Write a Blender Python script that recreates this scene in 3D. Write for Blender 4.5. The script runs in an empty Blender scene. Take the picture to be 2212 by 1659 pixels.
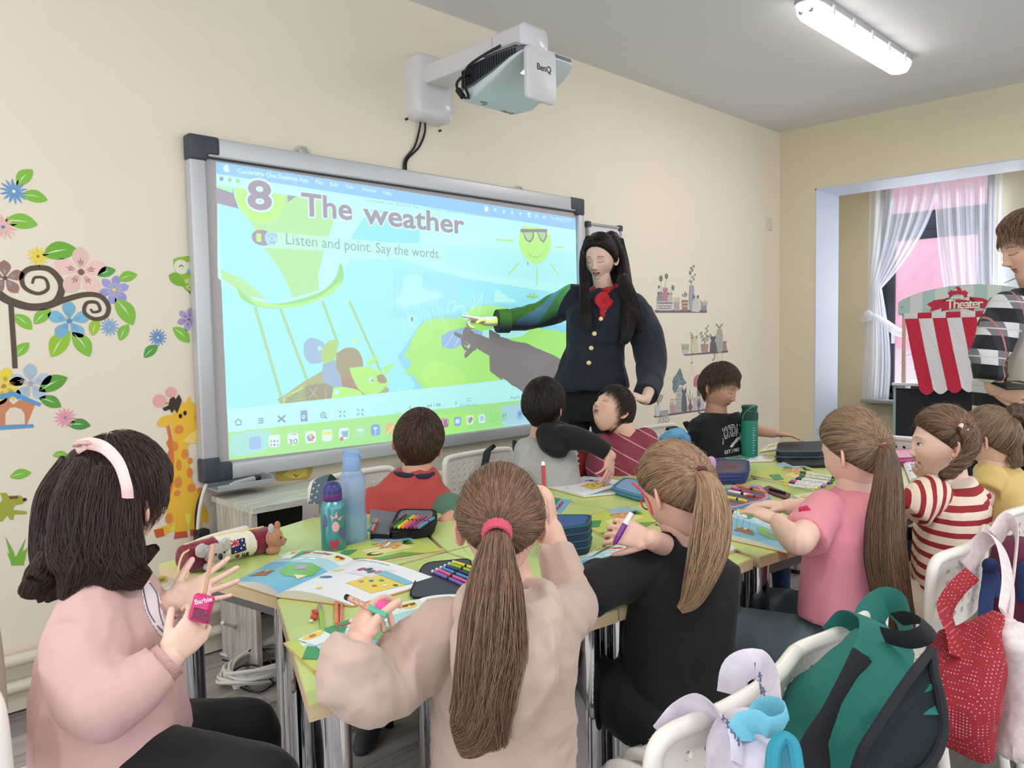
import bpy, bmesh, math, random
import numpy as np
from mathutils import Vector, Matrix

random.seed(7); RNG = np.random.default_rng(7)
PI = math.pi
SC = bpy.context.scene
COL = SC.collection

# ---------------------------------------------------------------- camera
F_PX, CX, CY, CAM_H = 1687.3, 1106.0, 829.5, 1.245
def _rot(yaw, pitch, roll):
    cy, sy, cp, sp = math.cos(yaw), math.sin(yaw), math.cos(pitch), math.sin(pitch)
    f = np.array([sy*cp, cy*cp, -sp]); r = np.array([cy, -sy, 0.0]); u = np.cross(r, f)
    cr, sr = math.cos(roll), math.sin(roll)
    return cr*r+sr*u, -sr*r+cr*u, f
CR, CU, CW = _rot(*[math.radians(a) for a in (44.545, 3.567, -1.0626)])
CAM = np.array([0, 0, CAM_H])
cd = bpy.data.cameras.new('camera'); cd.sensor_fit = 'HORIZONTAL'; cd.sensor_width = 36
cd.lens = 36*F_PX/2212; cd.clip_start = 0.02; cd.clip_end = 60
cam = bpy.data.objects.new('camera', cd); COL.objects.link(cam)
cam.matrix_world = Matrix(((CR[0], CU[0], -CW[0], 0), (CR[1], CU[1], -CW[1], 0), (CR[2], CU[2], -CW[2], CAM_H), (0, 0, 0, 1)))
SC.camera = cam
# ---------------------------------------------------------------- world and view
SC.view_settings.view_transform = 'Standard'; SC.view_settings.look = 'None'
SC.view_settings.gamma = 1; SC.view_settings.use_curve_mapping = False
SC.view_settings.exposure = 0.22
SC.cycles.max_bounces = 7; SC.cycles.diffuse_bounces = 4; SC.cycles.glossy_bounces = 4
SC.cycles.transparent_max_bounces = 12; SC.cycles.caustics_reflective = False; SC.cycles.caustics_refractive = False
SC.cycles.use_denoising = True; SC.cycles.sample_clamp_indirect = 4.0
wd = bpy.data.worlds.new('daylight'); SC.world = wd; wd.use_nodes = True
bg = wd.node_tree.nodes['Background']; bg.inputs[0].default_value = (0.93, 0.95, 1.0, 1); bg.inputs[1].default_value = 1.55
def area(name, loc, size, power, color=(1, 1, 1), rot=(0, 0, 0)):
    l = bpy.data.lights.new(name, 'AREA'); l.shape = 'RECTANGLE'; l.size, l.size_y = size; l.energy = power; l.color = color
    o = bpy.data.objects.new(name, l); COL.objects.link(o); o.location = loc; o.rotation_euler = rot
    return o
# room lamps: the fitting in view and its twins further back in the room (all hang under the ceiling)
area('tube_light', (4.33, 1.71, 2.735), (1.2, 0.10), 11, (1, 0.97, 0.98))
area('tube_light', (1.3, 0.2, 2.70), (1.2, 0.14), 15, (1, 0.97, 0.94))
area('tube_light', (-0.8, 1.7, 2.70), (1.2, 0.14), 15, (1, 0.97, 0.93))
area('tube_light', (4.3, -0.4, 2.70), (1.2, 0.14), 8, (1, 0.97, 0.96))
# daylight entering by the alcove window
area('window_daylight', (7.12, 2.1, 1.5), (1.1, 1.7), 16, (0.85, 0.92, 1.0), (PI/2, 0, PI/2))

# ---------------------------------------------------------------- helpers
def ray(px, py): return CW + CR*((px-CX)/F_PX) - CU*((py-CY)/F_PX)
def at(px, py, d): return CAM + ray(px, py)*d
def onz(px, py, z): d = ray(px, py); return CAM + d*((z-CAM_H)/d[2])
def ony(px, py, y): d = ray(px, py); return CAM + d*(y/d[1])
def onx(px, py, x): d = ray(px, py); return CAM + d*(x/d[0])
def A3(*a): return np.array(a, float)
def nrm(v): v = np.asarray(v, float); return v/max(1e-9, np.linalg.norm(v))
def cdir(r, u, a): return nrm(CR*r + CU*u + CW*a)
def lin(c):
    c = np.asarray(c, float)/255.0
    return np.where(c <= 0.04045, c/12.92, ((c+0.055)/1.055)**2.4)
def frame_z(z, hint=(0, 0, 1)):
    z = nrm(z); h = np.asarray(hint, float)
    if abs(z@nrm(h)) > 0.98: h = A3(1, 0, 0) if abs(z[0]) < .9 else A3(0, 1, 0)
    x = nrm(np.cross(h, z)); return x, np.cross(z, x), z
def catmull(P, n):
    P = np.asarray(P, float); m = len(P)
    if m < 3: return np.array([P[0]*(1-t)+P[-1]*t for t in np.linspace(0, 1, n)])
    Q = np.vstack([2*P[0]-P[1], P, 2*P[-1]-P[-2]]); out = []
    for s in np.linspace(0, m-1, n):
        i = min(int(s), m-2); t = s-i; a, b, c, d = Q[i:i+4]
        out.append(0.5*((2*b)+(c-a)*t+(2*a-5*b+4*c-d)*t*t+(3*b-a-3*c+d)*t**3))
    return np.array(out)
def vnoise(P, seed=0):
    P = np.asarray(P, float); I = np.floor(P).astype(np.int64); f = P-I; f = f*f*(3-2*f)
    def h(a, b, c):
        n = (a*73856093) ^ (b*19349663) ^ (c*83492791) ^ (seed*2654435761)
        n = (n ^ (n >> 13))*1274126177; n = n ^ (n >> 16)
        return ((n & 0xffff)/32767.5)-1
    r = 0
    for dx in (0, 1):
        for dy in (0, 1):
            for dz in (0, 1):
                w = (f[:, 0] if dx else 1-f[:, 0])*(f[:, 1] if dy else 1-f[:, 1])*(f[:, 2] if dz else 1-f[:, 2])
                r = r + w*h(I[:, 0]+dx, I[:, 1]+dy, I[:, 2]+dz)
    return r

# ---------------------------------------------------------------- materials
_M = {}
def M(name, rgb=(200, 200, 200), rough=0.6, metal=0.0, bump=0.0, bs=60, var=0.0, vs=8, stretch=(1, 1, 1), attr=False, alpha=1.0, trans=0.0, emit=0.0, spec=0.5, sheen=0.0, coat=0.0, sss=0.0, ior=1.45):
    if name in _M: return _M[name]
    m = bpy.data.materials.new(name); m.use_nodes = True; nt = m.node_tree; N, Lk = nt.nodes, nt.links
    b = N['Principled BSDF']; c = lin(rgb)
    b.inputs['Base Color'].default_value = (*c, 1); b.inputs['Roughness'].default_value = rough; b.inputs['Metallic'].default_value = metal
    b.inputs['Specular IOR Level'].default_value = spec; b.inputs['IOR'].default_value = ior
    if alpha < 1: b.inputs['Alpha'].default_value = alpha
    if trans: b.inputs['Transmission Weight'].default_value = trans
    if sheen: b.inputs['Sheen Weight'].default_value = sheen; b.inputs['Sheen Roughness'].default_value = 0.4
    if coat: b.inputs['Coat Weight'].default_value = coat
    if sss: b.inputs['Subsurface Weight'].default_value = sss; b.inputs['Subsurface Radius'].default_value = (0.012, 0.005, 0.003); b.inputs['Subsurface Scale'].default_value = 1.0
    if emit: b.inputs['Emission Color'].default_value = (*c, 1); b.inputs['Emission Strength'].default_value = emit
    tc = N.new('ShaderNodeTexCoord'); mp = N.new('ShaderNodeMapping'); mp.inputs['Scale'].default_value = stretch
    Lk.new(tc.outputs['Object'], mp.inputs['Vector'])
    src = None
    if attr:
        a = N.new('ShaderNodeAttribute'); a.attribute_name = 'Col'; src = a.outputs['Color']; Lk.new(src, b.inputs['Base Color'])
    if var:
        n = N.new('ShaderNodeTexNoise'); n.inputs['Scale'].default_value = vs; n.inputs['Detail'].default_value = 5
        Lk.new(mp.outputs[0], n.inputs['Vector'])
        mr = N.new('ShaderNodeMapRange'); mr.inputs[1].default_value = .3; mr.inputs[2].default_value = .7; mr.inputs[3].default_value = 1-var; mr.inputs[4].default_value = 1+var
        Lk.new(n.outputs['Fac'], mr.inputs[0])
        mx = N.new('ShaderNodeVectorMath'); mx.operation = 'SCALE'; Lk.new(mr.outputs[0], mx.inputs['Scale'])
        if src: Lk.new(src, mx.inputs[0])
        else: mx.inputs[0].default_value = c
        Lk.new(mx.outputs[0], b.inputs['Base Color'])
    if bump:
        n = N.new('ShaderNodeTexNoise'); n.inputs['Scale'].default_value = bs; n.inputs['Detail'].default_value = 4
        Lk.new(mp.outputs[0], n.inputs['Vector'])
        bp = N.new('ShaderNodeBump'); bp.inputs['Strength'].default_value = bump; bp.inputs['Distance'].default_value = 0.01
        Lk.new(n.outputs['Fac'], bp.inputs['Height']); Lk.new(bp.outputs[0], b.inputs['Normal'])
    _M[name] = m; return m
def stripes(name, cols, axis, freq, duty=0.5, rough=.8, off=0.0, axis2=None, freq2=0, cols2=None):
    """woven or painted bands that run across the given axis (object space)"""
    if name in _M: return _M[name]
    m = M(name, cols[0], rough, bump=.15, bs=300); nt = m.node_tree; N, Lk = nt.nodes, nt.links; b = N['Principled BSDF']
    tc = N.new('ShaderNodeTexCoord')
    def band(ax, fr, du, of):
        d = N.new('ShaderNodeVectorMath'); d.operation = 'DOT_PRODUCT'; d.inputs[1].default_value = [x*fr for x in nrm(ax)]
        Lk.new(tc.outputs['Object'], d.inputs[0])
        ad = N.new('ShaderNodeMath'); ad.operation = 'ADD'; ad.inputs[1].default_value = of+100; Lk.new(d.outputs['Value'], ad.inputs[0])
        fr_ = N.new('ShaderNodeMath'); fr_.operation = 'FRACT'; Lk.new(ad.outputs[0], fr_.inputs[0])
        lt = N.new('ShaderNodeMath'); lt.operation = 'LESS_THAN'; lt.inputs[1].default_value = du; Lk.new(fr_.outputs[0], lt.inputs[0]); return lt.outputs[0]
    def mix(f, a, c):
        mx = N.new('ShaderNodeMix'); mx.data_type = 'RGBA'; Lk.new(f, mx.inputs[0])
        for s, v in ((mx.inputs[6], a), (mx.inputs[7], c)):
            if isinstance(v, (tuple, list)): s.default_value = (*lin(v), 1)
            else: Lk.new(v, s)
        return mx.outputs[2]
    r = mix(band(axis, freq, duty, off), cols[0], cols[1])
    if axis2 is not None:
        r2 = mix(band(axis, freq, duty, off), cols2[0], cols2[1]); r = mix(band(axis2, freq2, .5, .1), r, r2)
        r = mix(band(axis2, freq2, .06, .35), r, (176, 110, 112)); r = mix(band(axis, freq, .05, .77), r, (196, 190, 188))
    Lk.new(r, b.inputs['Base Color']); return m

# ---------------------------------------------------------------- mesh collector
class G:
    def __init__(s): s.V = []; s.F = []; s.C = []; s.n = 0; s.UVS = None
    def add(s, V, F, col=(255, 255, 255)):
        V = np.asarray(V, float).reshape(-1, 3); s.V.append(V); s.F += [tuple(i+s.n for i in f) for f in F]; s.n += len(V)
        c = np.asarray(col, float)
        s.C.append(np.tile(lin(c), (len(V), 1)) if c.ndim == 1 else c)
        return s
    def loft(s, rings, caps=True, col=(255, 255, 255), closed=True):
        n = len(rings[0]); V = np.vstack(rings); F = []
        for i in range(len(rings)-1):
            for j in range(n if closed else n-1):
                k = (j+1) % n; F.append((i*n+j, i*n+k, (i+1)*n+k, (i+1)*n+j))
        if caps: F.append(tuple(range(n-1, -1, -1))); F.append(tuple((len(rings)-1)*n+j for j in range(n)))
        return s.add(V, F, col)
    def tube(s, P, r, n=10, caps=True, col=(255, 255, 255), flat=1.0, hint=(0, 0, 1), round_=False):
        P = np.asarray(P, float); m = len(P); r = np.broadcast_to(np.asarray(r, float), (m,)).copy()
        if round_:
            d0, d1 = nrm(P[0]-P[1]), nrm(P[-1]-P[-2])
            P = np.vstack([P[0]+d0*r[0]*.95, P[0]+d0*r[0]*.7, P, P[-1]+d1*r[-1]*.7, P[-1]+d1*r[-1]*.95]); r = np.concatenate([[r[0]*.25, r[0]*.72], r, [r[-1]*.72, r[-1]*.25]]); m += 4
        T = np.gradient(P, axis=0); x, y, _ = frame_z(T[0], hint); rings = []; a = np.arange(n)*2*PI/n
        for i in range(m):
            t = nrm(T[i]); x = nrm(x-(x@t)*t); y = np.cross(t, x)
            rings.append(P[i]+r[i]*(np.outer(np.cos(a), x)+flat*np.outer(np.sin(a), y)))
        return s.loft(rings, caps, col)
    def ell(s, c, r, ax=None, n=12, m=16, col=(255, 255, 255)):
        ax = np.eye(3) if ax is None else np.asarray(ax, float); r = np.broadcast_to(np.asarray(r, float), (3,)); rings = []
        for i in range(1, n):
            t = PI*i/n; a = np.arange(m)*2*PI/m
            L = np.stack([np.sin(t)*np.cos(a)*r[0], np.sin(t)*np.sin(a)*r[1], np.full(m, -np.cos(t)*r[2])], 1)
            rings.append(np.asarray(c)+L@ax)
        return s.loft(rings, True, col)
    def box(s, c, size, ax=None, bev=0.0, col=(255, 255, 255)):
        ax = np.eye(3) if ax is None else np.asarray(ax, float); h = np.asarray(size, float)/2; c = np.asarray(c, float)
        if bev <= 0:
            V = [c+(A3(i, j, k)*h)@ax for k in (-1, 1) for j in (-1, 1) for i in (-1, 1)]
            return s.add(V, [(0, 2, 3, 1), (4, 5, 7, 6), (0, 1, 5, 4), (2, 6, 7, 3), (0, 4, 6, 2), (1, 3, 7, 5)], col)
        b = min(bev, min(h)*.95); rings = []
        def rr(hx, hy, z, q):
            o = []
            for sx, sy, a0 in ((1, 1, 0), (-1, 1, 90), (-1, -1, 180), (1, -1, 270)):
                for a in (0, 30, 60, 90):
                    t = math.radians(a0+a); o.append(c+A3(sx*(hx-b)+q*math.cos(t), sy*(hy-b)+q*math.sin(t), z)@ax)
            return np.array(o)
        for a in (0, 30, 60, 90): t = math.radians(a); rings.append(rr(h[0], h[1], -h[2]+b-b*math.cos(t), max(b*math.sin(t), 1e-5)))
        for a in (90, 60, 30, 0): t = math.radians(a); rings.append(rr(h[0], h[1], h[2]-b+b*math.cos(t), max(b*math.sin(t), 1e-5)))
        return s.loft(rings, True, col)
    def lathe(s, prof, o, ax=None, n=24, col=(255, 255, 255)):
        ax = np.eye(3) if ax is None else np.asarray(ax, float); a = np.arange(n)*2*PI/n
        return s.loft([np.asarray(o)+np.stack([np.cos(a)*r, np.sin(a)*r, np.full(n, z)], 1)@ax for r, z in prof], True, col)
    def plate(s, P, th, nrml, col=(255, 255, 255)):
        """polygon outline P (3D points) with thickness th along nrml"""
        P = np.asarray(P, float); n = len(P); V = np.vstack([P, P+np.asarray(nrml)*th])
        F = [tuple(range(n-1, -1, -1)), tuple(range(n, 2*n))]+[(i, (i+1) % n, (i+1) % n+n, i+n) for i in range(n)]
        return s.add(V, F, col)
    def build(s, name, mat, parent=None, smooth=True, local=False, fix=True):
        V = np.vstack(s.V); C = np.vstack(s.C); me = bpy.data.meshes.new(name)
        me.from_pydata(V.tolist(), [], s.F); 
        if fix:
            bm = bmesh.new(); bm.from_mesh(me); bmesh.ops.recalc_face_normals(bm, faces=bm.faces); bm.to_mesh(me); bm.free()
        ca = me.color_attributes.new('Col', 'FLOAT_COLOR', 'POINT'); ca.data.foreach_set('color', np.hstack([C, np.ones((len(C), 1))]).astype(np.float32).ravel())
        if smooth:
            me.shade_smooth()
            try: me.set_sharp_from_angle(angle=math.radians(42 if smooth is True else smooth))
            except Exception: pass
        if mat is not None: me.materials.append(mat)
        return link(bpy.data.objects.new(name, me), parent, local)
def link(o, parent=None, local=False):
    COL.objects.link(o)
    if parent is not None:
        o.parent = parent
        if not local: o.matrix_parent_inverse = world_of(parent).inverted()
    return o
def world_of(o): return (world_of(o.parent) @ o.matrix_parent_inverse @ o.matrix_basis) if o.parent else o.matrix_basis.copy()
def tag(o, label=None, cat=None, group=None, kind=None):
    if label: o['label'] = label
    if cat: o['category'] = cat
    if group: o['group'] = group
    if kind: o['kind'] = kind
    return o
def thing(name, label, cat, loc=(0, 0, 0), rz=0.0, group=None):
    o = bpy.data.objects.new(name, None); COL.objects.link(o); o.location = Vector([float(x) for x in loc]); o.rotation_euler = (0, 0, rz); o.empty_display_size = .05
    o.matrix_basis = Matrix.Translation(o.location) @ Matrix.Rotation(rz, 4, 'Z')
    return tag(o, label, cat, group)
def struct(name, g, m, parent=None, smooth=False):
    o = g.build(name, m, parent, smooth)
    if parent is None: o['kind'] = 'structure'
    return o
def dup(root, loc, rz, label, group=None):
    def cp(o, par):
        c = o.copy(); COL.objects.link(c); c.parent = par
        if par is not None: c.matrix_parent_inverse = o.matrix_parent_inverse
        for ch in list(o.children): cp(ch, c)
        return c
    c = cp(root, None); c.matrix_basis = Matrix.Translation(Vector([float(x) for x in loc])) @ Matrix.Rotation(rz, 4, 'Z'); c['label'] = label
    if group: c['group'] = group
    return c
def sm_(x, a, b): t = np.clip((x-a)/(b-a), 0, 1); return t*t*(3-2*t)
def remesh(g, voxel=.006, smooth=3, fold=None, cut=None):
    """fuse overlapping volumes of g into one continuous skin, return V, F"""
    o = G.build(g, 'tmp', None, None, False)
    md = o.modifiers.new('r', 'REMESH'); md.mode = 'VOXEL'; md.voxel_size = voxel
    if smooth: sm = o.modifiers.new('s', 'SMOOTH'); sm.factor = .5; sm.iterations = smooth
    bpy.context.view_layer.update(); ev = o.evaluated_get(bpy.context.evaluated_depsgraph_get()); me = ev.to_mesh()
    n = len(me.vertices); V = np.empty(n*3, np.float32); me.vertices.foreach_get('co', V); V = V.reshape(-1, 3).astype(float)
    N_ = np.empty(n*3, np.float32); me.vertices.foreach_get('normal', N_); N_ = N_.reshape(-1, 3)
    L = np.empty(len(me.loops), np.int32); me.loops.foreach_get('vertex_index', L)
    S = np.empty(len(me.polygons), np.int32); me.polygons.foreach_get('loop_total', S)
    Fs = []; k = 0
    if n and (S == 4).all(): Fs = [tuple(x) for x in L.reshape(-1, 4).tolist()]
    else:
        for t in S: Fs.append(tuple(int(x) for x in L[k:k+t])); k += t
    ev.to_mesh_clear(); me0 = o.data; bpy.data.objects.remove(o); bpy.data.meshes.remove(me0)
    if fold and n:
        amp, sc, st, sd = (list(fold)+[(1, 1, 1), 0])[:4] if len(fold) < 4 else fold
        Q = V*np.asarray(st)*sc*1.55; Q = Q+1.1*np.stack([vnoise(Q*.45+i*7.1, sd+i) for i in range(3)], 1)
        big = vnoise(V*7+3.3, sd+11); rd = (1-np.abs(vnoise(Q, sd))*2.0); rd = np.clip(rd, -.4, 1); rd2 = 1-np.abs(vnoise(Q*2.3+9, sd+5))*2
        d = (rd*.75+rd2*.22)*(.55+.6*sm_(big, -.3, .5))+big*.35
        V = V+N_*(amp*2.1*d)[:, None]
    return V, Fs
def blob(name, g, mat, parent, voxel=.006, smooth=3, fold=None, col=None):
    V, Fs = remesh(g, voxel, smooth, fold); h = G()
    h.add(V, Fs, (255, 255, 255) if col is None else (col(V) if callable(col) else col))
    return h.build(name, mat, parent, True, fix=False)
def bl(rings_spec, n=20, ex=2.4):
    """torso style sections: (centre, right*half width, front*half depth)"""
    out = []
    for c, a, b in rings_spec:
        t = np.arange(n)*2*PI/n; cx, sx = np.cos(t), np.sin(t)
        u = np.sign(cx)*np.abs(cx)**(2/ex); w = np.sign(sx)*np.abs(sx)**(2/ex)
        out.append(np.asarray(c)+np.outer(u, a)+np.outer(w, b))
    return out
def text_tris(txt, size, bold=0.0, align='LEFT', space=1.0):
    cu = bpy.data.curves.new('t', 'FONT'); cu.body = txt; cu.size = size; cu.offset = bold*size; cu.align_x = align; cu.resolution_u = 3; cu.space_character = space
    o = bpy.data.objects.new('t', cu); me = bpy.data.meshes.new_from_object(o)
    V = np.array([v.co[:2] for v in me.vertices]).reshape(-1, 2); T = []
    for p in me.polygons:
        vs = list(p.vertices)
        for i in range(1, len(vs)-1): T.append((vs[0], vs[i], vs[i+1]))
    bpy.data.objects.remove(o); bpy.data.curves.remove(cu); bpy.data.meshes.remove(me)
    return V, T
def put_text(g, txt, o, dx, dy, size, col, bold=0.0, lift=0.0008, align='LEFT', space=1.0, warp=None):
    V, T = text_tris(txt, size, bold, align, space)
    if not len(V): return
    dx, dy = nrm(dx), nrm(dy); nz = np.cross(dx, dy)
    P = np.asarray(o)+np.outer(V[:, 0], dx)+np.outer(V[:, 1], dy)+nz*lift
    if warp: P = warp(P)
    g.add(P, T, col)
from mathutils.bvhtree import BVHTree
def surf_of(o):
    me = o.data; return BVHTree.FromPolygons([v.co[:] for v in me.vertices], [p.vertices[:] for p in me.polygons])
def hit(bvh, px, py, off=.0012, miss=None):
    d = ray(px, py); h = bvh.ray_cast(Vector(CAM), Vector(nrm(d)))
    if h[0] is None: return miss
    n = A3(*h[1]); n = n if n@d < 0 else -n; return A3(*h[0])+n*off
def drape(g, bvh, P, col, off=.0012, st=3.0):
    """print lying on a garment: polygon P (photo pixels) carried onto the cloth surface"""
    P = np.array(P, float); x0, y0 = P.min(0); x1, y1 = P.max(0); nx, ny = max(2, int((x1-x0)/st)), max(2, int((y1-y0)/st)); X, Y = np.linspace(x0, x1, nx+1), np.linspace(y0, y1, ny+1)
    def ins(x, y):
        c = False; n = len(P)
        for i in range(n):
            a, b = P[i], P[(i+1) % n]
            if (a[1] > y) != (b[1] > y) and x < (b[0]-a[0])*(y-a[1])/(b[1]-a[1])+a[0]: c = not c
        return c
    idx = {}; V = []; F = []
    def vid(i, j):
        if (i, j) not in idx: idx[(i, j)] = len(V); h = hit(bvh, X[i], Y[j], off); V.append(h if h is not None else None)
        return idx[(i, j)]
    for i in range(nx):
        for j in range(ny):
            if ins((X[i]+X[i+1])/2, (Y[j]+Y[j+1])/2): F.append((vid(i, j), vid(i, j+1), vid(i+1, j+1), vid(i+1, j)))
    F = [f for f in F if all(V[k] is not None for k in f) and max(np.linalg.norm(V[f[0]]-V[k]) for k in f[1:]) < .03]
    V = [v if v is not None else np.zeros(3) for v in V]; u = sorted({k for f in F for k in f}); mp = {k: i for i, k in enumerate(u)}
    if F: g.add([V[k] for k in u], [tuple(mp[k] for k in f) for f in F], col)
def drape_text(g, bvh, txt, o, dx, dy, size, col, bold=0, off=.0014, bend=0):
    V, T = text_tris(txt, size, bold); out = []
    for x, y in V:
        h = hit(bvh, o[0]+dx[0]*x+dy[0]*(y+bend*math.sin(x/max(V[:, 0])*PI)), o[1]+dx[1]*x+dy[1]*(y+bend*math.sin(x/max(V[:, 0])*PI)), off); out.append(h)
    T = [t for t in T if all(out[k] is not None for k in t)]; g.add([h if h is not None else np.zeros(3) for h in out], T, col)
PR = lambda: M('printed_colours', (255, 255, 255), .55, attr=True)
# ================================================================ ROOM
YW, XF, XB, HC = 3.039, 6.088, 7.2, 2.84
wallm = M('cream_wall_paint', (233, 222, 203), .85, bump=.05, bs=180, var=.015, vs=2)
wall2 = M('beige_wall_paint', (222, 211, 184), .85, bump=.05, bs=180, var=.015, vs=2)
ceilm = M('ceiling_paint', (220, 221, 220), .9, bump=.04, bs=120)
whitep = M('white_paint', (196, 204, 216), .5)
def slab(name, x0, x1, y0, y1, z0, z1, m, parent=None):
    return struct(name, G().box(((x0+x1)/2, (y0+y1)/2, (z0+z1)/2), (x1-x0, y1-y0, z1-z0)), m, parent)
slab('wall_left', -1.6, XF+.42, YW, YW+.15, 0, HC, wallm)
fl = slab('floor', -1.6, 7.4, -1.8, YW+.15, -.1, -.006, M('floor_joint', (58, 54, 52), .8))
slab('ceiling', -1.6, 7.4, -1.8, YW+.15, HC, HC+.12, ceilm)
wr = slab('wall_right', XF, XF+.42, 2.743, YW, 0, HC, wall2)
struct('lintel', G().box((XF+.21, .55, 2.595), (.42, 4.386, .49)), wall2, wr)
slab('wall_right_far_pier', XF, XF+.42, -1.8, -.3, 0, 2.35, wall2, wr)
# white lining of the opening
g = G(); g.box((XF+.21, 2.739, 1.175), (.424, .010, 2.35)); g.box((XF+.21, 1.2, 2.346), (.424, 3.1, .010)); struct('trim_1', g, whitep)
# alcove back wall with the window hole
WY0, WY1, WZ0, WZ1 = 1.78, 2.68, .62, 2.62
wb = slab('wall_back', XB, XB+.18, WY1, 3.2, 0, HC, wall2)
slab('wall_back_right', XB, XB+.18, -1.8, WY0, 0, HC, wall2, wb); slab('wall_back_below', XB, XB+.18, WY0, WY1, 0, WZ0, wall2, wb)
slab('wall_back_above', XB, XB+.18, WY0, WY1, WZ1, HC, wall2, wb)
slab('wall_alcove', XF+.42, XB, 3.15, 3.3, 0, HC, wall2)
# floor planks, laid along the board wall
def plankmat():
    m = M('grey_oak_laminate', (160, 153, 148), .42, bump=.04, bs=30); nt = m.node_tree; N, Lk = nt.nodes, nt.links; b = N['Principled BSDF']
    tc = N.new('ShaderNodeTexCoord'); oi = N.new('ShaderNodeObjectInfo'); mp = N.new('ShaderNodeMapping'); mp.inputs['Scale'].default_value = (1.6, 22, 1)
    Lk.new(tc.outputs['Object'], mp.inputs[0]); cb = N.new('ShaderNodeVectorMath'); cb.operation = 'ADD'
    sc = N.new('ShaderNodeVectorMath'); sc.operation = 'SCALE'; sc.inputs[0].default_value = (37, 11, 5); Lk.new(oi.outputs['Random'], sc.inputs['Scale'])
    Lk.new(mp.outputs[0], cb.inputs[0]); Lk.new(sc.outputs[0], cb.inputs[1])
    n = N.new('ShaderNodeTexNoise'); n.inputs['Scale'].default_value = 1.0; n.inputs['Detail'].default_value = 7; n.inputs['Distortion'].default_value = 1.2; Lk.new(cb.outputs[0], n.inputs['Vector'])
    r = N.new('ShaderNodeValToRGB'); r.color_ramp.elements[0].position = .25; r.color_ramp.elements[0].color = (*lin((108, 101, 97)), 1)
    r.color_ramp.elements[1].position = .75; r.color_ramp.elements[1].color = (*lin((176, 169, 163)), 1)
    ml = N.new('ShaderNodeMath'); ml.operation = 'MULTIPLY_ADD'; ml.inputs[1].default_value = .38; Lk.new(oi.outputs['Random'], ml.inputs[0]); 
    sb = N.new('ShaderNodeMath'); sb.operation = 'SUBTRACT'; sb.inputs[1].default_value = .19; Lk.new(n.outputs['Fac'], sb.inputs[0]); Lk.new(sb.outputs[0], ml.inputs[2])
    Lk.new(ml.outputs[0], r.inputs[0]); Lk.new(r.outputs[0], b.inputs['Base Color']); return m
pm = plankmat(); me0 = None
for i in range(18):
    y = YW-.1-i*.192
    for k in range(6):
        x = -.35+k*1.28-(i*.47 % 1.28)+.6
        if me0 is None:
            pl = G().box((0, 0, -.004), (1.277, .1895, .008)).build('floor_plank', pm, fl, False); me0 = pl.data
        else: pl = bpy.data.objects.new('floor_plank', me0); COL.objects.link(pl); pl.parent = fl
        pl.location = (x, y, 0)
# heating pipes along the foot of the board wall
pipem = M('cream_gloss_paint', (214, 206, 190), .3)
t = thing('heating_pipe', 'pair of cream painted heating pipes running low along the board wall', 'pipe', (1.2, YW-.04, 0))
for zz in (.10, .19):
    G().tube([(-1.5, YW-.045, zz), (5.9, YW-.045, zz)], .021, 14).build('pipe', pipem, t)
for x in (1.47, 3.2, 4.9):
    for zz in (.10, .19):
        g = G(); g.box((x, YW-.022, zz), (.03, .044, .02)); g.tube([(x-.012, YW-.047, zz), (x+.012, YW-.047, zz)], .027, 14)
        g.build('pipe_clip', M('white_plastic', (228, 228, 226), .35), t)
G().box((2.2, YW-.012, .04), (7.4, .012, .065)).build('baseboard_left', wallm)['kind'] = 'structure'
# window: dark frames, glass, marble sill, tiled pink roof and sky outside
dk = M('anthracite_frame', (44, 48, 60), .4)
w = thing('window_1', None, None, (XB+.06, (WY0+WY1)/2, WZ0)); w['kind'] = 'structure'
g = G(); f = .065
def fr(x, y0, y1, z0, z1, t_=.06, w_=f):
    for a in ((y0, y0+w_, z0, z1), (y1-w_, y1, z0, z1), (y0, y1, z0, z0+w_), (y0, y1, z1-w_, z1)): g.box((x, (a[0]+a[1])/2, (a[2]+a[3])/2), (t_, a[1]-a[0], a[3]-a[2]), None, .006)
fr(XB+.11, WY0, WY1, WZ0, WZ1, .08, .07); g.build('window_frame', dk, w)
g = G(); fr(XB+.075, WY0+.05, WY1-.05, WZ0+.05, 2.08, .05, .075); g.build('casement', dk, w)
g = G(); g.box((XB+.10, (WY0+WY1)/2, 2.16), (.07, WY1-WY0, .16)); g.build('transom', dk, w)
G().box((XB+.035, WY1-.13, 1.18), (.03, .03, .14), None, .006).build('window_handle', M('white_plastic'), w)
G().box((XB+.09, (WY0+WY1)/2, 1.35), (.006, WY1-WY0-.2, 1.4)).build('pane', M('window_glass', (225, 235, 250), .02, alpha=.16), w)
G().box((XB+.09, (WY0+WY1)/2, 2.4), (.006, WY1-WY0-.1, .4)).build('pane', M('window_glass'), w)
G().box((XB-.03, (WY0+WY1)/2, WZ0-.015), (.22, WY1-WY0+.16, .03), None, .004).build('window_sill', M('speckled_stone', (168, 168, 170), .3, var=.35, vs=180), w)
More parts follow.
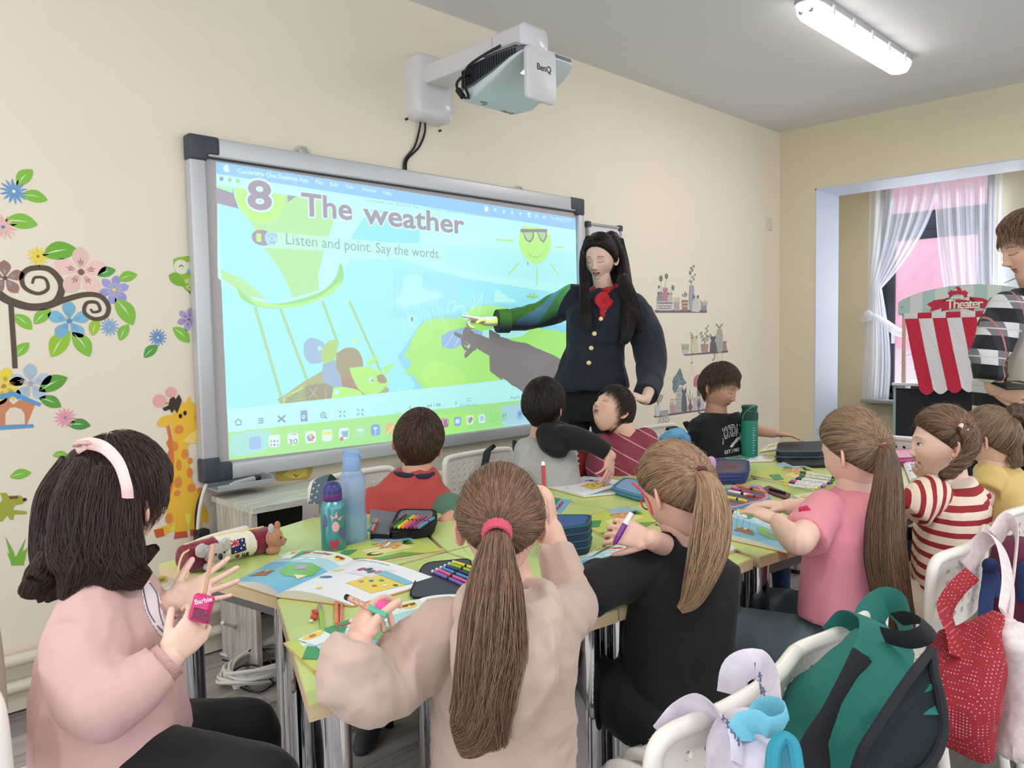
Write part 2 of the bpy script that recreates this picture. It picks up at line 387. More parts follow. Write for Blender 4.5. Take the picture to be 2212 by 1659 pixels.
# building over the street: rows of pink roof tiles over a pale wall; emission added to all, standing in for daylight
ob = thing('roof_building', 'pink tiled roof of the building outside the window', 'building', (9.6, 2.6, 0))
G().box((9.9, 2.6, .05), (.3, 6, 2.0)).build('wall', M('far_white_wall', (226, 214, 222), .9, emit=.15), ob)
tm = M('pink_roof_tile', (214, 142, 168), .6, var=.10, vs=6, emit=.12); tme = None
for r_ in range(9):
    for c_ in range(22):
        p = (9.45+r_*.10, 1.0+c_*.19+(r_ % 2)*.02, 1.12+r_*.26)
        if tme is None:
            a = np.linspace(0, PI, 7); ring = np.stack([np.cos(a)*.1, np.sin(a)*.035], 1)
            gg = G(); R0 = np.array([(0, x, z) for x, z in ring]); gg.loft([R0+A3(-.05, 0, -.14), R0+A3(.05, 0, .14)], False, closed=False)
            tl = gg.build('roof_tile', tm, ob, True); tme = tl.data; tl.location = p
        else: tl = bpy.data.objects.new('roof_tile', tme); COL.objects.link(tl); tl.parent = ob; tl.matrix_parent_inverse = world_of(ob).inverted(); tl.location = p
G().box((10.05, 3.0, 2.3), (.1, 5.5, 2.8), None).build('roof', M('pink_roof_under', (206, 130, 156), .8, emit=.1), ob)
# sheer curtains, tied left panel
def curt(name, label, top, fn, n=90):
    c = thing(name, label, 'curtain', (XB-.08, top[0], 0), 0, 'sheer white window curtains'); V = []; F = []; K = 46
    for i in range(K+1):
        z = 2.66-(2.66-fn(1)[2])*i/K; y0, y1, _ = fn(i/K)
        for j in range(n+1):
            s = j/n; fr_ = max(.25, min(1, (abs(y1-y0)/.45)))
            V.append((XB-.10+.022*fr_*math.sin(s*38+math.sin(i*.15+s*5)*.6)+.008*math.sin(s*91), y0+(y1-y0)*s, z))
    for i in range(K):
        for j in range(n): a = i*(n+1)+j; F.append((a, a+1, a+n+2, a+n+1))
    g = G(); g.add(V, F); g.build('sheer_cloth', sheer, c, 170, fix=False); return c
sheer = M('sheer_voile', (246, 248, 255), .9, alpha=.58)
def lf(u):  # left panel: gathers to the tie then flares out again
    tz = .53
    if u < tz:
        q = (u/tz)**2.2; return (2.72*(1-q)+2.72*q, 2.14*(1-q)+2.62*q, .62)
    q = (u-tz)/(1-tz); return (2.72+.05*q, 2.60-.08*math.sin(q*2.2), .62)
curt('curtain', 'left sheer white curtain knotted back at mid height', (2.6,), lf)
def lf2(u):
    q = u**2; return (2.2-.06*q-.12*q, 1.70, 1.15)
c2 = curt('curtain', 'right sheer white curtain hanging straight beside the wall clock', (1.8,), lf2)
g = G(); g.tube(catmull([(XB-.13, 2.74, 1.32), (XB-.17, 2.66, 1.36), (XB-.16, 2.56, 1.30), (XB-.12, 2.42, 1.20), (XB-.1, 2.2, 1.25), (XB-.1, 2.1, 1.40)], 30), np.interp(np.arange(30), [0, 6, 15, 29], [.05, .035, .07, .03]), 12, flat=.5)
g.ell((XB-.17, 2.69, 1.36), (.035, .04, .05)); tag(g.build('curtain_tie', sheer), 'knotted swag of sheer cloth holding the left curtain back', 'curtain tie')
G().tube([(XB-.1, 1.45, 2.7), (XB-.1, 2.95, 2.7)], .012, 10).build('curtain_rail', M('white_plastic'))
tag(bpy.data.objects['curtain_rail'], 'white rail carrying the two sheer curtains', 'curtain rail')
# clock
cc = onx(2196, 600, XB-.02); ck = thing('wall_clock', 'round white wall clock behind the man in plaid', 'clock', cc); R_ = .165
ax = A3([0, -1, 0], [0, 0, 1], [-1, 0, 0])
G().lathe([(R_*.8, -.015), (R_, -.015), (R_, .012), (R_-.012, .018), (R_-.014, .008)], cc, ax, 40).build('rim', M('clock_rim', (222, 226, 230), .3), ck)
G().lathe([(R_-.012, 0), (R_-.012, .006)], cc, ax, 40).build('dial', M('clock_dial', (226, 230, 232), .5), ck)
g = G()
for k in range(60):
    a = k*PI/30; d = A3(0, -math.sin(a), math.cos(a)); l = .012 if k % 5 else .02; s_ = np.cross(d, (1, 0, 0))*.0012
    p = cc+A3(-.0075, 0, 0)+d*(R_-.02); g.add([p-s_, p+s_, p+s_-d*l, p-s_-d*l], [(0, 1, 2, 3)], (30, 30, 32))
for k in (3, 6, 9, 12):
    a = k*PI/6; d = A3(0, -math.sin(a), math.cos(a)); put_text(g, str(k), cc+A3(-.0075, 0, 0)+d*(R_-.058)+A3(0, .0, -.016), (0, -1, 0), (0, 0, 1), .05, (20, 20, 22), align='CENTER', lift=.0)
g.build('numerals', PR(), ck, False, fix=False)
g = G()
for (a, l) in ((-2.0, .09), (.9, .12)): d = A3(0, -math.sin(a), math.cos(a)); g.tube([cc+A3(-.011, 0, 0), cc+A3(-.011, 0, 0)+d*l], [.003, .0015], 6)
g.build('hands', M('black_plastic', (22, 22, 24), .4), ck)
# ceiling lamp fitting in view
lt = thing('ceiling_light', 'long twin-tube ceiling light with clear cover and clips', 'ceiling light', (4.33, 1.72, HC))
def cap(x0, x1, y, z0, z1, hw, top):
    out = []
    for z, k in ((z0, 1 if top else .72), (z0*.5+z1*.5, 1 if top else .97), (z1, .9 if top else 1)):
        a = np.linspace(-PI/2, PI/2, 9); r = np.concatenate([np.stack([x1-hw+np.cos(a)*hw*k, y+np.sin(a)*hw*k], 1), np.stack([x0+hw-np.cos(a)*hw*k, y-np.sin(a)*hw*k], 1)])
        out.append(np.hstack([r, np.full((len(r), 1), z)]))
    return out
G().loft(cap(3.66, 5.01, 1.72, HC-.045, HC, .062, True)).build('housing', M('lamp_housing', (175, 175, 178), .5), lt)
G().loft(cap(3.69, 4.98, 1.72, HC-.10, HC-.046, .066, False)).build('diffuser', M('lamp_cover', (255, 250, 252), .3, emit=5.5), lt)
for q in (-1, 1):
    for k in range(5):
        x = 3.86+k*.24; c_ = G().box((x, 1.72+q*.068, HC-.05), (.022, .008, .045), None, .002).build('clip', M('white_plastic'), lt)
for q in (-.024, .024): G().lathe([(.012, 0), (.012, .07)], (3.70, 1.72+q, HC-.078), A3([0, 1, 0], [0, 0, 1], [1, 0, 0]), 12).build('tube_socket', M('lamp_socket', (150, 150, 152), .4), lt)
bpy.data.objects['tube_light'].location.z = HC-.115

# ================================================================ BOARD AND PROJECTION
YF, YS = 2.985, 3.004
alu = M('brushed_aluminium', (196, 198, 203), .42, metal=.35); dgr = M('dark_corner_plastic', (62, 66, 76), .5)
X0, X1 = ony(408, 300, YF)[0], ony(1262, 433, YF)[0]; Z1_ = (ony(408, 284, YF)[2]+ony(1262, 433, YF)[2])/2; Z0_ = (ony(440, 1043, YF)[2]+ony(1144, 941, YF)[2])/2
wb_ = thing('interactive_whiteboard', 'large wall-mounted interactive whiteboard showing a projected school page', 'whiteboard', ((X0+X1)/2, YW, Z0_))
G().box(((X0+X1)/2, (YS+YW)/2, (Z0_+Z1_)/2), (X1-X0-.05, YW-YS, Z1_-Z0_-.05)).build('writing_surface', M('matt_white_board', (182, 177, 178), .75, spec=.2), wb_, False)
for nm, a, b in (('frame_rail', (X0+.07, Z1_-.075), (X1-.07, Z1_)), ('frame_rail', (X0+.07, Z0_), (X1-.07, Z0_+.062)), ('frame_rail', (X0, Z0_+.09), (X0+.062, Z1_-.09)), ('frame_rail', (X1-.05, Z0_+.09), (X1, Z1_-.09))):
    G().box(((a[0]+b[0])/2, (YF+YW)/2, (a[1]+b[1])/2), (b[0]-a[0], YW-YF, b[1]-a[1]), None, .008).build(nm, alu, wb_)
for sx, sz in ((0, 0), (0, 1), (1, 0), (1, 1)):
    x = X0 if sx == 0 else X1; z = Z0_ if sz == 0 else Z1_; dx = 1 if sx == 0 else -1; dz = 1 if sz == 0 else -1; g = G()
    g.box((x+dx*.034, (YF+YW)/2-.002, z+dz*.046), (.074, YW-YF+.005, .098), None, .012); g.box((x+dx*.06, (YF+YW)/2-.001, z+dz*.034), (.122, YW-YF+.006, .074), None, .012)
    g.build('corner_cap', dgr, wb_)
G().box(((X0+X1)/2, YS-.004, Z1_-.078), (X1-X0-.12, .012, .006)).build('top_channel', M('dark_gap', (52, 54, 58), .6), wb_)
for px in (655, 1122):
    p = ony(px, 322 if px < 900 else 407, YW-.02); G().tube([p+A3(-.03, 0, -.012), p+A3(-.012, 0, .008), p+A3(.012, 0, .008), p+A3(.03, 0, -.012)], .006, 8).build('wall_bracket', alu, wb_)
# pen tray with a stylus
p0 = ony(455, 1052, 2.96); p1 = ony(572, 1038, 2.96)
tr = thing('pen_tray', 'grey metal pen tray below the left corner of the whiteboard', 'tray', (p0[0], 2.97, p0[2]))
g = G(); zt_ = p0[2]; g.box(((p0[0]+p1[0])/2, 2.955, zt_-.01), (p1[0]-p0[0], .13, .006), None, .002); g.box(((p0[0]+p1[0])/2, 2.892, zt_), (p1[0]-p0[0], .006, .022), None, .002); g.box((p1[0], 2.96, zt_+.006), (.005, .13, .04)); g.box(((p0[0]+p1[0])/2, 3.018, zt_+.012), (p1[0]-p0[0], .006, .05))
g.build('tray', M('tray_metal', (170, 172, 176), .4, metal=.3), tr)
st = thing('stylus', 'grey stylus pen with black cap lying in the pen tray', 'pen', (p0[0]+.1, 2.93, zt_)); b0 = A3(p0[0]+.06, 2.915, zt_+.006); b1 = A3(p1[0]-.03, 2.945, zt_+.012)
G().tube([b0, b0*.95+b1*.05, b0*.85+b1*.15, b0*.2+b1*.8], [.004, .007, .011, .012], 12).build('barrel', M('grey_plastic', (168, 172, 178), .35), st)
G().tube([b0*.2+b1*.8, b1], [.013, .012], 12).build('cap', M('black_plastic'), st); G().ell(b0, .005).build('tip', M('white_plastic'), st)

# ---- the projected page: flat colours given as they appear, in photo pixels on the board plane
SH = []
def k2(p): return [(400+x/4.148, 270+y/4.148) for x, y in p]
def k3(p): return [(850+x/4.74, 370+y/4.74) for x, y in p]
def k4(p): return [(430+x/4.1467, 650+y/4.1467) for x, y in p]
def k5(p): return [(840+x/4.609, 620+y/4.609) for x, y in p]
def W2(px): q = ony(px[0], px[1], YS); return (q[0], q[2])
def S(col, pts, sm=0):
    P = [W2(p) for p in pts]
    if sm: P = catmull(P+[P[0]], max(24, len(P)*6)).tolist()
    SH.append(('p', col, np.array(P)))
def Cc(col, c, rx, ry=None, a0=0, a1=360):
    c = W2(c); ry = rx if ry is None else ry; t = np.radians(np.linspace(a0, a1, 40)); SH.append(('p', col, np.stack([c[0]+np.cos(t)*rx, c[1]+np.sin(t)*ry], 1)))
def Ln(col, pts, w, sm=True):
    P = np.array([W2(p) for p in pts]); P = catmull(P, 8*len(P)) if sm and len(P) > 2 else P
    T = np.gradient(P, axis=0); Nn = np.stack([-T[:, 1], T[:, 0]], 1); Nn /= np.maximum(np.linalg.norm(Nn, axis=1, keepdims=True), 1e-9)
    ww = np.broadcast_to(w, (len(P),))[:, None]/2
    for i in range(len(P)-1): SH.append(('p', col, np.array([P[i]+Nn[i]*ww[i], P[i+1]+Nn[i+1]*ww[i+1], P[i+1]-Nn[i+1]*ww[i+1], P[i]-Nn[i]*ww[i]])))
def Tx(col, txt, a, b, h, bold=0.0, halo=None):
    """text from baseline pixel a to baseline pixel b; h = capital height in metres"""
    A, B = np.array(W2(a)), np.array(W2(b)); V, T = text_tris(txt, 1.0, bold)
    V = V.copy(); w = V[:, 0].max()-V[:, 0].min(); V[:, 0] = (V[:, 0]-V[:, 0].min())/w; d = B-A; V[:, 1] = V[:, 1]/.70
    P = A+np.outer(V[:, 0], d)+np.outer(V[:, 1], (0, h))
    if halo:
        for k in range(10): o = A3(math.cos(k*.628), math.sin(k*.628))*halo[1]; SH.append(('t', halo[0], P+o, T))
    SH.append(('t', col, P, T))
def RR(col, c, w, h=None, r=.25):
    h = w if h is None else h; c = W2(c) if not isinstance(c, np.ndarray) else c; P = []
    for sx, sy, a0 in ((1, 1, 0), (-1, 1, 90), (-1, -1, 180), (1, -1, 270)):
        for a in (0, 22, 45, 68, 90): t = math.radians(a0+a); P.append((c[0]+sx*(w/2-r*w)+r*w*math.cos(t), c[1]+sy*(h/2-r*w)+r*w*math.sin(t)))
    SH.append(('p', col, np.array(P)))
TL, TR_, BR_, BL_ = (466, 349), (1243, 471), (1254, 905), (495, 993)
WHT, SKY, INK = (188, 255, 253), (160, 243, 255), (158, 152, 176)
S((165, 246, 255), [TL, TR_, BR_, BL_])
S((156, 239, 254), k3([(0, 1010), (900, 1080), (1870, 1180), (1880, 1700), (0, 1500)]))
S((186, 255, 252), [(469, 398), (470, 600), (560, 665), (640, 640), (720, 560), (760, 470), (820, 430), (1243, 505), (1246, 640), (1000, 600), (860, 560), (760, 560), (690, 650), (590, 660), (480, 590)])
S((176, 250, 252), k3([(540, 980), (540, 760), (1860, 830), (1870, 1150), (900, 1060)]))
# balloon
GRN = (176, 236, 172)
S(GRN, k2([(440, 590), (1000, 640), (1040, 640), (1360, 680), (1320, 960), (1250, 1120), (1190, 1330), (1200, 1480), (970, 1545), (870, 1330), (700, 1090), (560, 830)]))
S((188, 255, 250), k2([(1340, 660), (1640, 740), (1590, 880), (1400, 1140), (1350, 1350), (1200, 1470), (1205, 1280), (1260, 1080), (1330, 860)]))
S((150, 238, 248), k2([(1590, 850), (1700, 720), (2100, 760), (2100, 1060), (1720, 1050), (1470, 1030)]))
S(GRN, k2([(310, 1290), (480, 1360), (640, 1480), (720, 1560), (560, 1540), (330, 1380)]))
S((150, 225, 150), k2([(470, 1460), (560, 1540), (700, 1590), (900, 1590), (1200, 1500), (1340, 1380), (1390, 1240), (1415, 1300), (1410, 1400), (1300, 1510), (1100, 1600), (850, 1645), (640, 1625), (500, 1550)]), 1)
S((178, 250, 150), k2([(560, 1560), (900, 1610), (1200, 1540), (1390, 1400), (1300, 1520), (1000, 1630), (700, 1630)]), 1)
S(INK, k2([(275, 530), (430, 565), (440, 640), (480, 750), (280, 700)])); S((172, 250, 190), k2([(275, 530), (430, 565), (425, 610), (280, 560)])); S(INK, k2([(915, 610), (1010, 630), (920, 690)]))
P_ = W2(k2([(672, 640)])[0]); Cc((186, 255, 140), k2([(672, 640)])[0], .107, .105)
Cc((172, 245, 130), k2([(672, 650)])[0], .072)
# window bars over the page
S((144, 205, 250), [(466, 349), (1243, 471), (1244, 497), (467, 375)])
S(WHT, [(467, 376), (1244, 498), (1244, 512), (468, 399)]); S((184, 255, 253), [(780, 430), (1244, 505), (1245, 525), (800, 450)])
for x, c in ((325, (150, 148, 178)), (400, (170, 206, 168)), (472, (140, 225, 160))): Cc(c, k2([(x, 482+(x-325)*.14)])[0], .0085)
c_ = k2([(370, 392)])[0]; q = W2(c_); Cc((212, 255, 255), c_, .0125, .0135); Cc((144, 205, 250), (c_[0]+6.2, c_[1]), .005); Cc((212, 255, 255), (c_[0]+1.5, c_[1]-8.2), .003, .005)
Tx((205, 250, 255), 'Cambridge One Desktop App', k2([(470, 428)])[0], k2([(1105, 515)])[0], .0175, .02)
for s_, a, b in (('File', (1170, 525), (1235, 535)), ('Edit', (1302, 545), (1372, 556)), ('View', (1436, 565), (1520, 577)), ('Window', (1582, 590), (1716, 608)), ('Help', (1774, 618), (1850, 630))): Tx((205, 250, 255), s_, k2([a])[0], k2([b])[0], .0175, .012)
Tx((130, 190, 205), 'Cambridge One Desktop App | Cambridge University Press & Assessment', (786, 434), (1062, 471), .013, .0)
Tx((205, 250, 255), 'Thu 30 Apr  17:33', k3([(1605, 490)])[0], k3([(1820, 520)])[0], .0165, .012)
for x, y in ((951, 385), (1388, 448)): RR((205, 250, 255), k3([(x, y)])[0], .026, .028, .2)
Tx((144, 205, 250), 'US', k3([(1372, 460)])[0], k3([(1404, 465)])[0], .013, .02)
for x, y in ((1040, 395), (1128, 412), (1215, 425), (1300, 436), (1466, 460), (1543, 472)): Cc((205, 250, 255), k3([(x, y)])[0], .010, .009); Cc((144, 205, 250), k3([(x, y+3)])[0], .004)
Tx(INK, '8', k2([(560, 745)])[0], k2([(782, 758)])[0], .112, .03, ((205, 255, 250), .009))
Tx(INK, 'The', k2([(1045, 805)])[0], k2([(1500, 850)])[0], .094, .022, ((205, 255, 250), .007))
Tx(INK, 'weather', k2([(1595, 875)])[0], k3([(730, 640)])[0], .094, .022, ((205, 255, 250), .007))
S((186, 252, 222), k2([(640, 950), (1290, 1000), (1280, 1130), (680, 1100)])); S((184, 253, 240), k2([(1280, 1000), (1880, 1060), (2100, 1130), (2100, 1190), (1240, 1130)])); S((184, 253, 246), k3([(0, 740), (520, 790), (530, 930), (0, 900)]))
Cc(INK, k2([(690, 1010)])[0], .046, .032); Cc((170, 226, 242), k2([(775, 1015)])[0], .030, .031)
Tx((190, 255, 130), '1', k2([(640, 1040)])[0], k2([(683, 1043)])[0], .030, .04)
Tx((120, 170, 185), 'CD2', k2([(732, 995)])[0], k2([(820, 1003)])[0], .012, .01); Tx((120, 170, 185), '39', k2([(752, 1065)])[0], k2([(805, 1068)])[0], .012, .01); Cc((120, 150, 180), k2([(776, 1017)])[0], .004)
Tx((120, 172, 188), 'Listen and point. Say the words.', k2([(905, 1068)])[0], k3([(482, 892)])[0], .046, .0)
# sun with glasses
for a, b in (((1050, 700), (1230, 712)), ((1655, 772), (1738, 780)), ((1185, 1050), (1285, 935)), ((1468, 990), (1468, 1160)), ((1605, 945), (1685, 1055))): Ln((172, 240, 150), k3([a, b]), .009, False)
S((184, 250, 130), k3([(1320, 560), (1500, 580), (1590, 640), (1612, 740), (1590, 840), (1530, 920), (1450, 948), (1370, 910), (1310, 820), (1282, 720), (1290, 640)]), 1)
Ln((140, 190, 130), k3([(1370, 820), (1400, 860), (1450, 880), (1520, 850), (1560, 790), (1562, 760)]), .003)
for a, b in ((1318, 1438), (1466, 1570)): S((128, 128, 150), k3([(a, 605), (b, 610), (b, 680), ((a+b)/2+20, 735), (a+30, 700)])); S((176, 220, 160), k3([(a+14, 622), (b-12, 626), (b-16, 675), ((a+b)/2+14, 712), (a+40, 690)]))
S((128, 128, 150), k3([(1300, 590), (1575, 592), (1572, 622), (1300, 625)])); Cc((178, 252, 240), k3([(1376, 938)])[0], .0215); Tx((110, 150, 160), '6', k3([(1366, 958)])[0], k3([(1388, 960)])[0], .022)
# clouds, rain, island, cat-shaped rock
S((170, 240, 250), k5([(20, 140), (60, 60), (120, 20), (170, -140), (330, -140), (350, 0), (430, 10), (520, 30), (545, 110), (440, 160), (300, 200), (130, 245), (60, 220)]), 1)
S((182, 252, 250), k5([(60, 150), (130, 40), (170, -100), (320, -110), (340, 20), (480, 50), (520, 100), (380, 140), (150, 200)]), 1)
S((184, 254, 252), k5([(1050, 150), (1050, 50), (1085, 20), (1120, 60), (1160, 80), (1190, 110), (1240, 120), (1270, 155)]))
ISL = (176, 245, 130)
S((150, 226, 248), k5([(90, 690), (180, 560), (260, 440), (360, 320), (500, 290), (700, 250), (900, 180), (1300, 190), (1540, 330), (1840, 470), (1900, 1000), (420, 1110), (260, 960), (200, 870), (120, 760)]), 1)
S(ISL, k5([(140, 690), (200, 610), (215, 540), (300, 400), (370, 330), (520, 305), (640, 318), (760, 290), (820, 195), (1000, 180), (1150, 200), (1340, 250), (1400, 390), (1560, 420), (1850, 470), (1880, 1000), (1400, 1040), (900, 1070), (480, 1072), (370, 1040), (300, 960), (240, 880), (150, 860), (220, 780), (215, 720)]))
S((186, 250, 130), k5([(300, 880), (420, 740), (700, 820), (760, 960), (600, 1040), (420, 1030)]), 1)
S((160, 196, 240), k5([(520, 490), (600, 440), (760, 400), (920, 440), (985, 530), (980, 605), (860, 600), (740, 560), (640, 620), (530, 600)])); S((188, 252, 252), k5([(930, 440), (1050, 400), (1200, 400), (1400, 440), (1300, 500), (1100, 520), (985, 540), (930, 480)]))
for k in range(4): Ln((188, 232, 255), k5([(560+k*90, 600-k*8), (640+k*90, 470-k*10)]), .005, False)
Ln((150, 215, 190), k5([(1520, 440), (1530, 390)]), .012, False)
for dx, dy in ((-60, -20), (-30, -50), (20, -55), (60, -20)): Ln((160, 220, 140), k5([(1430, 110), (1430+dx, 110+dy)]), .012, False)
for i in range(14):
    x = 130+i*30+RNG.uniform(-8, 8); y = 250+RNG.uniform(-90, 40)-i*5; Ln((190, 255, 255), k5([(x, y), (x+30, y+150)]), .003, False)
for (x, y, s_) in ((230, 318, '1'), (760, 285, '2'), (962, 352, '3')):
    Cc((180, 252, 246), k5([(x, y)])[0], .0215); Tx((105, 145, 160), s_, k5([(x-9, y+22)])[0], k5([(x+12, y+22)])[0], .020)
Ln((190, 255, 255), k5([(590, 260), (595, 180), (640, 140), (665, 180), (640, 240), (690, 200), (740, 190), (740, 240)]), .006); Ln((190, 255, 255), k5([(810, 110), (840, 80), (850, 160), (820, 230), (900, 130), (930, 70), (900, 250)]), .005)
# ropes, basket and its passengers (plain coloured figures)
for a, b in (((500, 50), (735, 860)), ((730, 70), (965, 700)), ((1105, 0), (1250, 400)), ((1345, 0), (1640, 660))): Ln((150, 190, 120), k4([a, b]), .011, False); Ln((190, 236, 165), k4([a, b]), .005, False)
S((176, 190, 110), k4([(700, 880), (760, 850), (940, 720), (1100, 630), (1240, 640), (1500, 700), (1700, 780), (1700, 880), (1300, 900), (745, 942)])); S((190, 222, 130), k4([(745, 870), (930, 760), (950, 930), (760, 938)]))
for k in range(14): Ln((150, 160, 100), k4([(760+k*13, 935-k*2), (800+k*13, 870-k*8)]), .003, False)
for k in range(6): Ln((150, 160, 100), k4([(770, 930-k*12), (950, 910-k*24)]), .003, False)
S((160, 160, 120), k4([(960, 760), (1100, 740), (1190, 760), (1200, 905), (1000, 915), (950, 860)]), 1)
for a, b in (((990, 780), (1080, 900)), ((1060, 770), (990, 870)), ((1130, 780), (1140, 900))): Ln((190, 200, 150), k4([a, b]), .004)
S((160, 190, 220), k4([(1110, 560), (1230, 540), (1270, 700), (1270, 780), (1110, 720)]), 1)
S((160, 196, 228), k4([(940, 380), (1000, 330), (1110, 370), (1150, 450), (1120, 540), (1000, 560), (940, 480)]), 1)
S((178, 220, 130), k4([(1100, 440), (1150, 370), (1220, 350), (1240, 430), (1210, 530), (1130, 555), (1090, 510)]), 1); Cc((188, 240, 240), k4([(1080, 425)])[0], .011)
S((170, 165, 130), k4([(1230, 470), (1320, 420), (1420, 440), (1470, 560), (1440, 690), (1300, 690), (1230, 600)]), 1)
S((176, 150, 110), k4([(1270, 680), (1430, 690), (1450, 800), (1290, 800)])); Ln((176, 240, 240), k4([(1255, 405), (1360, 380)]), .012, False); Cc((186, 250, 210), k4([(1395, 360)])[0], .016); Ln((186, 250, 210), k4([(1410, 345), (1455, 322)]), .006, False)
S((182, 246, 120), k4([(1345, 600), (1500, 590), (1640, 640), (1690, 740), (1560, 850), (1440, 800), (1380, 700)]), 1); S((182, 246, 130), k4([(1640, 600), (1750, 550), (1680, 660)])); S((182, 246, 130), k4([(1500, 550), (1600, 480), (1600, 520), (1520, 590)]))
Cc((186, 250, 240), k4([(1543, 708)])[0], .014, .012); Cc((70, 90, 90), k4([(1552, 712)])[0], .005); S((170, 160, 110), k4([(1590, 670), (1650, 660), (1680, 730), (1610, 730)]), 1)
S((184, 250, 120), k4([(1200, 780), (1290, 770), (1440, 810), (1440, 890), (1210, 900)]), 1); Cc((188, 248, 235), k4([(1235, 815)])[0], .016, .013)
S((184, 246, 170), k4([(1450, 890), (1540, 840), (1690, 820), (1700, 875), (1460, 898)]))
# bottom bars
S(WHT, [(490, 885), (1252, 803), (1253, 851), (494, 935)]); 
S((172, 240, 160), [(493, 934), (1253, 850), (1255, 906), (496, 994)])
S((172, 236, 226), k4([(290, 1190), (620, 1160), (600, 1330), (300, 1380)]), 1); S((178, 226, 240), k5([(1110, 1190), (1420, 1160), (1480, 1330), (1160, 1390)]), 1); S((178, 250, 130), k5([(300, 1280), (480, 1270), (900, 1260), (700, 1440), (300, 1460)]), 1)
ic = (128, 168, 175)
Ln(ic, k4([(318, 1085), (350, 1060), (382, 1082)]), .005, False); Ln(ic, k4([(328, 1085), (330, 1112), (376, 1108), (374, 1082)]), .005, False)
for k in range(3): Ln(ic, k4([(530, 1057+k*19), (578, 1052+k*19)]), .005, False)
Ln(ic, k4([(706, 1030), (772, 1085)]), .008, False); Ln(ic, k4([(706, 1085), (772, 1025)]), .008, False)
S((150, 178, 226), k4([(908, 982), (970, 978), (972, 1080), (910, 1085)]))
for x, y in ((937, 1038), (1112, 1023)): Cc((120, 150, 190), k4([(x, y)])[0], .0135); Cc(WHT, k4([(x, y)])[0], .0095); Ln((110, 140, 180), k4([(x+16, y+14), (x+32, y+30)]), .005, False); Ln((110, 140, 180), k4([(x-8, y), (x+8, y)]), .004, False)
for x, y in ((1283, 1012), (1445, 997)):
    for sx in (-1, 1):
        for sy in (-1, 1): Ln(ic, k4([(x+sx*10, y+sy*10), (x+sx*28, y+sy*28)]), .005, False)
Ln(ic, k5([(218, 1182), (204, 1197), (218, 1212)]), .005, False); Ln(ic, k5([(662, 1140), (676, 1155), (662, 1170)]), .005, False)
Tx((105, 140, 150), '64 / 99', k5([(383, 1198)])[0], k5([(515, 1189)])[0], .016); Tx((140, 190, 195), 'Double page', k5([(712, 1190)])[0], k5([(880, 1180)])[0], .014); Tx((120, 165, 175), "Pupil's Book", k5([(1212, 1118)])[0], k5([(1400, 1100)])[0], .017); Tx((165, 225, 228), 'Page', k5([(52, 1262)])[0], k5([(128, 1255)])[0], .014)
for x in (782, 811): RR(ic, k5([(x, 1122)])[0], .0125, .018, .1); RR(WHT, k5([(x, 1122)])[0], .009, .0145, .1)
dock = [(0, (160, 200, 245)), (1, (222, 250, 250)), (2, (222, 250, 250)), (3, (222, 250, 250)), (4, (222, 250, 240)), (5, (222, 250, 250)), (6, (176, 240, 190)), (7, (140, 180, 235)), (8, (232, 200, 130)), (9, (190, 160, 180)), (10, (180, 120, 160)), (11, (140, 190, 240)), (12, (225, 250, 250)), (13, (215, 250, 250)), (14, (160, 240, 150)), (15, (160, 230, 210)), (16, (150, 200, 245)), (17, (170, 230, 120))]
for i, c in dock:
    px = 551+i*40.3 if i < 9 else 923+(i-9)*28.8+(20 if i > 15 else 0)*1.0; px = [551, 593, 633, 671, 707, 743, 778, 811, 843, 880, 961, 988.5, 1015, 1041, 1065.5, 1089.5, 1123, 1150][i]; py = 957-(px-551)*.107
    RR(c, (px, py), .052 if i < 9 else .047)
Tx((190, 140, 150), 'THU', (627, 941), (641, 939), .008, .02); Tx((105, 115, 125), '30', (624, 961), (643, 958.5), .023)
for k in range(6): a = k*PI/3; Cc([(190, 130, 180), (230, 190, 120), (200, 230, 120), (140, 200, 220), (150, 160, 220), (220, 150, 140)][k], (671+math.cos(a)*5.2, 945-math.sin(a)*5.2), .0075)
RR((228, 240, 120), (707, 935.5), .05, .014, .15); S((150, 190, 225), [(737, 932), (752, 930), (752, 944), (740, 944)]); Cc((200, 130, 120), (738, 948), .009)
Cc((215, 250, 240), (778, 932), .018, .014, 0, 180); RR((215, 250, 250), (811, 925), .024, .008, .2); Ln((215, 250, 250), [(811, 926), (811, 941)], .004, False); Ln((225, 240, 240), [(836, 938), (850, 920)], .004, False)
for i in range(6): Cc([(190, 170, 110), (150, 130, 180), (150, 200, 190)][i % 3], (586+7*(i % 3), 953+8*(i//3)), .0042)
Ln((215, 240, 250), [(957, 918), (957, 906), (967, 904), (967, 915)], .004, False); Cc((215, 240, 250), (955, 918), .005); RR((215, 245, 255), (988.5, 910), .03, .022, .15)
for k, c in enumerate(((200, 130, 130), (220, 220, 120), (140, 210, 150))): Cc(c, (1015+math.cos(k*2.1+.5)*3, 907-math.sin(k*2.1+.5)*3), .0105)
Cc((130, 170, 235), (1015, 907), .008); Cc((110, 150, 220), (1041, 904), .011); Cc((220, 250, 250), (1041, 904), .007); Cc((190, 250, 200), (1065.5, 901), .015); Cc((160, 240, 150), (1065.5, 901), .012); Cc((120, 150, 200), (1123, 894), .01)
for k in range(4): Cc([(190, 80, 80), (60, 60, 60), (80, 130, 90), (220, 180, 90)][k], (1087+3*(k % 2)*1.6, 896+3.5*(k//2)), .004)
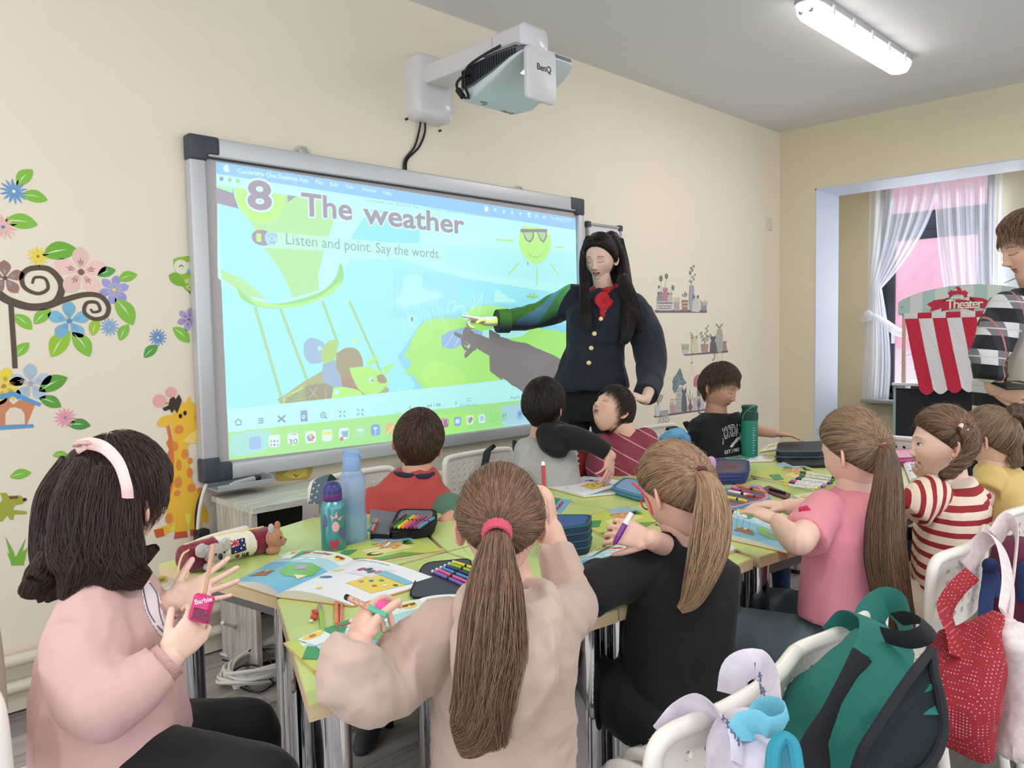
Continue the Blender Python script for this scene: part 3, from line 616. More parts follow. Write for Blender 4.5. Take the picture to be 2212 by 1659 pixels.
def rasterise(W=2300):
    x0, x1, z0, z1 = SX0, SX1, SZ0, SZ1; H = int(W*(z1-z0)/(x1-x0)); im = np.zeros((H, W, 3), np.float32)
    def tri(col, P):
        u = (P[:, 0]-x0)/(x1-x0)*W; v = (P[:, 1]-z0)/(z1-z0)*H
        a, b = max(0, int(u.min())), min(W-1, int(u.max())+1); c, d = max(0, int(v.min())), min(H-1, int(v.max())+1)
        if a > b or c > d: return
        X, Y = np.meshgrid(np.arange(a, b+1)+.5, np.arange(c, d+1)+.5); ins = np.zeros(X.shape, bool); n = len(u)
        for i in range(n):
            j = (i+1) % n
            if v[i] == v[j]: continue
            m = (v[i] > Y) != (v[j] > Y); ins ^= m & (X < (u[j]-u[i])*(Y-v[i])/(v[j]-v[i])+u[i])
        im[c:d+1, a:b+1][ins] = col
    for s in SH:
        col = np.maximum(0, lin(s[1])-AMB)
        if s[0] == 'p': tri(col, s[2])
        else:
            for t in s[3]: tri(col, s[2][list(t)])
    return im
AMB = lin((140, 137, 142)); 
SX0, SX1 = W2(TL)[0]-.01, W2(TR_)[0]+.02; SZ0, SZ1 = min(W2(BL_)[1], W2(BR_)[1])-.01, max(W2(TL)[1], W2(TR_)[1])+.01
im = rasterise(); H_, W_ = im.shape[:2]; img = bpy.data.images.new('projected_page', W_, H_, alpha=False, float_buffer=True)
img.colorspace_settings.name = 'Linear Rec.709' if 'Linear Rec.709' in [i.name for i in bpy.types.ColorManagedInputColorspaceSettings.bl_rna.properties['name'].enum_items] else img.colorspace_settings.name
img.pixels.foreach_set(np.concatenate([im, np.ones((H_, W_, 1), np.float32)], 2).ravel()); img.pack()
# the projector's lamp: a small source at the mirror that throws this page on the board
LP = A3(2.46, 2.215, 2.235)
pl_ = bpy.data.lights.new('projector_beam', 'POINT'); pl_.shadow_soft_size = .0004; pl_.energy = 450; pl_.use_nodes = True
po = bpy.data.objects.new('projector_beam', pl_); COL.objects.link(po); po.location = LP
nt = pl_.node_tree; N, Lk = nt.nodes, nt.links; em = N['Emission']
ge = N.new('ShaderNodeNewGeometry'); sp = N.new('ShaderNodeSeparateXYZ'); Lk.new(ge.outputs['Incoming'], sp.inputs[0])
def mth(op, a, b=None, c=None):
    m = N.new('ShaderNodeMath'); m.operation = op
    for i, v in enumerate((a, b, c)):
        if v is None: continue
        if isinstance(v, (int, float)): m.inputs[i].default_value = v
        else: Lk.new(v, m.inputs[i])
    return m.outputs[0]
BEAM = 0.155
dx, dy, dz = [sp.outputs[i] for i in range(3)]
DY = YS-LP[1]; k = mth('DIVIDE', DY, dy)
u = mth('DIVIDE', mth('SUBTRACT', mth('ADD', mth('MULTIPLY', dx, k), float(LP[0])), float(SX0)), float(SX1-SX0))
v = mth('DIVIDE', mth('SUBTRACT', mth('ADD', mth('MULTIPLY', dz, k), float(LP[2])), float(SZ0)), float(SZ1-SZ0))
cb = N.new('ShaderNodeCombineXYZ'); Lk.new(u, cb.inputs[0]); Lk.new(v, cb.inputs[1])
ti = N.new('ShaderNodeTexImage'); ti.image = img; ti.extension = 'CLIP'; ti.interpolation = 'Linear'; Lk.new(cb.outputs[0], ti.inputs['Vector'])
ady = mth('ABSOLUTE', dy); st_ = mth('DIVIDE', DY*DY, mth('MULTIPLY', ady, mth('MULTIPLY', ady, ady)))
gt = mth('GREATER_THAN', mth('MULTIPLY', dy, 1.0), 0.02) 
Lk.new(ti.outputs['Color'], em.inputs['Color']); Lk.new(mth('MULTIPLY', mth('MULTIPLY', st_, gt), BEAM), em.inputs['Strength'])
# ================================================================ PROJECTOR
wp = M('glossy_white_plastic', (222, 218, 222), .25, coat=.3); gp = M('projector_grey', (92, 98, 112), .45)
pj = thing('projector_mount', 'white wall mount with a long arm above the whiteboard', 'projector mount', (2.43, YW, 2.28))
g = G()
def rrect(cx, cz, hx, hz, r, y, k=6):
    P = []
    for sx, sz, a0 in ((1, 1, 0), (-1, 1, 90), (-1, -1, 180), (1, -1, 270)):
        for a in np.linspace(0, 90, k): t = math.radians(a0+a); P.append((cx+sx*(hx-r)+r*math.cos(t), y, cz+sz*(hz-r)+r*math.sin(t)))
    return np.array(P)
g.loft([rrect(2.43, 2.43, .118, .155, .05, YW), rrect(2.43, 2.43, .118, .155, .05, YW-.06), rrect(2.43, 2.43, .112, .148, .05, YW-.085), rrect(2.43, 2.43, .095, .13, .05, YW-.098), rrect(2.43, 2.43, .06, .1, .04, YW-.102)])
g.build('wall_plate_cover', wp, pj)
G().box((2.43, 2.73, 2.475), (.15, .50, .085), None, .008).build('arm', wp, pj)
G().box((2.43, 2.53, 2.477), (.136, .42, .075), None, .005).build('sliding_arm', wp, pj)
g = G(); g.loft([rrect(2.43, 2.475, .085, .055, .03, y) for y in (2.30, 2.34, 2.46)]+[rrect(2.43, 2.475, .078, .05, .03, 2.465)]); g.loft([rrect(2.43, 2.475, .07, .04, .03, 2.285), rrect(2.43, 2.475, .085, .055, .03, 2.302)]); g.build('arm_end_cap', wp, pj)
G().box((2.43, 2.38, 2.425), (.26, .20, .012), None, .003).build('hanger_plate', M('light_grey_metal', (170, 170, 174), .4, metal=.5), pj)
for p in ((2.315, 2.29), (2.52, 2.27)): G().tube([ (p[0], YW, p[1]-.01), (p[0], YW-.012, p[1]-.01)], .006, 8).build('screw', M('black_plastic'), pj)
# projector body: built as a shell tapering towards the free end, lens opening facing the wall
pr = thing('projector', 'white and grey short-throw projector hanging from the wall arm', 'projector', (2.44, 2.42, 2.2))
AZ = A3(0, 0, 1)
SEC = [(2.645, 2.35, 2.56, 2.30, 2.36), (2.635, 2.31, 2.60, 2.275, 2.385), (2.60, 2.285, 2.622, 2.262, 2.398), (2.50, 2.268, 2.628, 2.262, 2.402), (2.38, 2.262, 2.622, 2.30, 2.404), (2.28, 2.264, 2.606, 2.345, 2.404), (2.225, 2.275, 2.585, 2.368, 2.402), (2.205, 2.30, 2.56, 2.378, 2.398)]
def sec(y, x0, x1, z0, z1, r=.016):
    P = []
    for sx, sz, a0 in ((1, 1, 0), (-1, 1, 90), (-1, -1, 180), (1, -1, 270)):
        for a in np.linspace(0, 90, 5):
            t = math.radians(a0+a); hx, hz = (x1-x0)/2, (z1-z0)/2; q = min(r, hz*.9); P.append(((x0+x1)/2+sx*(hx-q)+q*math.cos(t), y, (z0+z1)/2+sz*(hz-q)+q*math.sin(t)))
    return np.array(P)
G().loft([sec(y, x0, x1, z0, z0+(z1-z0)*.34) for y, x0, x1, z0, z1 in SEC]).build('lower_shell', M('projector_white', (206, 214, 220), .4), pr)
G().loft([sec(y, x0+.004, x1-.004, z0+(z1-z0)*.30, z1) for y, x0, x1, z0, z1 in SEC]).build('upper_shell', gp, pr)
for i in range(24):
    y = 2.59-i*.0145; k = np.interp(-y, [-q[0] for q in SEC], range(len(SEC))); x0, z0, z1 = [np.interp(k, range(len(SEC)), [q[j] for q in SEC]) for j in (1, 3, 4)]
    zl = z0+(z1-z0)*.38; G().box((x0+.001, y, (zl+z1-.012)/2), (.006, .006, max(.01, z1-.012-zl)), None).build('grille_slat', M('grille_dark', (36, 38, 46), .5), pr)
# the hood behind the lens, its mirror faces the board
hz0, hz1, hy, hx0, hx1 = ony(1160, 219, 2.19)[2], 2.385, 2.19, ony(1134, 170, 2.19)[0], ony(1197, 180, 2.19)[0]
g = G(); g.loft([sec2 for sec2 in [sec(hy-.016, hx0+.006, hx1-.006, hz0+.006, hz1, .02), sec(hy-.010, hx0, hx1, hz0, hz1, .02), sec(hy+.004, hx0, hx1, hz0, hz1, .02)]]); g.build('mirror_hood', M('hood_white', (208, 206, 208), .4), pr)
g = G(); g.box(((hx0+hx1)/2, hy+.006, (hz0+hz1)/2), (hx1-hx0-.03, .003, hz1-hz0-.03)); g.build('mirror', M('mirror_glass', (220, 230, 235), .05, metal=1), pr)
g = G(); put_text(g, 'BenQ', ((hx0+hx1)/2-.034, hy-.017, (hz0+hz1)/2+.016), (1, 0, 0), (0, 0, 1), .036, (60, 62, 68), .02, lift=.0); g.build('lettering', PR(), pr, False, fix=False)
lz = lambda y: 2.262+(2.50-y)*.37-.0015
g = G(); g.add([(2.37, 2.24, lz(2.24)), (2.46, 2.24, lz(2.24)), (2.47, 2.36, lz(2.36)), (2.36, 2.36, lz(2.36))], [(0, 1, 2, 3)]); g.build('lens_window', M('lit_lens', (150, 245, 255), .2, emit=4), pr, False, fix=False)
g = G(); put_text(g, 'BenQ', (2.52, 2.60, 2.2605), (.93, .05, 0), (.05, -.93, 0), .03, (90, 110, 118), .02, lift=.0); g.build('lettering', PR(), pr, False, fix=False)
for i, r in enumerate((.012, .019, .026)):
    c_ = A3(2.37, 2.565, 2.2605); a = np.linspace(-2.6, .6, 14); G().tube([c_+A3(math.cos(t)*r, math.sin(t)*r, 0) for t in a], .0009, 4).build('mark', M('mark_grey', (110, 130, 138)), pr)
# cables of the projector
blk = M('black_cable', (26, 26, 28), .45); wcab = M('white_cable', (214, 210, 202), .4)
def cable(name, label, pts, r, m, cat='cable', n=60, group=None, parent=None):
    g = G(); g.tube(catmull(pts, n), r, 8); o = g.build(name, m, parent); 
    return tag(o, label, cat, group) if parent is None else o
cb1 = cable('power_cable', 'black projector cable looping from the arm down to the projector vents', [onx(1082, 98, 2.30), onx(1040, 122, 2.26), onx(1008, 148, 2.25), onx(1004, 180, 2.24), onx(1012, 208, 2.27)], .006, blk)
cb2 = cable('power_cable', 'black cable with ferrite bead beside the projector', [onx(1025, 160, 2.30), onx(1000, 166, 2.24), onx(987, 180, 2.22), onx(990, 198, 2.22), onx(1002, 210, 2.23), onx(1013, 212, 2.28)], .006, blk)
G().tube([onx(989, 194, 2.22), onx(1000, 209, 2.225)], .013, 12).build('ferrite_bead', M('black_plastic'), cb2)
for a, b, lab in ((910, 872, 'black cable running down from the projector mount, outer one'), (917, 877, 'black cable running down from the projector mount, inner one')):
    k = 1 if a == 910 else -1
    cable('hanging_cable', lab, [ony(a, 252, YW-.03), ony(a-2-k*3, 285, YW-.012), ony((a+b)/2+6-k*2, 318, YW-.01), ony(b+3, 345, YW-.01), ony(b, 372, YW-.008)], .005, blk, group='cables under the projector mount')
# small framed whiteboard behind the teacher, wall switch
sw0, sw1, sw2 = ony(1270, 480, YW-.02), ony(1343, 490, YW-.02), ony(1270, 700, YW-.02)
sb = thing('small_whiteboard', 'small framed whiteboard hanging behind the teacher', 'whiteboard', (sw0[0]+.16, YW, sw2[2]))
xx0, xx1, zt, zb = sw0[0], sw1[0], sw0[2], sw0[2]-.48
G().box(((xx0+xx1)/2, YW-.008, (zt+zb)/2), (xx1-xx0-.01, .012, zt-zb-.01)).build('board', M('small_board_white', (215, 216, 220), .3), sb)
for a in ((xx0, xx1, zt-.016, zt), (xx0, xx1, zb, zb+.016), (xx0, xx0+.016, zb, zt), (xx1-.016, xx1, zb, zt)): G().box(((a[0]+a[1])/2, YW-.012, (a[2]+a[3])/2), (a[1]-a[0], .02, a[3]-a[2]), None, .003).build('frame_rail', M('light_grey_metal'), sb)
for x in (xx0+.01, xx1-.01):
    for z in (zt-.01, zb+.01): G().box((x, YW-.012, z), (.036, .026, .036), None, .006).build('corner_cap', dgr, sb)
q = ony(1661, 484, YW); s_ = thing('light_switch', 'small cream switch plate near the far corner of the board wall', 'switch', q)
G().box(q-A3(0, .006, 0), (.075, .012, .10), None, .004).build('plate', M('switch_cream', (214, 208, 196), .4), s_); G().box(q-A3(0, .014, 0), (.035, .008, .06), None, .002).build('rocker', M('switch_cream'), s_)
# socket with voltage label
q = ony(372, 1287, YW); s_ = thing('wall_socket', 'white double wall socket under the E 230V label', 'socket', q)
G().box(q-A3(0, .010, 0), (.16, .02, .085), None, .006).build('plate', M('white_plastic'), s_)
for dx in (-.038, .038): G().lathe([(.001, .0), (.02, .0), (.024, .004), (.026, .004)], q+A3(dx, -.021, 0), A3([1, 0, 0], [0, 0, 1], [0, -1, 0]), 20).build('outlet', M('socket_grey', (205, 205, 200), .4), s_)
q = ony(343, 1254, YW-.001); g = G(); g.box(q, (.062, .001, .026), None, 0, (214, 190, 92)); put_text(g, 'E 230V', q+A3(-.027, -.001, -.007), (1, 0, 0), (0, 0, 1), .017, (40, 36, 28), .01, lift=.0)
tag(g.build('voltage_label', PR(), None, False, fix=False), 'small yellow E 230V label above the wall socket', 'label')

# ================================================================ WALL STICKERS
PRT = M('matt_sticker_print', (255, 255, 255), .7, attr=True)
YK = YW-.0006
def kw(p, o=(0, 350), s=1.8444): return np.array([(o[0]+x/s, o[1]+y/s) for x, y in p])
def wp_(px, lift=0): return ony(px[0], px[1], YW-.0012-lift*.0004)
def pol(g, P, col, lift=0, sm=0):
    P = np.array([wp_(p, 0) for p in P])
    if sm: P = catmull(list(P)+[P[0]], sm)[:-1]
    P[:, 1] = YW-.0012-lift*.0004-len(g.V)*.000012; g.add(P, [tuple(range(len(P)))], col)
def disc(g, c, r, col, lift=0, ry=None, rot=0, n=20):
    c = wp_(c); a = np.arange(n)*2*PI/n; x, z = np.cos(a)*r, np.sin(a)*(ry or r); P = np.stack([c[0]+x*math.cos(rot)-z*math.sin(rot), np.full(n, YW-.0012-lift*.0004-len(g.V)*.000012), c[2]+x*math.sin(rot)+z*math.cos(rot)], 1); g.add(P, [tuple(range(n))], col)
def stroke(g, P, w, col, lift=0, n=40):
    P = catmull([wp_(p) for p in P], n); T = np.gradient(P, axis=0); Nn = np.stack([-T[:, 2], T[:, 0]*0, T[:, 0]], 1); Nn /= np.linalg.norm(Nn, axis=1, keepdims=True)+1e-9
    w = (np.interp(np.linspace(0, 1, n), np.linspace(0, 1, len(w)), w) if hasattr(w, '__len__') else np.full(n, w))[:, None]/2
    A, B = P+Nn*w, P-Nn*w; V = np.empty((2*n, 3)); V[0::2] = A; V[1::2] = B; V[:, 1] = YW-.0012-lift*.0004-len(g.V)*.000012
    g.add(V, [(2*i, 2*i+1, 2*i+3, 2*i+2) for i in range(n-1)], col)
def sticker(name, label, cat, g, group=None): return tag(g.build(name, PRT, None, False, fix=False), label, cat, group)
def leaf(c, ang, L, lab, col=(132, 190, 70)):
    c = kw([c])[0]; ce = wp_(c); L = L*.00215/1.8; a = math.radians(ang); d = A3(math.cos(a), 0, math.sin(a)); n_ = A3(-math.sin(a), 0, math.cos(a)); g = G()
    t = np.linspace(0, 1, 12); w = np.sin(t*PI)**.8*.27; up = [ce+d*L*(x-.5)+n_*L*(y+.06*math.sin(x*3)) for x, y in zip(t, w)]; lo = [ce+d*L*(x-.5)-n_*L*(y-.06*math.sin(x*3)) for x, y in zip(t[::-1], w[::-1])]
    P = np.array(up+lo[1:-1]); P[:, 1] = YW-.0012; g.add(P, [tuple(range(len(P)))], col)
    v = [ce+d*L*(x-.5)+n_*L*(.06*math.sin(x*3)+s) for x, s in ((.02, .0), (.4, .028), (.72, .01), (.4, -.022))]; v = np.array(v); v[:, 1] = YW-.0016; g.add(v, [(0, 1, 2, 3)], (214, 226, 190))
    sticker('leaf_sticker', lab, 'wall sticker', g, 'leaf wall stickers')
def flower(c, r, n, col, mid, lab, narrow=False, lines=None, rot=0):
    c = kw([c])[0]; ce = wp_(c); r = r*.00215/1.8444*.98; g = G()
    for k in range(n):
        a = k*2*PI/n+.3+rot; d = A3(math.cos(a), 0, math.sin(a)); m_ = A3(-math.sin(a), 0, math.cos(a)); t = np.linspace(0, 1, 9)
        w = (np.sin(t*PI)**.9*.09 if narrow else np.sin(np.clip(t*1.02, 0, 1)**1.5*PI)**.7*.30*(5/n)**.5); P = np.array([ce+d*r*(.06+.94*x)+m_*r*y for x, y in zip(t, w)]+[ce+d*r*(.06+.94*x)-m_*r*y for x, y in zip(t[::-1][1:-1], w[::-1][1:-1])]); P[:, 1] = YW-.0012-(k % 2)*.0002
        g.add(P, [tuple(range(len(P)))], np.clip(A3(*col)*(1-.04*(k % 2)), 0, 255))
        if lines:
            for q in (-.18, 0, .18):
                d2 = nrm(d+m_*q); Q = np.array([ce+d2*r*.2-m_*.0, ce+d2*r*.42+m_*r*.018, ce+d2*r*(.62 if q == 0 else .5), ce+d2*r*.42-m_*r*.018]); Q[:, 1] = YW-.0017; g.add(Q, [(0, 1, 2, 3)], lines)
    a = np.arange(14)*2*PI/14; P = np.stack([ce[0]+np.cos(a)*r*.12, np.full(14, YW-.0019), ce[2]+np.sin(a)*r*.12], 1); g.add(P, [tuple(range(14))], mid)
    sticker('flower_sticker', lab, 'wall sticker', g, 'flower wall stickers')
BR = (92, 76, 64)
g = G(); stroke(g, kw([(-30, 500), (0, 530), (45, 556), (130, 578), (215, 562), (245, 510), (235, 465), (190, 425), (120, 425), (88, 455), (98, 500), (150, 524), (190, 505), (180, 465), (140, 460), (128, 484)]), [.028, .026, .024, .02, .016, .012, .010, .008], BR, 0, 120)
stroke(g, kw([(200, 570), (260, 548), (340, 528), (400, 535), (432, 575), (420, 615), (375, 625), (337, 600), (345, 562), (385, 560), (398, 590), (372, 598), (360, 585)]), [.022, .018, .016, .014, .012, .010, .007], BR, 1, 110)
stroke(g, kw([(43, 556), (48, 640), (55, 740), (60, 822)]), .0155, BR, 1, 20); sticker('branch_sticker', 'dark brown curling branch with two spirals and a straight stem', 'wall sticker', g)
for a in ((( 100, 62), 50, 64, 'green leaf topmost on the wall, above the blue daisy'), ((138, 141), -8, 66, 'green leaf lying right below the top blue daisy'), ((86, 242), -4, 80, 'green leaf beside the pink daisy near the left edge'), ((240, 360), 12, 96, 'large green leaf above the pink five-petal flower', (112, 175, 60)),
          ((425, 441), 20, 56, 'small dark green leaf right of the pink five-petal flower', (90, 165, 80)), ((509, 460), 18, 60, 'small leaf above the violet flower at the branch tip'), ((495, 597), -60, 96, 'large leaf right of the lower spiral'), ((90, 638), -45, 62, 'leaf right of the straight brown stem, upper one'), ((170, 617), 42, 62, 'leaf hanging under the branch between stem and blue flower'),
          ((380, 658), 70, 56, 'yellow-green leaf under the lower spiral', (160, 195, 60)), ((495, 679), 60, 58, 'small leaf lowest at the right of the branch'), ((242, 725), 55, 92, 'left leaf of the pair below the blue flower', (150, 196, 60)), ((323, 727), -60, 86, 'right leaf of the pair below the blue flower'), ((90, 748), 48, 52, 'small leaf halfway down the straight brown stem'), ((602, 755), 40, 58, 'dark leaf below the small blue daisy near the whiteboard', (86, 160, 70)), ((722, 690), -45, 72, 'leaf under the violet flower at the whiteboard edge'),
          ((213, 886), 25, 84, 'dark leaf right of the pale blue flower', (96, 160, 62)), ((200, 958), -30, 64, 'dark leaf right of the birdhouse roof', (96, 160, 62)), ((316, 1049), -8, 62, 'dark leaf below the small pink daisy', (80, 150, 70)), ((82, 1247), 5, 54, 'leaf above the green dog sticker'), ((240, 1168), -5, 40, 'tip of a leaf above the hair band')): leaf(a[0], a[1], a[2], a[3], a[4] if len(a) > 4 else (132, 190, 70))
flower((55, 117), 38, 14, (110, 160, 210), (240, 236, 220), 'blue daisy near the top left', True); flower((12, 259), 38, 14, (240, 190, 185), (80, 140, 190), 'pale pink daisy cut by the left edge', True); flower((151, 376), 32, 14, (240, 220, 80), (190, 110, 50), 'yellow daisy above the upper spiral', True)
flower((323, 438), 78, 5, (240, 200, 195), (130, 96, 70), 'large pale pink five-petal flower', lines=(130, 96, 70)); flower((20, 462), 52, 5, (160, 120, 112), (110, 80, 66), 'brown flower with blue marks at the left edge', lines=(120, 190, 220)); flower((455, 509), 47, 6, (160, 160, 215), (230, 214, 90), 'violet flower between the spiral and the leaves', lines=(200, 205, 235))
flower((276, 633), 62, 5, (128, 184, 214), (90, 140, 170), 'large blue five-petal flower under the branch', lines=(110, 160, 200)); flower((436, 657), 31, 14, (140, 180, 215), (170, 200, 225), 'small pale blue daisy under the lower spiral', True); flower((629, 699), 31, 14, (110, 150, 205), (225, 225, 215), 'small blue daisy left of the whiteboard', True)
flower((752, 627), 41, 6, (176, 160, 206), (120, 100, 150), 'violet flower half hidden by the whiteboard frame', lines=(120, 96, 150)); flower((122, 882), 60, 5, (176, 200, 216), (190, 160, 160), 'pale blue flower on the birdhouse roof', lines=(200, 170, 168)); flower((15, 893), 56, 6, (242, 220, 70), (190, 140, 60), 'yellow flower on the birdhouse roof', lines=(150, 110, 60)); flower((260, 1019), 33, 14, (238, 160, 180), (90, 160, 200), 'small pink daisy below the birdhouse', True)
g = G(); pol(g, kw([(-10, 960), (50, 925), (140, 965), (105, 1050), (0, 1052), (-10, 1050)]), (204, 136, 98)); pol(g, kw([(-10, 950), (-10, 930), (50, 912), (165, 962), (158, 974), (50, 934)]), (94, 156, 206), 1); pol(g, kw([(-10, 1052), (132, 1044), (134, 1058), (-10, 1068)]), (94, 156, 206), 1)
pol(g, kw([(20, 1048), (22, 1000), (40, 980), (60, 977), (85, 985), (98, 1005), (100, 1044)]), (226, 214, 194), 2); pol(g, kw([(53, 966), (36, 952), (38, 943), (47, 942), (53, 948), (60, 942), (70, 944), (72, 952)]), (226, 214, 194), 2); sticker('birdhouse_sticker', 'orange birdhouse with blue roof and heart at the left edge', 'wall sticker', g)
g = G(); pol(g, kw([(690, 386), (720, 378), (770, 378), (775, 430), (770, 520), (735, 505), (715, 470), (700, 440), (692, 410)]), (150, 190, 66), 0, 40); pol(g, kw([(672, 450), (700, 440), (730, 470), (738, 492), (705, 492), (680, 475)]), (126, 176, 56), 1, 24); pol(g, kw([(735, 470), (770, 455), (775, 515), (748, 508)]), (196, 214, 130), 2, 20)
disc(g, kw([(722, 418)])[0], .028, (226, 226, 200), 2); disc(g, kw([(768, 416)])[0], .024, (226, 226, 200), 2); stroke(g, kw([(713, 418), (721, 411), (730, 417)]), .003, (40, 40, 36), 3, 10); disc(g, kw([(751, 434)])[0], .007, (130, 180, 210), 3)
for x, y in ((745, 485), (766, 482), (756, 497)): stroke(g, kw([(x-5, y), (x, y+4), (x+5, y-1)]), .0025, (60, 90, 40), 3, 8)
pol(g, kw([(745, 505), (770, 505), (757, 526)]), (110, 72, 52), 1); sticker('owl_sticker', 'green owl with closed eyes beside the whiteboard frame', 'wall sticker', g)
# giraffe
g = G(); YL, OR, DO = (240, 190, 62), (226, 140, 66), (206, 90, 56)
pol(g, kw([(662, 1055), (676, 1048), (690, 1120), (695, 1240), (690, 1330), (672, 1330), (666, 1300), (676, 1280), (664, 1260), (674, 1235), (664, 1215), (674, 1190), (664, 1170), (674, 1145), (662, 1120), (672, 1100)]), (222, 120, 56))
pol(g, kw([(680, 1040), (690, 1000), (720, 960), (756, 952), (796, 975), (840, 1000), (845, 1100), (800, 1116), (760, 1120), (748, 1130), (750, 1190), (765, 1260), (800, 1340), (830, 1400), (830, 1440), (805, 1430), (800, 1480), (757, 1490), (750, 1440), (745, 1490), (700, 1500), (690, 1440), (665, 1440), (662, 1410), (672, 1350), (690, 1290), (694, 1180), (690, 1100)]), YL, 1)
pol(g, kw([(624, 1040), (640, 1020), (660, 1010), (690, 1008), (680, 1040), (655, 1055), (630, 1052)]), YL, 2, 20); pol(g, kw([(745, 945), (756, 931), (762, 945), (752, 970), (742, 965)]), YL, 2)
pol(g, kw([(728, 1112), (760, 1080), (800, 1055), (840, 1060), (845, 1105), (800, 1118), (760, 1122)]), (246, 214, 120), 2)
for c, rx, ry in (((713, 1066), .017, .017), (((790), 1018), .016, .018), ((697, 1133), .012, .018), ((737, 1163), .014, .019), ((712, 1208), .010, .022), ((755, 1238), .012, .02), ((709, 1276), .015, .022), ((762, 1298), .016, .017), ((705, 1319), .012, .012), ((795, 1310), .01, .014), ((672, 1420), .014, .02), ((757, 1190), .01, .012)): disc(g, kw([c])[0], rx, OR, 3, ry)
pol(g, kw([(612, 1466), (640, 1455), (690, 1440), (690, 1462), (650, 1490), (622, 1497)]), (240, 190, 62), 1, 24); pol(g, kw([(612, 1466), (650, 1458), (655, 1490), (622, 1497)]), DO, 2)
pol(g, kw([(697, 1475), (744, 1470), (748, 1494), (692, 1502)]), DO, 2); pol(g, kw([(757, 1464), (800, 1462), (804, 1486), (757, 1490)]), DO, 2); pol(g, kw([(735, 1400), (762, 1402), (752, 1466)]), (236, 224, 90), 2); pol(g, kw([(672, 1470), (700, 1430), (695, 1470)]), (236, 224, 90), 2)
pol(g, kw([(646, 980), (670, 970), (676, 945), (690, 932), (700, 945), (712, 925), (724, 950), (715, 975), (705, 1002), (695, 985), (684, 1000), (676, 985), (655, 992)]), (64, 50, 40), 4)
for c in ((635, 951), (681, 917)): disc(g, kw([c])[0], .024 if c[0] < 650 else .02, (232, 170, 176), 4)
stroke(g, kw([(650, 956), (668, 962)]), .008, OR, 3, 6); stroke(g, kw([(684, 928), (688, 945)]), .007, OR, 3, 6)
for c in ((718, 1012), (736, 1000)): disc(g, kw([c])[0], .0065, (30, 24, 22), 5, .009)
disc(g, kw([(792, 1070)])[0], .008, (96, 60, 40), 5, .012); sticker('giraffe_sticker', 'yellow giraffe with orange spots left of the whiteboard', 'wall sticker', g)
g = G(); pol(g, kw([(-10, 1370), (10, 1345), (0, 1318), (24, 1318), (34, 1330), (80, 1328), (104, 1345), (90, 1362), (60, 1368), (52, 1385), (106, 1392), (106, 1403), (56, 1405), (54, 1425), (40, 1425), (30, 1408), (8, 1432), (-10, 1434)]), (160, 168, 62)); pol(g, kw([(34, 1333), (70, 1330), (74, 1340), (40, 1344)]), (120, 80, 50), 1); disc(g, kw([(98, 1345)])[0], .006, (50, 40, 34), 2); sticker('dog_sticker', 'olive green running dog at the left edge of the wall', 'wall sticker', g)
g = G()
for P in ([(48, 1608), (40, 1570), (20, 1490), (58, 1560)], [(55, 1608), (70, 1560), (104, 1496), (84, 1570), (80, 1600)], [(45, 1600), (28, 1555), (60, 1580), (110, 1535), (94, 1605)], [(44, 1608), (46, 1570), (90, 1570), (96, 1606)]): pol(g, kw(P), (120, 180, 62))
sticker('grass_sticker', 'green grass tuft low on the wall at the left', 'wall sticker', g)
g = G()
for P in ([(165, 1600), (150, 1560), (122, 1515), (160, 1545), (176, 1590)], [(545, 1510), (560, 1480), (580, 1478), (575, 1510)]): pol(g, kw(P), (130, 185, 70))
sticker('grass_sticker', 'green grass blades showing around the hair of the girl in pink', 'wall sticker', g)
g = G(); pol(g, k4([(690, 1540), (800, 1500), (1010, 1490), (980, 1590), (900, 1600), (700, 1610)]), (206, 180, 90), 0, 30); pol(g, k4([(750, 1560), (820, 1510), (960, 1500), (950, 1570), (850, 1590)]), (236, 214, 110), 1, 24); stroke(g, k4([(850, 1550), (870, 1575), (888, 1553)]), .004, (120, 80, 40), 2, 10)
sticker('lion_sticker', 'tawny smiling animal face peeping out below the whiteboard', 'wall sticker', g)
# right wall: shelves with plants and cats
def kr(p): return kw(p, (1400, 540), 4.146)
SHF, GY, DG, PKC, TEAL = (118, 106, 110), (176, 172, 172), (92, 90, 96), (186, 138, 142), (112, 132, 138)
def rec(g, x0, y0, x1, y1, col, lift=1, tp=0): pol(g, kr([(x0+tp, y0), (x1-tp, y0), (x1, y1), (x0, y1)]), col, lift)
def sprig(g, base, tip, n, col=TEAL, sz=.006):
    stroke(g, kr([base, ((base[0]+tip[0])/2+4, (base[1]+tip[1])/2), tip]), .0025, col, 1, 10)
    for k in range(n): t = .3+.7*k/max(1, n-1); c = (base[0]+(tip[0]-base[0])*t+(9 if k % 2 else -9), base[1]+(tip[1]-base[1])*t); disc(g, kr([c])[0], sz, col, 2, sz*1.5, .5 if k % 2 else -.5, 8)
def cat(g, x, y, w, h, col=GY, ear=DG):
    pol(g, kr([(x-w*.5, y), (x-w*.42, y-h*.55), (x-w*.3, y-h*.7), (x+w*.3, y-h*.7), (x+w*.42, y-h*.5), (x+w*.5, y)]), col, 3, 24); disc(g, kr([(x, y-h*.8)])[0], w*.00078*.52, col, 4)
    for s in (-1, 1): pol(g, kr([(x+s*w*.1, y-h*.92), (x+s*w*.36, y-h*1.1), (x+s*w*.38, y-h*.8)]), ear, 4)
    for s in (-1, 1): disc(g, kr([(x+s*w*.14, y-h*.8)])[0], .0022, (50, 46, 50), 5, n=8)
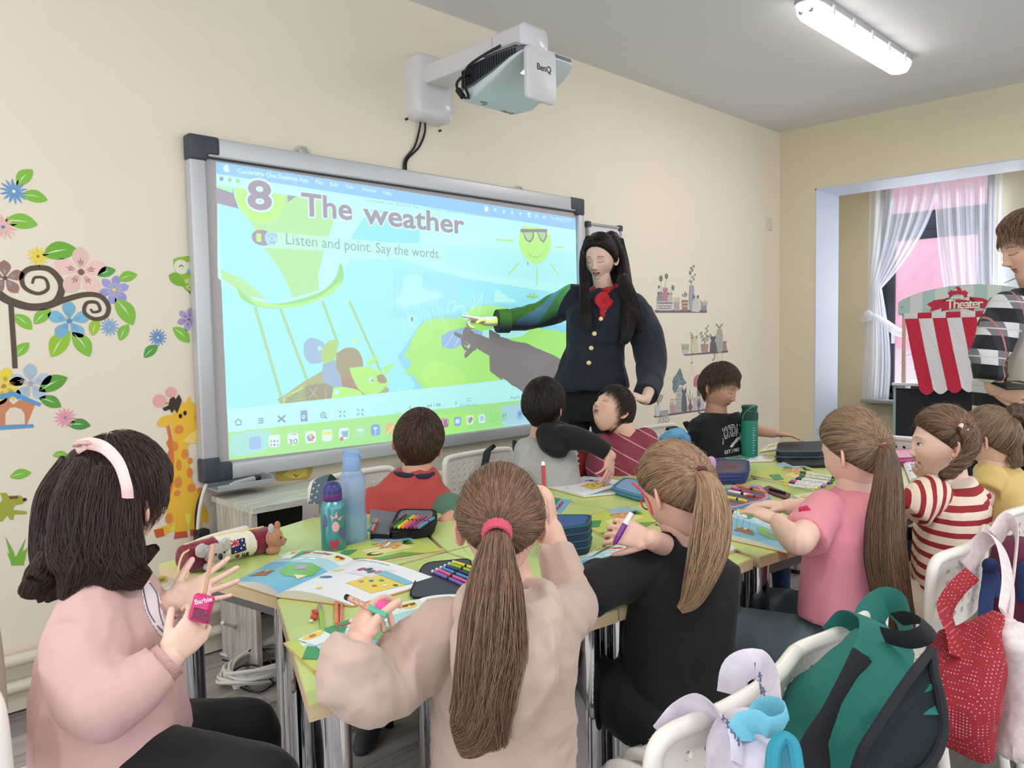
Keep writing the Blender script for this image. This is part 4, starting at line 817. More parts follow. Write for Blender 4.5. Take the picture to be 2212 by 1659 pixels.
g = G(); rec(g, 62, 536, 526, 562, SHF, 0); rec(g, 78, 458, 222, 540, (206, 200, 198), 2, -0); pol(g, kr([(78, 458), (222, 458), (200, 542), (98, 542)]), (206, 200, 198), 2); rec(g, 82, 470, 218, 480, (120, 108, 112), 3); stroke(g, kr([(90, 495), (110, 505), (130, 495), (150, 505), (170, 495), (190, 505), (210, 495)]), .004, DG, 3, 30); rec(g, 92, 518, 206, 526, (140, 130, 132), 3)
for c, r, ro in (((115, 255), .02, 0), ((165, 235), .018, .5), ((222, 338), .017, 0), ((98, 332), .011, .5)): disc(g, kr([c])[0], r, TEAL, 2, r*1.05, ro)
for a, b in (((115, 290), (125, 380)), ((165, 260), (140, 380)), ((215, 360), (180, 400))): stroke(g, kr([a, b]), .002, TEAL, 1, 6)
cat(g, 105, 458, 55, 75, (150, 146, 148)); cat(g, 155, 458, 55, 115, PKC, PKC); cat(g, 195, 458, 50, 70, (196, 188, 188)); pol(g, kr([(232, 545), (236, 500), (228, 470), (285, 470), (276, 500), (284, 545)]), (176, 168, 168), 2)
for k in range(5): stroke(g, kr([(240+k*9, 475), (236+k*12, 420+6*(k % 2))]), .003, (150, 158, 158), 1, 6)
pol(g, kr([(300, 448), (358, 448), (352, 545), (308, 545)]), (168, 128, 122), 2); rec(g, 306, 470, 354, 478, (214, 200, 196), 3); rec(g, 308, 500, 352, 508, (214, 200, 196), 3)
for c, rx, ry in (((330, 400), .008, .022), ((312, 405), .006, .012), ((345, 400), .006, .014)): disc(g, kr([c])[0], rx, (120, 140, 120), 1, ry)
pol(g, kr([(372, 316), (408, 316), (415, 420), (404, 548), (372, 548), (364, 420)]), (160, 164, 172), 2); [rec(g, 368, 340+k*40, 412, 343+k*40, (190, 194, 200), 3) for k in range(5)]
sprig(g, (385, 310), (372, 210), 2); sprig(g, (388, 310), (412, 220), 4); sprig(g, (376, 220), (400, 145), 4, sz=.008); cat(g, 425, 552, 70, 140, (206, 200, 198)); pol(g, kr([(474, 505), (524, 505), (518, 545), (480, 545)]), (140, 144, 156), 2)
for k in range(6): stroke(g, kr([(480+k*8, 508), (466+k*13, 450+8*(k % 3))]), .005, (120, 148, 142), 1, 6)
sticker('shelf_sticker', 'sticker of a shelf with potted plants and cats, topmost of three', 'wall sticker', g)
g = G(); pol(g, kr([(322, 935), (716, 898), (716, 918), (324, 948)]), SHF, 0); pol(g, kr([(300, 893), (368, 893), (356, 928), (316, 930)]), (196, 196, 196), 2)
for k in range(6): stroke(g, kr([(308+k*10, 895), (304+k*12, 838+10*(k % 2))]), .006, (110, 130, 122), 1, 6)
cat(g, 415, 922, 66, 150, (214, 206, 170), PKC); sprig(g, (405, 850), (385, 740), 7, sz=.004); pol(g, kr([(472, 842), (542, 842), (534, 915), (480, 915)]), (178, 146, 148), 2); [sprig(g, (505, 842), t, 6, sz=.006) for t in ((470, 740), (530, 680), (550, 760))]
cat(g, 582, 915, 60, 140, (104, 100, 108), (90, 86, 94)); stroke(g, kr([(592, 915), (596, 960), (578, 992)]), .008, (104, 100, 108), 1, 14); pol(g, kr([(618, 720), (640, 695), (662, 720), (668, 800), (658, 908), (622, 910), (612, 800)]), (172, 172, 164), 2, 30); [stroke(g, kr([(640, 700), t]), .009, TEAL, 1, 8) for t in ((608, 662), (665, 660))]
cat(g, 686, 900, 36, 80, (160, 146, 140)); [stroke(g, kr([(x, 925), (x, 990)]), .002, (150, 150, 156), 0, 4) for x in (618, 663, 390)]; disc(g, kr([(392, 1008)])[0], .011, (140, 152, 162), 1, .007); [disc(g, kr([(380+12*(k % 3), 1040+k*11)])[0], .003, (150, 154, 160), 1, n=6) for k in range(8)]
sticker('shelf_sticker', 'sticker of a slanted shelf with cats and a cactus, middle of three', 'wall sticker', g)
g = G(); pol(g, kr([(52, 1484), (510, 1422), (512, 1438), (56, 1503)]), SHF, 0); pol(g, kr([(262, 1230), (305, 1228), (312, 1445), (248, 1452)]), (186, 184, 186), 2); [rec(g, 256, 1260+k*38, 308, 1264+k*38, (150, 148, 152), 3) for k in range(5)]
pol(g, kr([(285, 1058), (300, 1090), (315, 1150), (345, 1190), (310, 1215), (285, 1200), (268, 1230), (240, 1285), (218, 1240), (225, 1200), (216, 1180), (232, 1140), (255, 1110)]), TEAL, 3); [stroke(g, kr([(285, 1180), t]), .004, (170, 178, 178), 4, 6) for t in ((240, 1150), (330, 1170), (265, 1120), (240, 1230))]
cat(g, 322, 1442, 50, 200, (110, 108, 114)); pol(g, kr([(196, 1390), (244, 1385), (242, 1455), (200, 1460)]), (190, 160, 160), 2); [sprig(g, (205+k*9, 1390), (198+k*14, 1335), 2, GY, .004) for k in range(4)]
pol(g, kr([(370, 1370), (384, 1370), (400, 1410), (378, 1438), (358, 1412)]), (140, 104, 116), 2, 20); [stroke(g, kr([(377, 1370), t]), .004, (120, 130, 130), 1, 6) for t in ((352, 1290), (375, 1250), (400, 1290), (360, 1330), (398, 1330))]
pol(g, kr([(408, 1320), (500, 1310), (502, 1425), (410, 1440)]), (196, 192, 192), 2); rec(g, 440, 1200, 468, 1310, (130, 110, 116), 1); pol(g, kr([(408, 1220), (412, 1150), (440, 1118), (480, 1120), (485, 1180), (460, 1225)]), (190, 120, 130), 2, 24); disc(g, kr([(452, 1372)])[0], .026, (160, 140, 144), 3, .034); disc(g, kr([(455, 1385)])[0], .014, (110, 106, 112), 4, .02); stroke(g, kr([(455, 1395), (452, 1450), (485, 1468)]), .01, (110, 106, 112), 4, 14)
pol(g, kr([(60, 1395), (110, 1390), (100, 1488), (68, 1490)]), (206, 204, 206), 2); [sprig(g, (88, 1392), t, 9, (120, 120, 134), .004) for t in ((62, 1290), (95, 1238), (125, 1300))]; [sprig(g, (110+k*24, 1470), (95+k*26, 1560+20*(k % 2)), 6, (140, 140, 146), .0035) for k in range(4)]; pol(g, kr([(106, 1440), (182, 1430), (180, 1482), (112, 1488)]), (170, 168, 170), 1)
sticker('shelf_sticker', 'sticker of a shelf with a monstera plant and cat, lowest of three', 'wall sticker', g)
g = G(); a_ = kr([(-20, 716), (62, 712), (95, 778)]); put_text(g, 'healing', ony(*kr([(-10, 722)])[0], YW-.0012), (1, 0, 0), (0, 0, 1), .052, (120, 118, 122), .0, lift=0); put_text(g, 'and appealing', ony(*kr([(30, 780)])[0], YW-.0012), (1, 0, 0), (0, 0, 1), .026, (140, 138, 142), .0, lift=0); sticker('lettering_sticker', 'small grey script lettering on the wall right of the teacher', 'wall sticker', g)

# ================================================================ PUPPET THEATRE IN THE ALCOVE
XT = 6.56
def th(px, py, x=XT): return onx(px, py, x)
a0, a1 = th(1930, 829), th(2330, 842); yL, yR = a0[1], a0[1]-1.12; ZC = a0[2]
tt = thing('puppet_theatre', 'wooden puppet theatre with striped awning and Theater sign', 'puppet theatre', (XT+.2, (yL+yR)/2, 0))
wd_ = M('pale_birch', (214, 190, 170), .5, var=.06, vs=20, stretch=(1, 1, .1))
G().box((XT+.17, (yL+yR)/2, ZC), (.42, yL-yR, .022), None, .004).build('counter', M('white_laminate', (226, 226, 226), .35), tt)
G().box((XT+.02, (yL+yR)/2, (ZC-.05)/2+.02), (.02, yL-yR-.03, ZC-.06)).build('front_board', M('chalkboard_black', (34, 36, 42), .75), tt)
for y in (yL-.008, yR+.008): G().box((XT+.17, y, ZC/2-.005), (.34, .018, ZC-.02), None, .003).build('side_panel', M('mint_panel', (150, 176, 172), .5), tt)
yp = th(1950, 760)[1]; yq = 2*((yL+yR)/2)-yp-.05; zs = th(1943, 680)[2]
for y in (yp, yq): G().box((XT+.03, y, (ZC+zs)/2+.03), (.03, .028, zs-ZC+.12), None, .004).build('post', wd_, tt)
ys0, ys1 = th(1941, 680)[1], 0; ys1 = ys0-.98; zA, zB = zs-.005, th(2050, 617)[2]
g = G(); n_ = 24; cols_ = [(176, 204, 196), (214, 222, 214)]
def arc(t): return zA+.07+(zB-zA-.07)*max(0, math.sin(PI*min(max(t*.96+.02, 0), 1)))**.55
for k in range(11):
    for s in range(4):
        t0, t1 = (k+s/4)/11, (k+(s+1)/4)/11; y0, y1 = ys0+(ys1-ys0)*t0, ys0+(ys1-ys0)*t1
        g.add([(XT-.012, y0, zA), (XT-.012, y1, zA), (XT-.012, y1, arc(t1)), (XT-.012, y0, arc(t0)), (XT+.004, y0, zA), (XT+.004, y1, zA), (XT+.004, y1, arc(t1)), (XT+.004, y0, arc(t0))], [(0, 1, 2, 3), (4, 5, 6, 7), (3, 2, 6, 7), (0, 1, 5, 4), (0, 3, 7, 4), (1, 2, 6, 5)], cols_[k % 2])
g.build('sign_board', M('sign_print', (255, 255, 255), .5, attr=True), tt, False, fix=False)
def tp(px, py, l=1): p = onx(px, py, XT-.012-l*.0012); return p
RD, DR, CRM = (190, 44, 66), (110, 24, 36), (240, 232, 222)
def kt(p): return [(1740+x/2.765, 330+y/2.765) for x, y in p]
def tpol(g, P, col, l=1): P = [tp(x, y, l) for x, y in kt(P)]; g.add(P, [tuple(range(len(P)))], col)
g = G(); tpol(g, [(725, 905), (770, 880), (845, 870), (840, 895), (808, 925), (800, 935), (742, 948), (752, 925)], RD, 1); tpol(g, [(980, 860), (1060, 868), (1100, 888), (1068, 932), (1008, 920), (1000, 900)], RD, 1)
tpol(g, [(810, 895), (870, 868), (840, 868)], DR, 2); tpol(g, [(980, 860), (1015, 880), (980, 893)], DR, 2); tpol(g, [(808, 895), (860, 880), (910, 875), (960, 880), (1008, 893), (1005, 945), (960, 932), (910, 930), (860, 936), (812, 948)], RD, 3)
tpol(g, [(868, 868), (848, 855), (852, 835), (868, 820), (885, 828), (895, 805), (910, 798), (926, 808), (936, 828), (952, 820), (970, 835), (972, 855), (950, 868), (942, 850), (910, 845), (880, 850)], RD, 2); tpol(g, [(868, 870), (942, 866), (942, 858), (868, 862)], CRM, 3)
for c in ((850, 853), (972, 850), (897, 818)): p = tp(*kt([c])[0], 4); g.add([p+A3(0, math.cos(a)*.009, math.sin(a)*.009) for a in np.arange(10)*.628], [tuple(range(10))], CRM)
o_ = tp(*kt([(838, 932)])[0], 5); put_text(g, 'Theater', o_, (0, -1, 0), (0, 0, 1), .098, CRM, .012, lift=0, space=.78); g.build('sign_print', M('sign_print'), tt, False, fix=False)
for px, py in ((1949, 663), (1949, 678)): p = tp(px, py, 1); G().tube([p, p-A3(.006, 0, 0)], .006, 10).build('screw', M('light_grey_metal'), tt)
# awning cloth: valance and slanting scalloped strips
red, whi = M('red_cloth', (196, 44, 66), .85), M('white_cloth', (226, 222, 224), .85)
for k in range(9):
    y0 = ys0-.05-(.9/9)*k; y1 = y0-.1; zt = zA-.002
    s = k/9; P = []; sl = -.24*(1-s*.2)
    topL, topR = A3(XT-.02, y0, zt), A3(XT-.02, y1, zt); L_ = .58-.10*s
    for j in range(9): t = j/8; P.append(topL*(1-t)+topR*t+A3(-.09, sl*.62*1.0, -L_)-A3(0, 0, .035*math.sin(t*PI)))
    V = [topL, topR]; mids = [topL*.5+P[0]*.5+A3(-.012, 0, 0), topR*.5+P[-1]*.5+A3(-.012, 0, 0)]
    g = G(); V = [topL, topR, mids[1]]+P[::-1]+[mids[0]]; g.plate(V, .003, (1, 0, 0)); g.build('awning_strip', red if k % 2 == 0 else whi, tt, False)
    g = G(); g.box((XT-.022, (y0+y1)/2, zt-.005), (.012, .1, .045), None, .003); g.build('valance_fold', whi if k % 2 == 0 else red, tt)
# hand puppets and plant on the counter
def soft(name, label, cat, parts, vox=.007, fold=None, group=None):
    t = thing(name, label, cat, parts[0][1][0], 0, group)
    for nm, prims, col in parts:
        g = G()
        for p, r in (prims if isinstance(prims[0], tuple) else [(prims[0], .03)]): g.ell(p, r)
        blob(nm, g, M('plush_%02x%02x%02x' % col, col, .95, bump=.5, bs=220, sheen=.4), t, vox, 2)
    return t
def P6(px, py, x=6.62): return onx(px, py, x)
def puppet(px0, px1, py, col, hc_, lab, x=6.62):
    p0, p1 = P6(px0, py, x), P6(px1, py, x); p0[2] = p1[2] = ZC+.03; t = thing('hand_puppet', lab, 'puppet', (x, (p0[1]+p1[1])/2, ZC+.011), 0, 'hand puppets on the theatre counter'); g = G(); g.tube([p0, p0*.5+p1*.5, p1], [.032, .028, .026], 12, flat=.8, round_=True); m_ = M('puppet_%d' % col[0], col, .9, bump=.6, bs=140, var=.3, vs=60)
    blob('body', g, m_, t, .008, 2); g = G(); g.ell(p1+A3(0, -.03, .012), (.04, .045, .038)); g.ell(p1+A3(-.02, -.05, .03), .018); g.ell(p1+A3(.02, -.05, .03), .018); blob('head', g, M('puppet_%d_h' % hc_[0], hc_, .9, bump=.5, bs=150), t, .008, 2); return t
puppet(2008, 2078, 822, (214, 96, 56), (206, 80, 50), 'orange knitted hand puppet lying at the front of the theatre counter', 6.58)
puppet(2050, 2095, 818, (120, 160, 158), (70, 52, 46), 'grey-green hand puppet behind the orange one', 6.68); puppet(2062, 2112, 812, (56, 42, 40), (222, 150, 110), 'dark brown hand puppet with peach head on the counter', 6.74); puppet(2090, 2125, 822, (40, 70, 170), (40, 64, 150), 'blue hand puppet at the man\'s elbow', 6.62)
pp = P6(2000, 822, 6.72); pp[2] = ZC+.011; t = thing('potted_plant', 'dark strap-leaved plant in a low pot on the theatre counter', 'plant', pp)
G().lathe([(.028, 0), (.04, .03), (.044, .045), (.036, .045)], pp).build('pot', M('dark_pot', (56, 34, 44), .5), t)
for k in range(9):
    a = k*.72; l = .10+.05*(k % 3); G().tube(catmull([pp+A3(0, 0, .04), pp+A3(math.cos(a)*l*.5, math.sin(a)*l*.6, .04+l*.9*(1 if k % 3 else 1.4)), pp+A3(math.cos(a)*l, math.sin(a)*l*1.1, .03+l*(.5 if k % 3 else 1.5))], 10), np.linspace(.009, .002, 10), 6, flat=.25).build('leaf', M('dusky_leaf', (66, 84, 78), .5), t)

# ================================================================ CABINET UNDER THE BOARD
CZ = .636; cx0 = onz(445, 1070, CZ)[0]+.01; cy0 = 2.66; cx1 = cx0+.95
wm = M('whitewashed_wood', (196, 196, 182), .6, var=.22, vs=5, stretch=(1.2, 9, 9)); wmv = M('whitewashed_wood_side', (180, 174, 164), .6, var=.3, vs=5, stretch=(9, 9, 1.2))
cbn = thing('low_cabinet', 'low open cabinet in distressed whitewashed wood under the whiteboard', 'cabinet', ((cx0+cx1)/2, 2.84, 0))
G().box(((cx0+cx1)/2, (cy0+YW-.03)/2, CZ-.011), (cx1-cx0, YW-.03-cy0, .022)).build('top_panel', wm, cbn, False)
for x in (cx0+.012, cx1-.012): G().box((x, (cy0+YW-.08)/2+.01, (CZ-.022)/2), (.02, YW-.08-cy0, CZ-.022)).build('side_panel', wmv, cbn, False)
for z in (.38, .12): G().box(((cx0+cx1)/2, (cy0+YW-.08)/2+.01, z), (cx1-cx0-.046, YW-.1-cy0, .02)).build('shelf', wm, cbn, False)
G().box(((cx0+cx1)/2, YW-.085, CZ/2), (cx1-cx0-.03, .008, CZ-.05)).build('back_panel', M('cabinet_dark', (62, 58, 56), .7), cbn, False)
dv = thing('computer_box', 'small silver desktop computer box inside the low cabinet', 'computer', (cx0+.52, 2.82, .39))
G().box((cx0+.50, 2.80, .427), (.20, .2, .045), None, .02).build('body', M('silver_case', (150, 148, 150), .35, metal=.6), dv); G().box((cx0+.50, 2.80, .4), (.17, .17, .012), None, .005).build('foot', M('black_plastic'), dv)
r2 = thing('router_box', 'black box with small lights at the back of the low cabinet', 'electronic box', (cx0+.26, 2.9, .39)); G().box((cx0+.26, 2.9, .415), (.16, .1, .05), None, .01).build('body', M('black_plastic'), r2)
for k, (a, b, c) in enumerate((((.10, .52), (.16, .43), (.24, .5)), ((.3, .58), (.28, .46), (.36, .42)), ((.55, .56), (.62, .48), (.7, .44)))):
    cable('cabinet_cable', ['grey cable dangling left inside the cabinet', 'grey cable dangling in the middle of the cabinet', 'grey cable dangling right inside the cabinet'][k], [A3(cx0+p[0], 2.76+.04*k, p[1]) for p in (a, b, c)], .0035, M('grey_cable', (120, 118, 118), .5), group='cables inside the cabinet')
# cables at the left end of the cabinet and adapter
cable('white_cable', 'white cable dropping from the board corner beside the cabinet', [ony(446, 1045, 3.0), ony(437, 1072, 2.99), ony(430, 1110, 2.99), ony(427, 1160, 2.99), ony(428, 1230, 2.99)], .007, wcab)
cable('black_cable', 'black cable beside the white one at the cabinet end', [ony(442, 1052, 3.01), ony(428, 1085, 3.01), ony(423, 1120, 3.01), ony(425, 1160, 3.01), ony(436, 1210, 3.01)], .005, blk)
q = ony(436, 1162, 2.98); ad = thing('power_adapter', 'black power adapter plugged in beside the cabinet', 'adapter', q); G().box(q, (.05, .05, .07), None, .008).build('body', M('black_plastic'), ad)
# coil of white extension cable and black cable on the floor
fc = onz(560, 1452, .03); g = G(); P = []
for i in range(420):
    a = i*2*PI/34; r = .10+.018*math.sin(i*.19)+.01*math.sin(i*.05); P.append(fc+A3(math.cos(a)*r*1.35, math.sin(a)*r*.95, .0+.045*(i/420)+.012*math.sin(i*.4)))
g.tube(P, .0065, 7); ec = g.build('cable_coil', wcab); tag(ec, 'heap of coiled white extension cable on the floor under the table', 'cable')
cable('white_cable', 'white cable arching from the coil towards the table leg', [onz(480, 1345, .25), onz(520, 1360, .1), onz(545, 1372, .12), onz(585, 1385, .10), onz(612, 1405, .05), onz(600, 1435, .02), onz(585, 1460, .012)], .0065, wcab)
cable('white_cable', 'lower white cable trailing from the coil to the left', [onz(478, 1412, .012), onz(500, 1418, .012), onz(525, 1425, .02), onz(545, 1440, .03)], .0065, wcab)
cable('black_cable', 'thin black cable looping around the white coil', [onz(480, 1425, .012), onz(520, 1432, .012), onz(540, 1405, .09), onz(565, 1400, .10), onz(585, 1430, .06), onz(600, 1455, .02), onz(590, 1478, .01), onz(560, 1495, .01), onz(520, 1485, .01), onz(500, 1460, .03), onz(520, 1440, .06), onz(560, 1440, .07), onz(600, 1480, .01), onz(640, 1455, .01), onz(700, 1410, .01)], .0035, blk)
q = onz(505, 1478, .02); ps = thing('power_plug', 'round white plug lying left of the cable coil', 'plug', q); G().lathe([(.02, 0), (.023, .01), (.023, .03), (.014, .05)], q, A3([0, 1, 0], [0, 0, 1], [1, 0, 0])).build('body', M('white_plastic'), ps)
# ================================================================ TABLES
TZ = .67
lime, beech, chrome = M('lime_laminate', (196, 212, 128), .32, var=.02, vs=3), M('beech_edging', (212, 190, 150), .45, var=.06, vs=14, stretch=(1, 1, 8)), M('chrome', (206, 208, 214), .06, metal=1)
TABS = [('lime green table at the left end, under the koala pencil case', [(.74, 2.07), (.822, 1.60), (1.31, 1.60), (1.49, 2.02), (1.37, 2.26)]),
        ('lime green table nearest the camera, under the hand of the girl in the cream hoodie', [(.815, 1.585), (.603, 1.081), (1.272, .99), (1.308, 1.592)]),
        ('lime green table in front of the girl in the black sweater', [(1.278, .99), (1.795, .965), (1.992, 1.575), (1.314, 1.592)]),
        ('lime green table in front of the girl in the pink shirt', [(1.812, .957), (2.57, .865), (2.62, 1.49), (2.0, 1.572)]),
        ('lime green table in front of the girls in stripes and yellow', [(2.578, .865), (3.35, .83), (3.40, 1.44), (2.628, 1.49)]),
        ('lime green table in front of the boy in the red sweatshirt', [(1.318, 1.6), (1.994, 1.582), (1.994, 2.0), (1.50, 2.0)]),
        ('lime green table in front of the boys in grey and maroon', [(2.002, 1.58), (2.62, 1.498), (2.76, 1.5), (2.76, 1.97), (2.002, 2.0)]),
        ('lime green table under the green bottle, furthest along the board wall', [(2.768, 1.498), (3.9, 1.45), (3.9, 1.83), (2.768, 1.90)])]
for lab, P in TABS:
    P = np.array(P); c = P.mean(0); t = thing('classroom_table', lab, 'table', (c[0], c[1], 0), 0, 'lime green tables pushed together')
    Q = np.hstack([P, np.full((len(P), 1), TZ-.0275)]); G().plate(Q, .026, (0, 0, 1)).build('tabletop', beech, t, False)
    Q2 = Q.copy(); Q2[:, :2] = c+(P-c)*.994; Q2[:, 2] = TZ-.0016; G().plate(Q2, .0016, (0, 0, 1)).build('laminate_sheet', lime, t, False)
    Rr = c+(P-c)*.86; g = G()
    for i in range(len(P)):
        a, b = Rr[i], Rr[(i+1) % len(P)]; d = nrm(b-a); g.box(((a[0]+b[0])/2, (a[1]+b[1])/2, TZ-.05), (np.linalg.norm(b-a), .018, .04), np.array([(d[0], d[1], 0), (-d[1], d[0], 0), (0, 0, 1)]))
    g.build('apron_frame', M('table_frame_grey', (120, 120, 124), .4, metal=.6), t, False)
    idx = [0, 1, 2, len(P)-1] if len(P) == 5 else range(4)
    for i in idx:
        p = c+(P[i]-c)*(.84 if len(P) > 3 else .8); l = G(); l.lathe([(.031, .012), (.031, TZ-.028)], (p[0], p[1], 0), n=28).build('leg', chrome, t); G().lathe([(.033, 0), (.034, .012), (.031, .02)], (p[0], p[1], 0), n=24).build('foot_cap', M('black_plastic'), [o for o in t.children if o.name.startswith('leg')][-1])
# ================================================================ CHAIRS
chw = M('cream_white_plastic', (232, 226, 216), .28); tubem = M('white_powder_coat', (230, 226, 218), .3)
def perf(nx, nz, w, h, r, fmap, m=8):
    V, F = [], []; cw, ch = w/nx, h/nz
    for i in range(nx):
        for j in range(nz):
            cx, cz = -w/2+cw*(i+.5), -h/2+ch*(j+.5); b = len(V); outer = [(1, 0), (1, 1), (0, 1), (-1, 1), (-1, 0), (-1, -1), (0, -1), (1, -1)]
            for (a, c_) in outer: V.append(fmap(cx+a*cw/2, cz+c_*ch/2))
            for k in range(8): t = k*PI/4; V.append(fmap(cx+math.cos(t)*r, cz+math.sin(t)*r))
            for k in range(8): F.append((b+k, b+(k+1) % 8, b+8+(k+1) % 8, b+8+k))
    return V, F
def chair_proto():
    t = thing('school_chair', 'x', 'chair', (0, 0, 0), 0, 'white perforated classroom chairs')
    bm_ = lambda u, v: (u, -.205+.35*(u/.2)**2*.09-.12*(v+.0)*.35, .655+v)
    V, F = perf(9, 5, .32, .125, .0078, bm_); g = G(); g.add(V, F)
    for s in (-1, 1):  # solid margins round the holes
        V2 = [bm_(s*.16, -.0625+.125*k/6) for k in range(7)]+[bm_(s*.195, -.075+.155*k/6) for k in range(7)]; g.add(V2, [(k, k+1, k+8, k+7) for k in range(6)])
    for z0, z1 in ((.0625, .085), (-.0625, -.082)):
        V2 = [bm_(-.195+.39*k/18, z0) for k in range(19)]+[bm_(-.195+.39*k/18, z1) for k in range(19)]; g.add(V2, [(k, k+1, k+20, k+19) for k in range(18)])
    o = g.build('backrest', chw, t, False, True); md = o.modifiers.new('thick', 'SOLIDIFY'); md.thickness = .006; md.offset = 0
    R_ = []
    for k in range(25): R_.append(bm_(-.175+.35*k/24, .085))
    side = lambda s: [bm_(s*.19, -.085), bm_(s*.197, -.02), bm_(s*.197, .045), bm_(s*.19, .075)]
    P = catmull(side(-1)+[bm_(-.165, .088), bm_(-.08, .089), bm_(0, .089), bm_(.08, .089), bm_(.165, .088)]+side(1)[::-1], 60); G().tube(P, .0125, 12).build('top_rim', chw, t, True, True)
    g = G(); V, F = perf(9, 8, .32, .30, .0085, lambda u, v: (u, v+.02, .425-.012*math.cos(v*8)*math.cos(u*7))); g.add(V, F)
    for s in (-1, 1): g.add([(s*.16, -.13, .42), (s*.2, -.15, .415), (s*.2, .18, .415), (s*.16, .17, .42)], [(0, 1, 2, 3)]); g.add([(-.2, s*.15+.02+.01*s, .417), (.2, s*.15+.02+.01*s, .417), (.2, s*.17+.03, .405), (-.2, s*.17+.03, .405)], [(0, 1, 2, 3)])
    o = g.build('seat', chw, t, False, True); md = o.modifiers.new('thick', 'SOLIDIFY'); md.thickness = .007; md.offset = 0
    for s in (-1, 1):
        G().tube(catmull([(s*.205, -.25, .005), (s*.203, -.215, .25), (s*.2, -.195, .42), (s*.196, -.185, .56), (s*.193, -.2, .655)], 24), .0125, 10).build('rear_leg', tubem, t, True, True)
        G().tube(catmull([(s*.215, .21, .005), (s*.212, .19, .25), (s*.208, .175, .40), (s*.207, .15, .437), (s*.206, .09, .442), (s*.205, -.05, .437), (s*.203, -.19, .43)], 30), .0125, 10).build('front_leg', tubem, t, True, True)
        for y in (-.25, .21): G().lathe([(.015, 0), (.015, .02)], (s*(.205 if y < 0 else .215), y, 0), n=12).build('foot_cap', M('black_plastic'), t, True, True)
    for y, z in ((.15, .405), (-.17, .40)): G().tube([(-.205, y, z), (.205, y, z)], .009, 8).build('cross_bar', tubem, t, True, True)
    return t
CP = chair_proto(); first = [True]
def chair(x, y, rz, lab):
    if first[0]: first[0] = False; CP.matrix_basis = Matrix.Translation((x, y, 0)) @ Matrix.Rotation(rz, 4, 'Z'); CP['label'] = lab; return CP
    return dup(CP, (x, y, 0), rz, lab)
YC = .53+.20
chair(onz(1560, 1490, .74)[0]+.015, YC, 0, 'white chair of the girl in the cream hoodie, pastel backpack on its back')
chair(onz(1850, 1345, .74)[0]-.01, YC, 0, 'white chair with the teal backpack, behind the girl in the black sweater')
chair(onz(2120, 1180, .74)[0]-.0, YC, 0, 'white chair with the red dotted bag hanging on it')
chair(2.55, YC-.0, .0, 'white chair at the right edge behind the girl in stripes')
fg = nrm(cdir(.80, 0, .55)*A3(1, 1, 0)); pg = at(262, 1640, 1.39); chair(pg[0]+fg[0]*.0, pg[1]+fg[1]*.0, math.atan2(-fg[0], fg[1]), 'white chair under the girl with the pale hair band')
chair(1.60, 2.26, PI+.12, 'white chair with a dotted grey strap behind the boy in red')
chair(2.22, 2.28, PI, 'white chair with black straps behind the boy in grey')
chair(2.72, 2.27, PI, 'white chair with a red strap behind the boy in maroon')
chair(3.42, 2.22, PI, 'white chair behind the boy in the black T-shirt')
q_ = onz(1950, 938, .74); chair(q_[0]+.02, q_[1]-.02, -PI/2-.1, 'white perforated chair seen between the girls in pink and stripes')
# ================================================================ BAGS
def ribbon(name, P, w, mat, parent, hint=(0, 0, 1), th=.12, n=30, wl=None):
    g = G(); ww = w if wl is None else np.interp(np.linspace(0, 1, n), np.linspace(0, 1, len(wl)), wl); g.tube(catmull(P, n), np.asarray(ww)/2, 12, flat=th, hint=hint); return g.build(name, mat, parent)
teal = M('teal_canvas', (30, 106, 98), .8, bump=.15, bs=400); blk2 = M('black_webbing', (26, 27, 32), .8, bump=.3, bs=300); navy = M('dark_lining', (18, 34, 40), .9)
bt = thing('backpack', 'teal backpack with black trim hanging open on a chair back', 'backpack', at(1960, 1560, 1.05))
def PD(*a): return [at(*p) for p in a]
R1 = onz(1880, 1338, .75)
ribbon('shoulder_strap', PD((1902, 1388, 1.33), (1878, 1340, 1.345), (1905, 1300, 1.37), (1942, 1312, 1.33), (1958, 1360, 1.25), (1962, 1390, 1.18)), .05, teal, bt, hint=CW)
ribbon('shoulder_strap', PD((1812, 1372, 1.30), (1850, 1335, 1.27), (1895, 1352, 1.20), (1898, 1400, 1.14), (1885, 1430, 1.10)), .062, teal, bt, hint=CW)
ribbon('carry_handle', PD((1908, 1372, 1.12), (1960, 1382, 1.08), (2000, 1370, 1.06), (2003, 1348, 1.08), (1970, 1334, 1.13), (1938, 1338, 1.16)), .027, blk2, bt, hint=CW)
g = G(); rg = []
for (l, r, y, d, dep) in ((1890, 1965, 1388, 1.12, .03), (1880, 2002, 1420, 1.09, .055), (1862, 2014, 1480, 1.05, .08), (1834, 2025, 1540, 1.02, .095), (1800, 2042, 1600, 1.0, .11), (1765, 2052, 1660, .99, .115), (1730, 2050, 1730, .99, .11), (1750, 2030, 1790, 1.0, .09)):
    a, b = at(l, y, d), at(r, y, d); rg.append(((a+b)/2+CW*dep, (b-a)/2, CW*dep))
g.loft(bl(rg, 28, 2.2)); blob('body', g, teal, bt, .006, 4, (.003, 9, (1, 1, .5), 3))
op = PD((2003, 1398, 1.05), (1960, 1450, 1.005), (1925, 1500, .985), (1885, 1560, .965), (1850, 1620, .955), (1845, 1680, .96), (1960, 1668, .955), (2005, 1630, .965), (2026, 1570, .985), (2020, 1500, 1.0), (2008, 1450, 1.02))
P = np.array(catmull(op+[op[0]], 60)[:-1]); c_ = P.mean(0); g = G(); rings = [c_+(P-c_)*s-CW*o for s, o in ((1.0, .010), (.97, .012), (.9, .006), (.6, .0), (.1, .0))]; g.loft(rings, True); g.build('opening', navy, bt)
